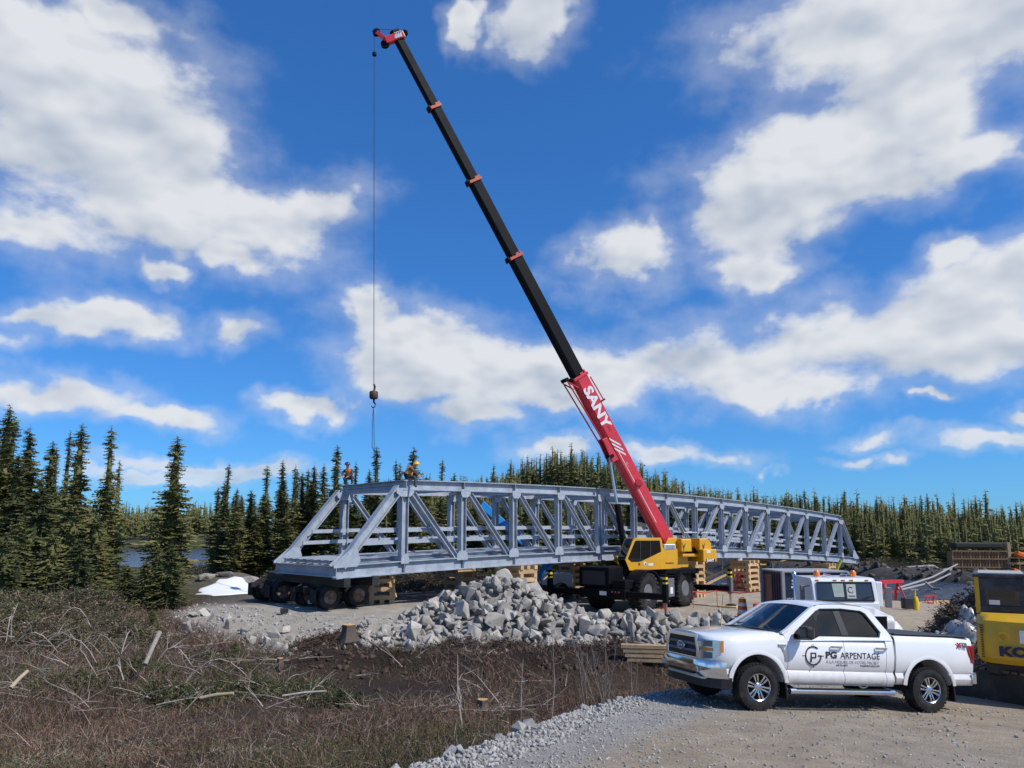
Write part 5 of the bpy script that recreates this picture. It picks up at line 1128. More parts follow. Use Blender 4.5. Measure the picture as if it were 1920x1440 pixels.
# greenhouse
def gy(z): return .985-.20*max(0, (z-1.28))/.62*1.0
OUT = [(-.60, 1.22), (-.52, 1.36), (-.62, 1.42), (-1.28, 1.85), (-1.42, 1.90), (-1.9, 1.925), (-2.40, 1.90), (-2.55, 1.84), (-2.86, 1.42), (-2.90, 1.30), (-2.0, 1.28), (-1.2, 1.25)]
INN = [(-.76, 1.275), (-.76, 1.34), (-.82, 1.40), (-1.34, 1.775), (-1.44, 1.82), (-1.9, 1.84), (-2.33, 1.815), (-2.42, 1.77), (-2.66, 1.44), (-2.62, 1.365), (-1.30, 1.35), (-1.12, 1.275)]
for sg in (1, -1):
    b = MB(); k = len(OUT); b.v = [(x, sg*gy(z), z) for x, z in OUT]+[(x, sg*(gy(z)-.012), z) for x, z in INN]+[(x, sg*(gy(z)-.07), z) for x, z in INN]
    b.f = [(i, (i+1) % k, k+(i+1) % k, k+i) for i in range(k)]+[(k+i, k+(i+1) % k, 2*k+(i+1) % k, 2*k+i) for i in range(k)]; b.build('window_surround', m_wp, pk, smooth=40)
    for nm, poly in (('front_window', [INN[i] for i in (0, 1, 2, 3, 4)]+[(-1.74, 1.835), (-1.83, 1.352), (-1.30, 1.35), (-1.12, 1.275)]), ('rear_window', [(-1.93, 1.35), (-1.84, 1.84), (-1.9, 1.84), (-2.33, 1.815), (-2.42, 1.77), (-2.66, 1.44), (-2.62, 1.365)])):
        MB().add([(x, sg*(gy(z)-.035), z) for x, z in poly], [tuple(range(len(poly)))]).build(nm, m_sg, pk)
    b = MB().add([(x, sg*(gy(z)-.026), z) for x, z in ((-1.81, 1.34), (-1.72, 1.85), (-1.86, 1.85), (-1.96, 1.34))], [(0, 1, 2, 3)]); b.build('b_pillar', m_trim, pk)
    MB().sweep([(x, sg*(gy(z)-.004), z) for x, z in INN+INN[:1]], [(-.012, -.008), (.012, -.008), (.012, .008), (-.012, .008)], (0, 1, 0)).build('window_seal', m_trim, pk)
    # door cut of the roof frame
b = MB(); top = [(-1.24, 1.835), (-1.33, 1.885), (-1.5, 1.915), (-1.9, 1.93), (-2.35, 1.91), (-2.52, 1.865)]
for x, z in top:
    for f_ in np.linspace(-1, 1, 11): b.v.append((x, f_*(gy(z)-.0), z+.045*(1-f_**2)+.004))
b.f = [(i*11+j, i*11+j+1, (i+1)*11+j+1, (i+1)*11+j) for i in range(len(top)-1) for j in range(10)]; b.build('roof', m_wp, pk, smooth=180)
def curved(x0, z0, x1, z1, w0, w1, bow, name, m, n=10, off=0):
    b = MB()
    for r in range(5):
        t = r/4; x, z, w_ = x0+(x1-x0)*t, z0+(z1-z0)*t, w0+(w1-w0)*t
        for j in range(n+1): f_ = -1+2*j/n; b.v.append((x+bow*(1-f_*f_)+off, f_*w_, z+.03*(1-f_*f_)))
    b.f = [(r*(n+1)+j, r*(n+1)+j+1, (r+1)*(n+1)+j+1, (r+1)*(n+1)+j) for r in range(4) for j in range(n)]; return b.build(name, m, pk, smooth=180)
curved(-.56, 1.385, -1.25, 1.835, .90, .775, .16, 'windshield', m_wsh); curved(-2.88, 1.40, -2.53, 1.86, .86, .74, -.03, 'back_window', m_sg); curved(-2.90, .9, -2.89, 1.41, .95, .93, -.01, 'cab_back', m_wp)
MB().sweep([(-.50, -.88, 1.37), (-.40, -.5, 1.40), (-.36, 0, 1.41), (-.40, .5, 1.40), (-.50, .88, 1.37)], [(-.05, -.012), (.05, -.012), (.05, .012), (-.05, .012)]).build('cowl', m_trim, pk)
for y0, y1 in ((.72, .1), (.02, -.55)): MB().tube([(-.42, y0, 1.42), (-.55, (y0+y1)/2, 1.475), (-.52, y1, 1.46)], .012, 6).build('wiper', m_trim, pk)
for sg in (1, -1): MB().sweep([(-.50, sg*.945, 1.36), (-.62, sg*.93, 1.425), (-1.28, sg*.795, 1.855)], [(-.02, -.035), (.02, -.035), (.02, .035), (-.02, .035)], (0, 1, 0)).build('a_pillar', m_wp, pk)
# interior
MB().box((-.78, 0, 1.22), (.4, 1.7, .22)).build('dashboard', m_int, pk, bevel=.05)
for y in (.42, -.42):
    s_ = MB().box((-1.45, y, .95), (.55, .55, .2)).build('front_seat', m_int, pk, bevel=.06); MB().box((-1.72, y, 1.27), (.16, .52, .62), Matrix.Rotation(-.2, 3, 'Y')).build('seat_back', m_int, s_, bevel=.06); MB().box((-1.80, y, 1.62), (.10, .28, .18)).build('head_rest', m_int, s_, bevel=.04)
MB().box((-2.45, 0, 1.05), (.5, 1.6, .25)).build('rear_bench', m_int, pk, bevel=.06); MB().box((-2.72, 0, 1.35), (.14, 1.5, .6)).build('bench_back', m_int, pk, bevel=.05)
MB().lathe([(-.015, .16), (.0, .18), (.015, .19), (.0, .2)], 24, Matrix.Translation((-1.05, .42, 1.28)) @ Matrix.Rotation(R_(65), 4, 'Y') @ Matrix.Rotation(R_(90), 4, 'X') , close=True).build('steering_wheel', m_int, pk)
# front end
MB().box((.945, 0, 1.03), (.05, 1.08, .46)).build('grille_backing', m_trim, pk, bevel=.03)
fr_o = [(-.62, .82), (-.64, .98), (-.55, 1.26), (.55, 1.26), (.64, .98), (.62, .82)]; fr_i = [(-.54, .86), (-.55, .98), (-.48, 1.20), (.48, 1.20), (.55, .98), (.54, .86)]
b = MB(); k = 6
for xx in (.93, .995): b.v += [(xx, y, z) for y, z in fr_o]+[(xx, y, z) for y, z in fr_i]
b.f = [(12+i, 12+(i+1) % 6, 18+(i+1) % 6, 18+i) for i in range(6)]+[(i, (i+1) % 6, 12+(i+1) % 6, 12+i) for i in range(6)]+[(6+i, 6+(i+1) % 6, 18+(i+1) % 6, 18+i) for i in range(6)]; b.build('grille_frame', m_chrome, pk, bevel=.008)
for z in (.965, 1.09): MB().box((.985, 0, z), (.03, 1.04, .05)).build('grille_bar', m_grey, pk, bevel=.01)
for z in np.linspace(.88, 1.18, 8): MB().box((.975, 0, float(z)), (.01, 1.0, .008)).build('grille_slat', m_trim, pk)
Mx = Matrix.Translation((1.003, 0, 1.03)) @ Matrix.Rotation(R_(-90), 4, 'Z') @ Matrix.Diagonal((1, 1, .55, 1))
em = MB().lathe([(0, .14), (.02, .135), (.02, 0)], 28, Mx).build('emblem_rim', m_chrome, pk, smooth=40); MB().lathe([(.02, .118), (.026, .115), (.026, 0)], 28, Mx).build('emblem_oval', mat('emblem_blue', (.01, .03, .16), .25, coat=.6), em)
text_part('Ford', .085, (1.031, -.075, 1.005), (0, 1, 0), (0, 0, 1), m_white, em, 'emblem_script', ext=.001)
for sg in (1, -1):
    LX = [.956, .95, .94, .92, .89, .85, .80, .74, .67]; b = MB(); k = len(LX)
    for d_ in (.016, -.06):
        for i, x in enumerate(LX):
            f_ = i/(k-1); yy = Wf(x)-.012+d_; zt_, zb_ = 1.205-.02*f_, (.845 if f_ < .6 else .845+.17*((f_-.6)/.4)**1.3); b.v += [(x+d_*.5, sg*yy, zt_), (x+d_*.5, sg*yy, zb_)]
    b.f = [(2*i, 2*i+1, 2*i+3, 2*i+2) for i in range(k-1)]+[(2*k+2*i, 2*k+2*i+1, 2*k+2*i+3, 2*k+2*i+2) for i in range(k-1)]+[(2*i, 2*i+2, 2*k+2*i+2, 2*k+2*i) for i in range(k-1)]+[(2*i+1, 2*i+3, 2*k+2*i+3, 2*k+2*i+1) for i in range(k-1)]+[(0, 1, 2*k+1, 2*k), (2*k-2, 2*k-1, 4*k-1, 4*k-2)]
    hl = b.build('headlamp', m_lens, pk, smooth=40)
    def strip(nm, xs_, z0_, z1_, m, dd=.024):
        b = MB()
        for x in xs_: b.v += [(x+dd*.5, sg*(Wf(x)-.012+dd), z0_), (x+dd*.5, sg*(Wf(x)-.012+dd), z1_)]
        b.f = [(2*i, 2*i+1, 2*i+3, 2*i+2) for i in range(len(xs_)-1)]; return b.build(nm, m, hl)
    strip('turn_lamp', [.955, .948, .935, .91, .875, .83], 1.0, 1.055, m_amb); strip('side_marker', [.72, .695, .672], .99, 1.19, m_amb)
    for z0_, z1_ in ((1.075, 1.175), (.87, .975)): strip('projector', [.935, .91, .88, .84], z0_, z1_, m_grey)
    MB().bar((.975, sg*.56, 1.10), (.975, sg*.63, 1.10), .03, .10).build('lamp_bridge', m_chrome, pk)
# bumper
cs_ = [(.985, 0), (.985, .45), (.965, .64), (.90, .83), (.78, .95), (.60, 1.0)]
path = [(x, -y) for x, y in cs_[::-1]]+cs_[1:]
b = MB(); n_ = len(path)
for dz, dx in ((.83, -.03), (.82, .035), (.74, .055), (.62, .045), (.54, 0.0), (.54, -.06)):
    for x, y in path:
        lift = .0 if abs(y) > .5 else (.06 if dz < .6 else 0); b.v.append((x+dx, y*(1+.012), dz+lift*1.3))
b.f = [(r*n_+j, r*n_+j+1, (r+1)*n_+j+1, (r+1)*n_+j) for r in range(5) for j in range(n_-1)]; b.build('front_bumper', m_chrome, pk, smooth=40)
MB().box((.985, 0, .61), (.09, .95, .10)).build('lower_intake', m_trim, pk, bevel=.02); MB().sweep([(x-.06, y, .47) for x, y in path], [(-.02, -.10), (.02, -.10), (.02, .09), (-.02, .09)]).build('air_dam', m_trim, pk)
for sg in (1, -1): MB().box((1.02, sg*.62, .66), (.03, .16, .09), Matrix.Rotation(-sg*.25, 3, 'Z')).build('fog_lamp', m_lens, pk, bevel=.015)
# side details
for sg in (1, -1):
    MB().prism([(-.40, 1.17), (-.56, 1.17), (-.56, 1.13), (-.50, 1.13), (-.60, .90), (-.57, .89), (-.46, 1.12), (-.41, 1.13)], sg*.985, sg*1.012, lambda a, z, t: (a, t, z)).build('fender_vent', m_chrome, pk, bevel=.004)
    for x in (-1.62, -2.60): 
        h = MB().sweep([(x+.12, sg*1.0, 1.145), (x+.10, sg*1.04, 1.15), (x-.10, sg*1.04, 1.15), (x-.12, sg*1.0, 1.145)], [(-.012, -.02), (.012, -.02), (.012, .02), (-.012, .02)]); h.build('door_handle', m_chrome, pk, bevel=.004)
    mr_ = MB().box((-.86, sg*1.17, 1.40), (.16, .27, .22)).build('door_mirror', m_trim, pk, bevel=.05, seg=3); MB().bar((-.84, sg*.95, 1.32), (-.85, sg*1.10, 1.35), .08, .06).build('mirror_arm', m_trim, mr_); MB().box((-.947, sg*1.17, 1.40), (.006, .22, .17)).build('mirror_glass', m_chrome, mr_)
    MB().tube([(-.62, sg*1.0, .36), (-2.85, sg*1.0, .36)], .052, 10).build('running_board', m_chrome, pk, smooth=50); MB().box((-1.75, sg*1.0, .405), (2.0, .10, .015)).build('step_pad', m_trim, pk)
    for x in (-.75, -2.75): MB().bar((x, sg*.6, .45), (x, sg*.98, .37), .06, .05).build('step_bracket', m_trim, pk)
    for cx in (-.535, -4.225): MB().box((cx-.02, sg*.86, .44), (.03, .28, .46), Matrix.Rotation(.08, 3, 'Y')).build('mud_flap', m_trim, pk, bevel=.008)
    tl = [(-4.62, 1.26), (-4.80, 1.26), (-4.80, .93), (-4.73, .93), (-4.66, 1.08)]
    MB().prism(tl, sg*.80, sg*.972, lambda a, z, t: (a, t, z)).build('tail_lamp', m_rlens, pk, bevel=.02); MB().prism([(-4.70, 1.23), (-4.79, 1.23), (-4.79, 1.0), (-4.74, 1.02)], sg*.97, sg*.980, lambda a, z, t: (a, t, z)).build('tail_lamp_inset', mat('red_lens_dark', (.16, .006, .01), .15, coat=.8), pk)
b = MB().sweep([(-4.74, -.97, .64), (-4.88, -.88, .64), (-4.93, 0, .64), (-4.88, .88, .64), (-4.74, .97, .64)], [(-.03, -.10), (.05, -.10), (.05, .10), (-.03, .10)]); b.build('rear_bumper', m_chrome, pk, bevel=.02)
MB().box((-4.79, 0, 1.12), (.03, 1.5, .5)).build('tailgate', m_wp, pk, bevel=.02)
MB().tube([(-.30, -.80, 1.36), (-.36, -.80, 2.0)], .005, 6).build('antenna', m_trim, pk)
# wheels
RT = .415
def truck_wheel(cx, sg):
    Mx = Matrix.Translation((cx, sg*.865, RT)) @ (Matrix.Identity(4) if sg > 0 else Matrix.Rotation(math.pi, 4, 'Z')); w = .285; rim = .238
    b = MB().lathe([(-w*.42, rim), (-w*.5, rim+.03), (-w*.52, RT*.80), (-w*.46, RT*.94), (-w*.36, RT*.985), (w*.36, RT*.985), (w*.46, RT*.94), (w*.52, RT*.80), (w*.5, rim+.03), (w*.42, rim)], 44, Mx, close=True)
    for i in range(36):
        for k, yy in enumerate((-.40, -.14, .14, .40)):
            th = 2*math.pi*(i+.5*(k % 2))/36; c, q = math.cos(th), math.sin(th); rot = Matrix(((c, 0, -q), (0, 1, 0), (q, 0, c))).to_4x4() @ Matrix.Translation((RT*.985, yy*w, 0)) @ Matrix.Rotation((.3 if k in (1, 2) else 0), 4, 'X')
            vs = [Mx @ (rot @ Vector((x, y*w*.10, z*.023))) for x in (-.02, .008 if abs(yy) < .3 else -.002) for y in (-1, 1) for z in (-1, 1)]; b.add(vs, [(0, 1, 3, 2), (4, 6, 7, 5), (0, 4, 5, 1), (2, 3, 7, 6), (0, 2, 6, 4), (1, 5, 7, 3)])
    wh = b.build('wheel', m_tyre, pk, smooth=35)
    MB().lathe([(w*.42, rim+.002), (w*.47, rim*.985), (w*.44, rim*.93), (w*.20, rim*.88), (-w*.3, rim*.85), (-w*.3, rim), ], 40, Mx, close=True).build('rim', m_alloy, wh, smooth=40)
    MB().lathe([(-.02, rim*.85), (.0, rim*.85), (.0, .001), (-.02, .001)], 30, Mx).build('brake_disc', m_trim, wh)
    for i in range(6):
        th = 2*math.pi*i/6+.26; d = Vector((math.cos(th), 0, math.sin(th))); t_ = Vector((-math.sin(th), 0, math.cos(th)))
        for k in (-1, 1):
            p0 = d*.035+t_*k*.016; p1 = d*(rim*.95)+t_*k*.036; vs = []
            for p, hy, wd in ((p0, w*.36, .015), (d*.13+t_*k*.026, w*.42, .019), (p1, w*.42, .027)):
                for a_, b_ in ((-1, 0), (1, 0), (.7, 1), (-.7, 1)): vs.append(Mx @ (p+t_*a_*wd+Vector((0, hy*(.55+.45*b_)+(.0), 0))))
            MB().add(vs, [(0, 1, 2, 3)[::-1], (8, 9, 10, 11)]+[(r*4+j, r*4+(j+1) % 4, r*4+4+(j+1) % 4, r*4+4+j) for r in range(2) for j in range(4)]).build('spoke', m_alloy, wh, bevel=.003)
    MB().lathe([(w*.2, .075), (w*.36, .07), (w*.42, .045), (w*.42, .0)], 20, Mx).build('hub_cap', m_alloy, wh, smooth=40)
for cx in (0, -3.69):
    for sg in (1, -1): truck_wheel(cx, sg)
for cx in (0, -3.69): MB().tube([(cx, -.8, RT), (cx, .8, RT)], .06, 10).build('axle', m_trim, pk)
# lettering on the driver's side
def side_text(s, size, x, z, m, width, y=1.0035, **k): return text_part(s, size, (x, y, z), (-1, 0, 0), (0, 0, 1), m, pk, width=width, ext=.0015, **k)
side_text('PG', .155, -1.395, .955, m_txt, .235, bold=.006); side_text('ARPENTAGE', .155, -1.71, .955, m_txt, .86, space=1.05)
side_text('À LA MESURE DE VOTRE PROJET', .075, -1.40, .862, m_gtxt, 1.16, y=.9935); MB().box((-1.98, .9945, .938), (1.16, .004, .004)).build('rule_line', m_gtxt, pk)
side_text('418 751-8077', .042, -1.62, .812, m_txt, .25, y=.9895); side_text('PGARPENTAGE.COM', .042, -2.15, .812, m_txt, .42, y=.9895)
b = MB(); cx, cz, r0, r1 = -1.13, .985, .150, .172; ths = np.linspace(R_(52), R_(360), 40)
b.v = [(cx-r*math.cos(t), yy, cz+r*math.sin(t)) for yy in (.99, 1.005) for r in (r0, r1) for t in ths]
n_ = 40; q4 = lambda a, c, i: (a*n_+i, a*n_+i+1, c*n_+i+1, c*n_+i); b.f = [q4(2, 3, i) for i in range(39)]+[q4(0, 2, i) for i in range(39)]+[q4(1, 3, i) for i in range(39)]; b.build('logo_ring', m_txt, pk)
MB().box((cx-.135, 1.0, cz+.0), (.075, .012, .022)).build('logo_bar', m_txt, pk)
for (x_, z_, dx, dz) in ((.045, -.03, .022, .17), (-.005, .045, .11, .02), (-.05, .01, .022, .09), (-.005, -.032, .11, .02)): MB().box((cx+x_, 1.0, cz+z_), (dx, .012, dz)).build('logo_letter', m_txt, pk)
for (x_, z_, dx, dz) in ((.20, 0, .05, .012), (-.20, 0, .05, .012), (0, -.195, .012, .045)): MB().box((cx+x_, 1.0, cz+z_), (dx, .012, dz)).build('logo_tick', m_rtxt, pk)
MB().box((cx, 1.0, cz+.195), (.008, .012, .04)).build('logo_tick', m_gtxt, pk)
text_part('X', .13, (-4.36, .992, 1.215), (-1, 0, 0), (0, 0, 1), m_rtxt, pk, width=.115, bold=.008, ext=.006); text_part('TR', .13, (-4.475, .990, 1.215), (-1, 0, 0), (0, 0, 1), m_grey, pk, width=.15, bold=.006, ext=.006)
# ================================================================== white heavy truck behind the pickup
tx, ty = 12.25, 27.0; tz = hz(tx, ty); ht = thing('heavy_truck', 'white conventional heavy truck with orange roof beacons, mostly hidden behind the pickup', 'truck', (tx, ty, tz), (0, 0, R_(-3)))   # front faces -Y
Z = 1.36-tz     # roof height above ground
m_tw_ = mat('truck_white', (.76, .77, .77), .3, 0, .04, 3., 0, coat=.5, dirt=(.55, .53, .5), damt=.3); m_org = mat('beacon_orange', (.85, .20, .01), .3, coat=.5)
MB().prism([(-.15, Z-.86), (.05, Z-.12), (.14, Z-.03), (.3, Z), (1.75, Z), (1.8, Z-.1), (1.8, .9), (-.2, .9), (-.2, Z-.9)], -1.16, 1.16, lambda a, z, t: (t, a, z)).build('cab', m_tw_, ht, bevel=.09, seg=3)
b = MB().add([(-1.0, -.165, Z-.80), (1.0, -.165, Z-.80), (.98, .005, Z-.17), (-.98, .005, Z-.17)], [(0, 1, 2, 3)]); b.build('windshield', mat('truck_glass', (.02, .028, .03), .06, 0, .2, 3., coat=.8, spec=.8), ht)
fr = [(-1.0, -.17, Z-.80), (1.0, -.17, Z-.80), (.98, 0, Z-.16), (-.98, 0, Z-.16)]
MB().sweep(fr+fr[:1], [(-.025, -.02), (.025, -.02), (.025, .02), (-.025, .02)], (0, 1, 0)).build('windshield_seal', m_trim, ht); MB().bar((0, -.175, Z-.8), (0, -.005, Z-.17), .03, .03, (1, 0, 0)).build('centre_post', m_trim, ht)
def on_ws(x, f): return (x, -.178+.172*f, Z-.80+.63*f)
MB().add([on_ws(.04, .12), on_ws(.36, .12), on_ws(.40, .92), on_ws(.06, .92)], [(0, 1, 2, 3)]).build('window_sign', mat('sign_grey', (.42, .45, .42), .6, 0, .15, 12.), ht)
ring = [(.20+.09*math.cos(t), .60+.16*math.sin(t)) for t in np.linspace(R_(40), R_(330), 18)]; MB().sweep([Vector(on_ws(x, f))+Vector((0, -.008, 0)) for x, f in ring], [(-.008, -.008), (.008, -.008), (.008, .008), (-.008, .008)], (0, 1, 0)).build('sign_ring', m_trim, ht)
MB().bar(Vector(on_ws(.10, .25))+Vector((0, -.006, 0)), Vector(on_ws(.32, .25))+Vector((0, -.006, 0)), .01, .03).build('sign_line', m_trim, ht)
MB().add([on_ws(-.42, .2), on_ws(-.06, .2), on_ws(-.04, .95), on_ws(-.45, .95)], [(0, 1, 2, 3)]).build('seat_shade', mat('sun_shade', (.30, .36, .31), .7, 0, .2, 5.), ht)
for x in (.5, .62): MB().tube([on_ws(x, .02), Vector(on_ws(x+.3, .25))+Vector((0, -.02, 0))], .012, 5).build('wiper', m_trim, ht)
for x in (-.95, -.3, 0, .3, .85): MB().box((x, -.0+.06, Z-.085), (.13, .04, .05)).build('marker_lamp', m_amb, ht, bevel=.01)
for x in (-.72, .62): bc = MB().lathe([(0, .11), (.05, .12), (.16, .11), (.22, .07), (.22, 0)], 18, Matrix.Translation((x, .7, Z+.02)) @ Matrix.Rotation(R_(90), 4, 'X')).build('beacon', m_org, ht, smooth=40)
MB().bar((.15, .7, Z+.05), (.5, .7, Z+.05), .1, .06).build('beacon_bar', m_grey, ht)
for x in (-.35, .3): MB().tube([(x, .35, Z+.08), (x, .95, Z+.08)], .035, 8, .05).build('air_horn', m_chrome, ht)
MB().box((1.38, .45, Z-.62), (.26, .35, .95)).build('air_cleaner', m_tw_, ht, bevel=.05); MB().box((1.72, .35, Z-.72), (.24, .12, .75)).build('door_mirror', m_grey, ht, bevel=.03); MB().bar((1.15, .3, Z-.35), (1.7, .35, Z-.4), .03, .03).build('mirror_arm', m_trim, ht); MB().box((-1.42, .3, Z-.62), (.16, .12, .7)).build('door_mirror', m_grey, ht, bevel=.03); MB().bar((-1.15, .3, Z-.3), (-1.42, .3, Z-.35), .03, .03).build('mirror_arm', m_trim, ht)
MB().tube([(-1.12, 1.95, .9), (-1.12, 1.95, Z-.1), (-1.12, 2.1, Z+.08)], .09, 12).build('exhaust_stack', m_chrome, ht, smooth=50)
MB().prism([(-.2, .85), (-.2, Z-.98), (-1.9, Z-1.15), (-2.05, Z-1.3), (-2.05, .7)], -.85, .85, lambda a, z, t: (t, a, z)).build('hood', m_tw_, ht, bevel=.08, seg=3)
for s in (-1, 1): MB().prism([(-.5, .55), (-.6, 1.0), (-.95, 1.15), (-1.5, 1.15), (-1.9, .95), (-1.9, .75)], s*.82, s*1.15, lambda a, z, t: (t, a, z)).build('fender', m_tw_, ht, bevel=.05)
MB().box((0, -2.1, .55), (2.3, .2, .35)).build('bumper', m_chrome, ht, bevel=.04); MB().box((0, -2.06, 1.05), (1.1, .04, .65)).build('grille', m_chrome, ht)
for s in (-1, 1):
    for yy in (-1.2, 3.4, 4.75): MB().lathe([(-.14, .28), (-.15, .42), (-.12, .5), (.12, .5), (.15, .42), (.14, .28)], 28, Matrix.Translation((s*1.0, yy, .5)) @ Matrix.Rotation(R_(90), 4, 'Z'), close=True).build('wheel', m_tyre, ht, smooth=40)
MB().box((0, 2.4, .75), (.9, 6.2, .25)).build('frame_rails', m_black, ht)
# ------------------------------------------------------------------ navy container
m_nav = mat('container_navy', (.012, .018, .045), .5, 0, .15, 2., .05); m_cg = mat('container_grey', (.30, .31, .33), .6, 0, .12, 3.)
kx, ky = 12.15, 32.8; kz = hz(kx, ky); ct = thing('storage_container', 'dark navy storage container with grey corner posts and small white logos behind the truck', 'container', (kx, ky, kz), (0, 0, R_(2))); CHt = 1.26-kz
MB().box((1.5, 1.25, CHt/2), (2.88, 2.38, CHt-.06)).build('walls', m_nav, ct); rf = MB().box((1.5, 1.25, CHt+.02), (3.04, 2.54, .07)).build('roof', m_cg, ct, bevel=.01)
for x in (0, 3.0):
    for y in (0, 2.5): MB().box((x, y, CHt/2), (.14, .14, CHt-.02)).build('corner_post', m_cg, ct, bevel=.01)
for k in range(8): MB().box((.06, .3+k*.28, CHt/2), (.05, .12, CHt-.25)).build('wall_rib', m_nav, ct)
def ctext(s, size, x, z, **k): return text_part(s, size, (x, .053, z), (1, 0, 0), (0, 0, 1), m_white, ct, **k)
ctext('SD', .34, .42, CHt-.55, bold=.01); MB().box((.62, .055, CHt-.66), (.46, .006, .09)).build('logo_bar', m_white, ct); ctext('LOCATION', .17, .16, CHt-1.25, bold=.004); ctext('418 706', .17, .16, CHt-1.45, bold=.004); MB().box((.22, .055, CHt-1.3), (.02, .004, .3)).build('logo_bar', m_white, ct)
tag(MB().bar((11.2, 32.0, hz(11.2, 32)-.1), (11.2, 32.0, 1.2), .22, .22, (0, 1, 0)).build('steel_post', mat('oxide_red_steel', (.055, .018, .016), .7, .1, .3, 3.)), 'dark red brown steel column standing left of the navy container', 'post')
# ------------------------------------------------------------------ excavator at the right border
m_ky = mat('excavator_yellow', (.62, .36, .012), .45, 0, .1, 2.5, .03, 20., dirt=(.40, .27, .06), dscale=2., damt=.5)
ex, ey = 11.82, 16.4; ez = hz(ex, ey); ev = thing('excavator', 'yellow tracked excavator seen from behind, dark cab on its left, beside the pickup tail', 'excavator', (ex, ey, ez), (0, 0, R_(-33)))
bz0, bz1 = .98, 1.98
def plan(rear, half, n=9): return [(-half, 1.0)]+[(-half*math.cos(t)*1.0 if abs(math.cos(t)) < .999 else -half*math.copysign(1, math.cos(t)), -rear*(.72+.28*math.sin(t))) for t in np.linspace(0, math.pi, n)]+[(half, 1.0)]
pl = [(-1.25, 1.0), (-1.25, -1.0), (-1.2, -1.3), (-1.05, -1.47), (-.7, -1.58), (0, -1.63), (.7, -1.58), (1.05, -1.47), (1.2, -1.3), (1.25, -1.0), (1.25, 1.0)]
b = MB(); k = len(pl)
for z, s, dy in ((bz0, .97, .05), (bz0+.12, 1.0, 0), (bz1-.45, 1.0, 0), (bz1-.12, .985, .05), (bz1, .93, .18)): b.v += [(x*s, y*s+dy*(1 if y < 0 else 0), z) for x, y in pl]
b.f = [(r*k+i, r*k+(i+1) % k, (r+1)*k+(i+1) % k, (r+1)*k+i) for r in range(4) for i in range(k)]+[tuple(range(k)), tuple(range(4*k, 5*k))]; cwt = b.build('counterweight', m_ky, ev, smooth=35)
MB().box((0, .3, .82), (2.2, 2.4, .34)).build('swing_frame', m_black, ev, bevel=.05)
b = MB()
for j in range(15): z = bz0+.12+j*.05; MB().bar((-1.245, -.92, z), (-1.145, -1.40, z), .03, .022).build('vent_slat', m_trim, cwt)
# cab
cz0, cz1 = 1.9, 2.2+.62-.0; cz1 = 2.04-ez
m_kd = mat('cab_dark_paint', (.012, .016, .03), .45, 0, .2, 4., 0, dirt=(.35, .33, .30), dscale=3, damt=.15)
cb = thing('cab', '', None); cb.parent = ev; del cb['label']
xa, xb, ya, yb = -1.22, -.22, -.75, .95
for (x, y) in ((xa, ya), (xb, ya), (xa, yb), (xb, yb)): MB().box((x+.04*(1 if x == xa else -1), y, (bz1+cz1)/2-.02), (.09, .09, cz1-bz1+.04)).build('cab_pillar', m_ky if y == ya else m_kd, cb, bevel=.02)
MB().box(((xa+xb)/2, (ya+yb)/2, cz1+.02), (xb-xa+.06, yb-ya+.1, .10)).build('cab_roof', m_kd, cb, bevel=.045, seg=3); MB().box(((xa+xb)/2, (ya+yb)/2, cz1+.075), (xb-xa-.15, yb-ya-.15, .012)).build('roof_dust_panel', mat('dusty_roof', (.38, .37, .35), .8, 0, .2, 8.), cb)
MB().box(((xa+xb)/2, ya, cz1-.16), (xb-xa-.1, .06, .28)).build('rear_header', m_kd, cb, bevel=.02); MB().box(((xa+xb)/2, ya, bz1+.06), (xb-xa-.1, .06, .2)).build('rear_sill', m_kd, cb, bevel=.02)
for x in (xa+.13, xb-.13): MB().box((x, ya, (bz1+cz1)/2), (.12, .05, cz1-bz1-.3)).build('rear_jamb', m_kd, cb)
MB().box(((xa+xb)/2, ya+.005, (bz1+.16+cz1-.3)/2), (xb-xa-.3, .012, cz1-bz1-.42)).build('rear_window', m_glass, cb); MB().box(((xa+xb)/2-.15, ya-.012, bz1+.22), (.2, .006, .1)).build('window_sticker', m_white, cb)
for x in (xa, xb): MB().box((x, (ya+yb)/2, (bz1+cz1)/2+.1), (.012, yb-ya-.1, cz1-bz1-.3)).build('side_window', m_glass, cb); MB().box((x, (ya+yb)/2, bz1+.02), (.05, yb-ya-.05, .16)).build('side_sill', m_kd, cb)
MB().box(((xa+xb)/2, .0, bz1+.12), (.55, .5, .25)).build('seat', m_int, cb, bevel=.06); MB().box(((xa+xb)/2, -.28, bz1+.38), (.5, .14, .45)).build('seat_back', m_int, cb, bevel=.05)
MB().box((.55, .1, bz1+.1), (1.2, 1.7, .28)).build('engine_hood', m_ky, ev, bevel=.06); MB().tube([(.8, -.2, bz1+.2), (.8, -.2, bz1+.55)], .05, 10).build('exhaust', m_black, ev)
def back_text(s, size, x, z, m, y=-1.66, **k): return text_part(s, size, (x, y, z), (1, 0, 0), (0, 0, 1), m, cwt, **k)
back_text('KOMATSU', .26, -.86, bz0+.20, mat('decal_navy', (.012, .014, .06), .5), width=1.6, bold=.016, y=-1.642)
for o_ in [cwt.children[-1]]:
    for v in o_.data.vertices: v.co.y += .055*(abs(v.co.x)/.7)**2
MB().box((-.32, -1.625, bz0+.60), (.34, .012, .26)).build('sticker', m_white, cwt); MB().box((-.30, -1.636, bz0+.60), (.18, .006, .10)).build('sticker_mark', mat('decal_blue', (.01, .05, .3), .5), cwt); MB().box((-.30, -1.64, bz0+.585), (.12, .006, .04)).build('sticker_mark', m_rtxt, cwt)
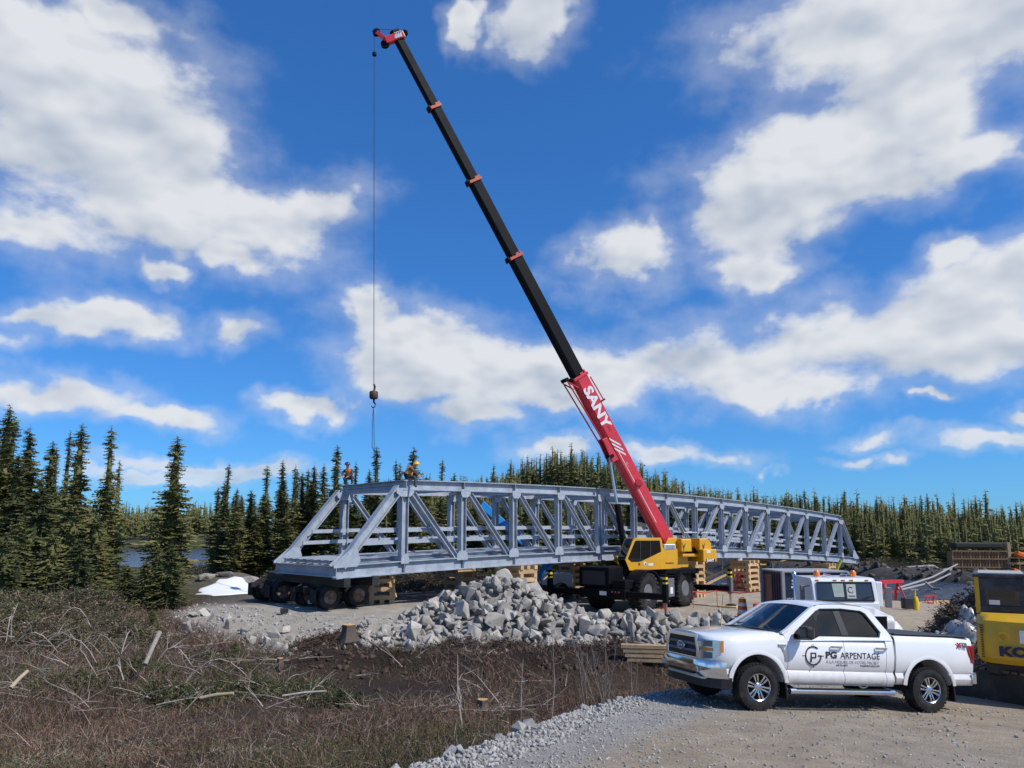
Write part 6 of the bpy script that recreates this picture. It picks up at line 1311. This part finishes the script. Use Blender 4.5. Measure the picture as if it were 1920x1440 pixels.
MB().lathe([(-.012, .055), (-.012, .095), (.012, .095), (.012, .055)], 20, Matrix.Translation((-.78, -1.575, bz0+.58)), close=True).build('lifting_ring', m_ky, cwt)
# tracks turned to the left
ta = R_(62); m_shoe = mat('muddy_track_steel', (.15, .115, .085), .8, .1, .4, 4., .3, 20.)
for s in (-1, 1):
    tr = thing('track', '', None); tr.parent = ev; del tr['label']; tr.rotation_euler = (0, 0, ta); tr.location = Matrix.Rotation(ta, 3, 'Z') @ Vector((s*.95, 0, 0))
    Lh, Rr = 1.25, .36
    path = [(Lh+Rr*math.sin(t), Rr-Rr*math.cos(t)) for t in np.linspace(0, math.pi, 9)]+[(-Lh-Rr*math.sin(t), Rr+Rr*math.cos(t)) for t in np.linspace(0, math.pi, 9)]
    MB().prism(path, -.18, .18, lambda a, z, t: (t, a, z+.02)).build('track_frame', m_black, tr)
    per = []; pts_ = path+path[:1]; d_ = 0
    for a_, c_ in zip(pts_, pts_[1:]): per.append((d_, a_, c_)); d_ += math.dist(a_, c_)
    for i in range(44):
        t_ = d_*i/44
        for (d0, a_, c_) in per[::-1]:
            if t_ >= d0: break
        L_ = math.dist(a_, c_); f_ = (t_-d0)/max(L_, 1e-6); y_, z_ = a_[0]+(c_[0]-a_[0])*f_, a_[1]+(c_[1]-a_[1])*f_; an = math.atan2(c_[1]-a_[1], c_[0]-a_[0])
        MB().box((0, y_, z_+.02), (.5, .115, .045), Matrix.Rotation(an, 3, 'X')).build('track_shoe', m_shoe, tr)
MB().box((0, 0, .55), (1.5, 1.4, .3)).build('undercarriage', m_black, ev, bevel=.05)
MB().bar((.25, .9, 1.6), (.25, 3.0, 3.0-.4), .35, .45).build('boom', m_ky, ev, bevel=.04); MB().bar((.25, 2.9, 2.6), (.25, 4.0, .9), .28, .35).build('arm', m_ky, ev, bevel=.04); MB().prism([(3.6, .9), (4.2, 1.0), (4.4, .4), (3.9, .05), (3.4, .35)], -.05, .55, lambda a, z, t: (t, a, z)).build('bucket', m_black, ev, bevel=.03)
# ------------------------------------------------------------------ site clutter
m_drum = mat('drum_orange', (.80, .13, .015), .5, 0, .08, 5.); m_refl = mat('reflective_white', (.75, .72, .68), .4)
def drum(x, y, label, h=1.0):
    t = thing('traffic_drum', label, 'traffic drum', (x, y, hz(x, y))); rs = [(0, .30), (.08, .30), (.09, .26)]
    MB().lathe([(0, .34), (.09, .34), (.09, 0)], 20, Matrix.Rotation(R_(90), 4, 'X')).build('base', m_trim, t, smooth=40)
    z = .09
    for k in range(5):
        r0 = .26-.02*k; MB().lathe([(z, r0), (z+.165, r0-.006), (z+.17, r0-.02), (z+.17, 0)], 22, Matrix.Rotation(R_(90), 4, 'X')).build('band', m_drum if k % 2 == 0 else m_refl, t, smooth=40); z += .17
    MB().tube([(-.08, 0, z-.02), (-.08, 0, z+.06), (.08, 0, z+.06), (.08, 0, z-.02)], .02, 6).build('handle', m_drum, t)
q = gp(1393, 1160); drum(q.x, q.y, 'orange and white traffic drum standing by the rear outrigger foot')
q = gp(1421, 1172); drum(q.x, q.y, 'orange traffic drum seen through the windshield of the pickup')
def cone(x, y, label):
    t = thing('traffic_cone', label, 'cone', (x, y, hz(x, y))); MB().box((0, 0, .02), (.36, .36, .04)).build('base', m_drum, t); MB().lathe([(.04, .14), (.35, .085), (.35, 0)], 16, Matrix.Rotation(R_(90), 4, 'X')).build('body', m_drum, t, smooth=40); MB().lathe([(.35, .085), (.5, .055), (.5, 0)], 16, Matrix.Rotation(R_(90), 4, 'X')).build('collar', m_refl, t, smooth=40); MB().lathe([(.5, .055), (.72, .02), (.72, 0)], 16, Matrix.Rotation(R_(90), 4, 'X')).build('tip', m_drum, t, smooth=40)
q = gp(1246, 1142); cone(q.x, q.y, 'orange red traffic cone between the crane wheels'); q = P(1480, 1128, 30); cone(q.x, q.y, 'orange cone in front of the navy container')
m_sr = mat('barrier_red', (.55, .03, .04), .5, 0, .1, 4.)
def sawhorse(px, py, label, rot, s=1.):
    q = gp(px, py); t = thing('sawhorse', label, 'sawhorse', (q.x, q.y, q.z), (0, 0, rot), 'red sawhorses'); t.scale = (s, s, s)
    for x in (-.6, .6):
        for y in (-.35, .35): MB().bar((x*1.1, y, -.05), (x*.8, 0, 1.0), .13, .05).build('leg', m_sr, t)
    MB().bar((-.9, 0, 1.0), (.9, 0, 1.0), .12, .18).build('top_beam', m_sr, t); MB().bar((-.65, .1, .45), (.65, .1, .45), .04, .12).build('brace', m_sr, t)
sawhorse(1673, 1126, 'bright red sawhorse at the river edge, the larger upright one', .4, 1.25); sawhorse(1651, 1113, 'red sawhorse behind the larger red one at the river edge', 1.2, 1.1); sawhorse(1745, 1132, 'small low red sawhorse lying near the sand bank', .2, .5); sawhorse(1390, 1108, 'red sawhorse standing against the tall stepped crib', 1.1, 1.2)
def stake(px, py, h, label, m, r=.02, grp='red tape stakes'): q = gp(px, py); return tag(MB().tube([(q.x, q.y, q.z-.1), (q.x, q.y, q.z+h)], r, 6).build('stake', m, None), label, 'stake', grp), Vector((q.x, q.y, q.z+h))
sts = [stake(px, py, .9, 'thin red tipped stake holding the red tape in the sandy yard', m_sr)[1] for px, py in ((1300, 1140), (1345, 1138), (1430, 1140), (1500, 1139), (1650, 1128))]
b = MB()
for a, c in zip(sts, sts[1:]): b.sweep([a, a.lerp(c, .5)-Vector((0, 0, .12)), c], [(-.006, -.03), (.006, -.03), (.006, .03), (-.006, .03)])
tag(b.build('barrier_tape', m_sr), 'sagging red barrier tape strung across the sandy yard', 'tape')
q = gp(1612, 1104); tag(MB().tube([(q.x, q.y, q.z-.2), (q.x+.05, q.y, q.z+3.6)], .11, 9, .09).build('timber_pole', m_trk, smooth=60), 'tall brown timber pole standing at the far end of the bridge', 'pole')
q = gp(1702, 1143); t = thing('water_pump', 'small yellow and black pump standing on the sand near the river', 'pump', (q.x, q.y, q.z)); MB().box((0, 0, .35), (.5, .45, .6)).build('engine', m_black, t, bevel=.04); MB().lathe([(0, .16), (.3, .2), (.7, .12), (.7, 0)], 16, Matrix.Translation((.45, 0, 0)) @ Matrix.Rotation(R_(90), 4, 'X')).build('tank', m_hi, t, smooth=40); MB().tube([(.45, 0, .7), (.45, 0, 1.05)], .05, 8).build('neck', m_hi, t); MB().tube([(.2, 0, 1.05), (.62, 0, 1.05)], .06, 8).build('handle', m_grey, t)
q = P(1290, 1060, 47); 
# sheet piles / yellow strut below the far bridge end
tag(MB().bar(P(1567, 1072, 60), P(1577, 1050, 60), .35, .12).build('yellow_strut', mat('strut_lime', (.45, .45, .03), .5)), 'leaning lime yellow strut under the far end of the bridge', 'strut')
# poles over the water
m_pp = mat('pale_pole', (.30, .29, .28), .8, 0, .2, 3.)
for (a, c, Ya, Yc, lab) in (((1680, 1104), (1795, 1058), 54, 76, 'upper long pale pole slung over the river to the far bank'), ((1690, 1106), (1790, 1072), 54, 76, 'lower long pale pole slung over the river to the far bank'), ((1735, 1092), (1765, 1104), 62, 58, 'short pale pole crossing the water from the long pole')):
    tag(MB().tube([P(*a, Ya), P(*a, Ya).lerp(P(*c, Yc), .5)-Vector((0, 0, .25)), P(*c, Yc)], .09, 7, .08).build('slung_pole', m_pp, smooth=60), lab, 'pole')
# timber formwork on the far bank
fx = P(1845, 1068, 80); fz = hz(fx.x, fx.y); fw = thing('abutment_formwork', 'brown timber formwork with railed platform and dark tarpaulin on the far river bank', 'formwork', (fx.x, fx.y, fz), (0, 0, R_(-12))); m_fw = mat('form_plywood', (.30, .17, .085), .85, 0, .25, 2., .1, 10.)
MB().box((-.3, .8, 1.0), (5.6, 1.4, 2.4)).build('form_wall', m_fw, fw)
for i in range(19): MB().bar((-3.0+i*.3, .04, 0.1), (-3.0+i*.3, .04, 2.25), .06, .12, (0, 1, 0)).build('stud', m_tim if i % 3 == 0 else m_fw, fw)
for z in (.5, 1.4, 2.25): MB().bar((-3.1, -.08, z), (2.5, -.08, z), .1, .14).build('waler', m_fw, fw)
MB().box((-.3, .9, 2.85), (4.8, 1.6, .7)).build('tarpaulin', mat('tarp_dark', (.035, .035, .028), .8, 0, .3, 2., .5, 4.), fw, bevel=.2, seg=3); MB().box((2.6, .6, 2.4), (.3, 1.4, 1.6)).build('side_panel', m_tim, fw)
for i in range(5): MB().bar((2.6+i*.9, .0, .0), (2.6+i*.9, .0, 2.2), .08, .08, (0, 1, 0)).build('platform_post', m_tim, fw)
for z in (1.0, 1.55, 2.1): MB().bar((2.3, -.04, z), (6.5, -.04, z), .05, .12).build('platform_rail', m_tim, fw)
MB().box((4.4, .6, .9), (4.2, 1.4, .1)).build('platform_deck', m_tim, fw)
for (px, py, lab) in ((1905, 1072, 'orange bundle on the railed platform of the far formwork'), (1912, 1040, 'small orange red cloth hanging on the far platform rail')):
    q = P(px, py, 79); tag(MB().box(q, (.9, .6, .5), Matrix.Rotation(.4, 3, 'Y')).build('orange_bundle', m_drum, bevel=.1), lab, 'bundle')
# dirt and root pile with plastic sheet, behind the pickup bed
c0 = Vector((14.5, 22.3)); zz = hz(c0.x, c0.y); gx = np.linspace(-4.5, 4.5, 40); gy_ = np.linspace(-3, 3, 28); b = MB()
def mnd(x, y): return max(-.4, 2.85*(1-math.hypot(x/3.0, y/2.2))+.22*float(wav(x, y, .8, 3))+.12*float(wav(x, y, .35, 9)))
for y in gy_:
    for x in gx: b.v.append((c0.x+x, c0.y+y, zz+mnd(x, y)))
b.f = [(j*40+i, j*40+i+1, (j+1)*40+i+1, (j+1)*40+i) for j in range(27) for i in range(39)]
tag(b.build('dirt_mound', mat('root_dirt', (.060, .042, .03), .95, 0, .5, 3., .9, 9., dirt=(.13, .10, .075), dscale=2., damt=.7), smooth=180), 'heap of brown dirt and roots behind the pickup bed', 'dirt pile')
parts = []
n = 5000; a = rng.uniform(0, 6.28, n); r = np.sqrt(rng.random(n)); x = 2.9*r*np.cos(a); y = 2.1*r*np.sin(a); z = np.array([mnd(p, q_) for p, q_ in zip(x, y)])+zz
gc = np.array((.12, .09, .065))*rng.uniform(.3, 1.8, (n, 1)); parts.append(ribbons(np.stack([x+c0.x, y+c0.y, z], -1), np.stack([rng.normal(0, 1, n), rng.normal(0, 1, n), rng.normal(.3, .5, n)], -1), rng.uniform(.1, .45, n), rng.uniform(.008, .02, n), gc, .4, 3, gc, .04))
V, Fi, C_ = join_rib(parts); tag(mesh_obj('mound_roots', np_mesh('mound_roots', V, Fi, C_), m_slash), 'torn roots and twigs sticking out of the dirt heap', 'roots', kind='stuff')
b = MB(); pc_ = P(1800, 1172, 21.5); nu, nv = 16, 12
for j in range(nv+1):
    for i in range(nu+1):
        u, v = i/nu-.5, j/nv-.5; xx_, yy_ = pc_.x+u*1.0, pc_.y+v*.9; b.v.append((xx_, yy_, zz+mnd(xx_-c0.x, yy_-c0.y)+.14+.10*math.sin(u*14+v*5)+.08*math.cos(v*17+u*6)))
b.f = [(j*(nu+1)+i, j*(nu+1)+i+1, (j+1)*(nu+1)+i+1, (j+1)*(nu+1)+i) for j in range(nv) for i in range(nu)]
o = b.build('plastic_sheet', mat('dirty_plastic', (.42, .42, .41), .35, 0, .2, 3., .3, 9., dirt=(.20, .17, .14), dscale=2., damt=.7), smooth=180); sd_ = o.modifiers.new('t', 'SOLIDIFY'); sd_.thickness = .01; tag(o, 'crumpled whitish plastic sheet lying on the dirt heap', 'plastic sheet')
lg = thing('felled_log', 'felled log with bright orange cut end on top of the dirt heap', 'log', (13.45, 22.2, zz+mnd(13.45-c0.x, -.1)+.06)); MB().tube([(0, 0, 0), (.9, .7, .1)], .12, 12, .11).build('bark', m_trk, lg, smooth=60); MB().tube([(-.02, -.014, 0), (.02, .014, 0)], .11, 12).build('cut_end', m_cut, lg)
tag(MB().bar(P(1705, 1135, 47), P(1775, 1130, 48), .5, .3).build('sand_beam', m_tim), 'long sandy coloured beam at the water edge beyond the pump', 'beam')
# ================================================================== workers on the bridge top
m_skin = mat('skin', (.45, .28, .2), .6); m_pant = mat('work_trousers', (.05, .055, .065), .85, 0, .2, 20.); m_jack = mat('work_jacket', (.06, .06, .065), .85, 0, .2, 20.); m_vest = mat('orange_vest', (.75, .17, .05), .7); m_boot = mat('work_boot', (.05, .035, .025), .8)
def person(base, rotz, J, label, hat, helmet_col, vest):
    t = thing('person', label, 'person', base, (0, 0, rotz)); E_ = [('pelvis', 'belly'), ('belly', 'chest'), ('chest', 'neck'), ('neck', 'head'), ('head', 'crown')]
    for s in 'lr': E_ += [('chest', 'sh'+s), ('sh'+s, 'el'+s), ('el'+s, 'wr'+s), ('wr'+s, 'ha'+s), ('pelvis', 'hi'+s), ('hi'+s, 'kn'+s), ('kn'+s, 'an'+s), ('an'+s, 'to'+s)]
    rad = dict(pelvis=.14, belly=.135, chest=.15, neck=.06, head=.095, crown=.08, sh=.075, el=.052, wr=.036, ha=.038, hi=.095, kn=.065, an=.05, to=.045)
    for s in 'lr':
        w = Vector(J['wr'+s]); h = Vector(J['ha'+s]); d = (h-w).normalized(); sd = d.cross(Vector((0, 0, 1))); sd = sd.normalized() if sd.length > .1 else Vector((1, 0, 0))
        for k in range(5):
            nm = 'f%d%s' % (k, s); off = (k-1.5)*.02 if k < 4 else -.05; st = h if k < 4 else w.lerp(h, .5); ln = (.065, .075, .07, .055, .05)[k]
            J[nm+'a'] = tuple(st+sd*off+d*ln*.55); J[nm+'b'] = tuple(st+sd*off*1.05+d*ln*.9-Vector((0, 0, .03))); E_ += [('ha'+s if k < 4 else 'wr'+s, nm+'a'), (nm+'a', nm+'b')]
    names = list(J); me = bpy.data.meshes.new('body'); me.from_pydata([J[n_] for n_ in names], [(names.index(a), names.index(c)) for a, c in E_], []); o = bpy.data.objects.new('body', me); COL.objects.link(o)
    o.modifiers.new('s', 'SKIN'); me.skin_vertices[0].data[names.index('pelvis')].use_root = True
    for i, n_ in enumerate(names):
        r = rad.get(n_) or rad.get(n_[:-1]) or .010; me.skin_vertices[0].data[i].radius = (r, r)
    o.modifiers.new('d', 'SUBSURF').levels = 1
    dg = bpy.context.evaluated_depsgraph_get(); nm = bpy.data.meshes.new_from_object(o.evaluated_get(dg)); bpy.data.objects.remove(o); nm.name = 'body'
    nm.materials.clear()
    for m_ in (m_jack, m_pant, m_skin, m_boot): nm.materials.append(m_)
    P_ = [(Vector(J[n_]), n_) for n_ in names]
    for p in nm.polygons:
        c = p.center; n_ = min(P_, key=lambda q: (q[0]-c).length)[1]
        p.material_index = 2 if n_ in ('head', 'crown', 'neck') or n_[0] == 'f' or n_[:2] == 'ha' else (3 if n_[:2] in ('an', 'to') else (1 if n_[:2] in ('pe', 'hi', 'kn') else 0))
    nm.polygons.foreach_set('use_smooth', [True]*len(nm.polygons)); bo = bpy.data.objects.new('body', nm); COL.objects.link(bo); bo.parent = t
    hd = Vector(J['head']).lerp(Vector(J['crown']), .55)
    MB().lathe([(-.02, .165), (.0, .135), (.06, .125), (.11, .08), (.13, 0)], 18, Matrix.Translation(hd) @ Matrix.Rotation(R_(90), 4, 'X')).build('hard_hat', mat('hat_'+hat, helmet_col, .35, coat=.4), t, smooth=60)
    bl_, ch = Vector(J['belly']), Vector(J['chest']); MB().tube([bl_.lerp(Vector(J['pelvis']), .3), bl_, ch, ch.lerp(Vector(J['neck']), .5)], .185, 12, .165).build('safety_vest', vest, t, smooth=60)
    return t
crouch = dict(pelvis=(0, .12, .34), belly=(0, .02, .50), chest=(0, -.12, .68), neck=(0, -.18, .82), head=(0, -.24, .92), crown=(0, -.28, 1.03), shl=(-.18, -.12, .70), ell=(-.26, -.28, .52), wrl=(-.14, -.44, .42), hal=(-.10, -.50, .38), shr=(.18, -.12, .70), elr=(.27, -.26, .50), wrr=(.14, -.44, .40), har=(.10, -.50, .36), hil=(-.10, .08, .34), knl=(-.20, -.25, .48), anl=(-.17, -.06, .10), tol=(-.18, -.22, .05), hir=(.10, .08, .34), knr=(.20, -.25, .46), anr=(.17, -.02, .10), tor=(.18, -.18, .05))
q = BN(0.02, BW-.25, BH); person(q, R_(-10), crouch, 'worker in orange vest and dark hard hat crouching on the far portal corner', 'dark', (.03, .04, .07), m_vest)
sit = dict(pelvis=(0, 0, .14), belly=(.05, -.02, .32), chest=(.16, -.05, .50), neck=(.26, -.06, .60), head=(.33, -.08, .66), crown=(.42, -.09, .73), shl=(.12, -.20, .50), ell=(.28, -.26, .36), wrl=(.42, -.20, .22), hal=(.48, -.18, .16), shr=(.16, .12, .52), elr=(.34, .16, .40), wrr=(.46, .10, .24), har=(.52, .06, .18), hil=(.02, -.10, .14), knl=(.34, -.30, .12), anl=(.34, -.34, -.28), tol=(.42, -.42, -.32), hir=(0, .1, .14), knr=(-.20, .05, .36), anr=(-.36, 0, .08), tor=(-.46, -.05, .05))
q = BN(0.05, -.02, BH+.0); person(q, R_(5), sit, 'worker with yellow hard hat leaning over the near portal corner, one leg hanging down', 'yellow', (.80, .42, .03), mat('yellow_orange_vest', (.70, .28, .05), .7))
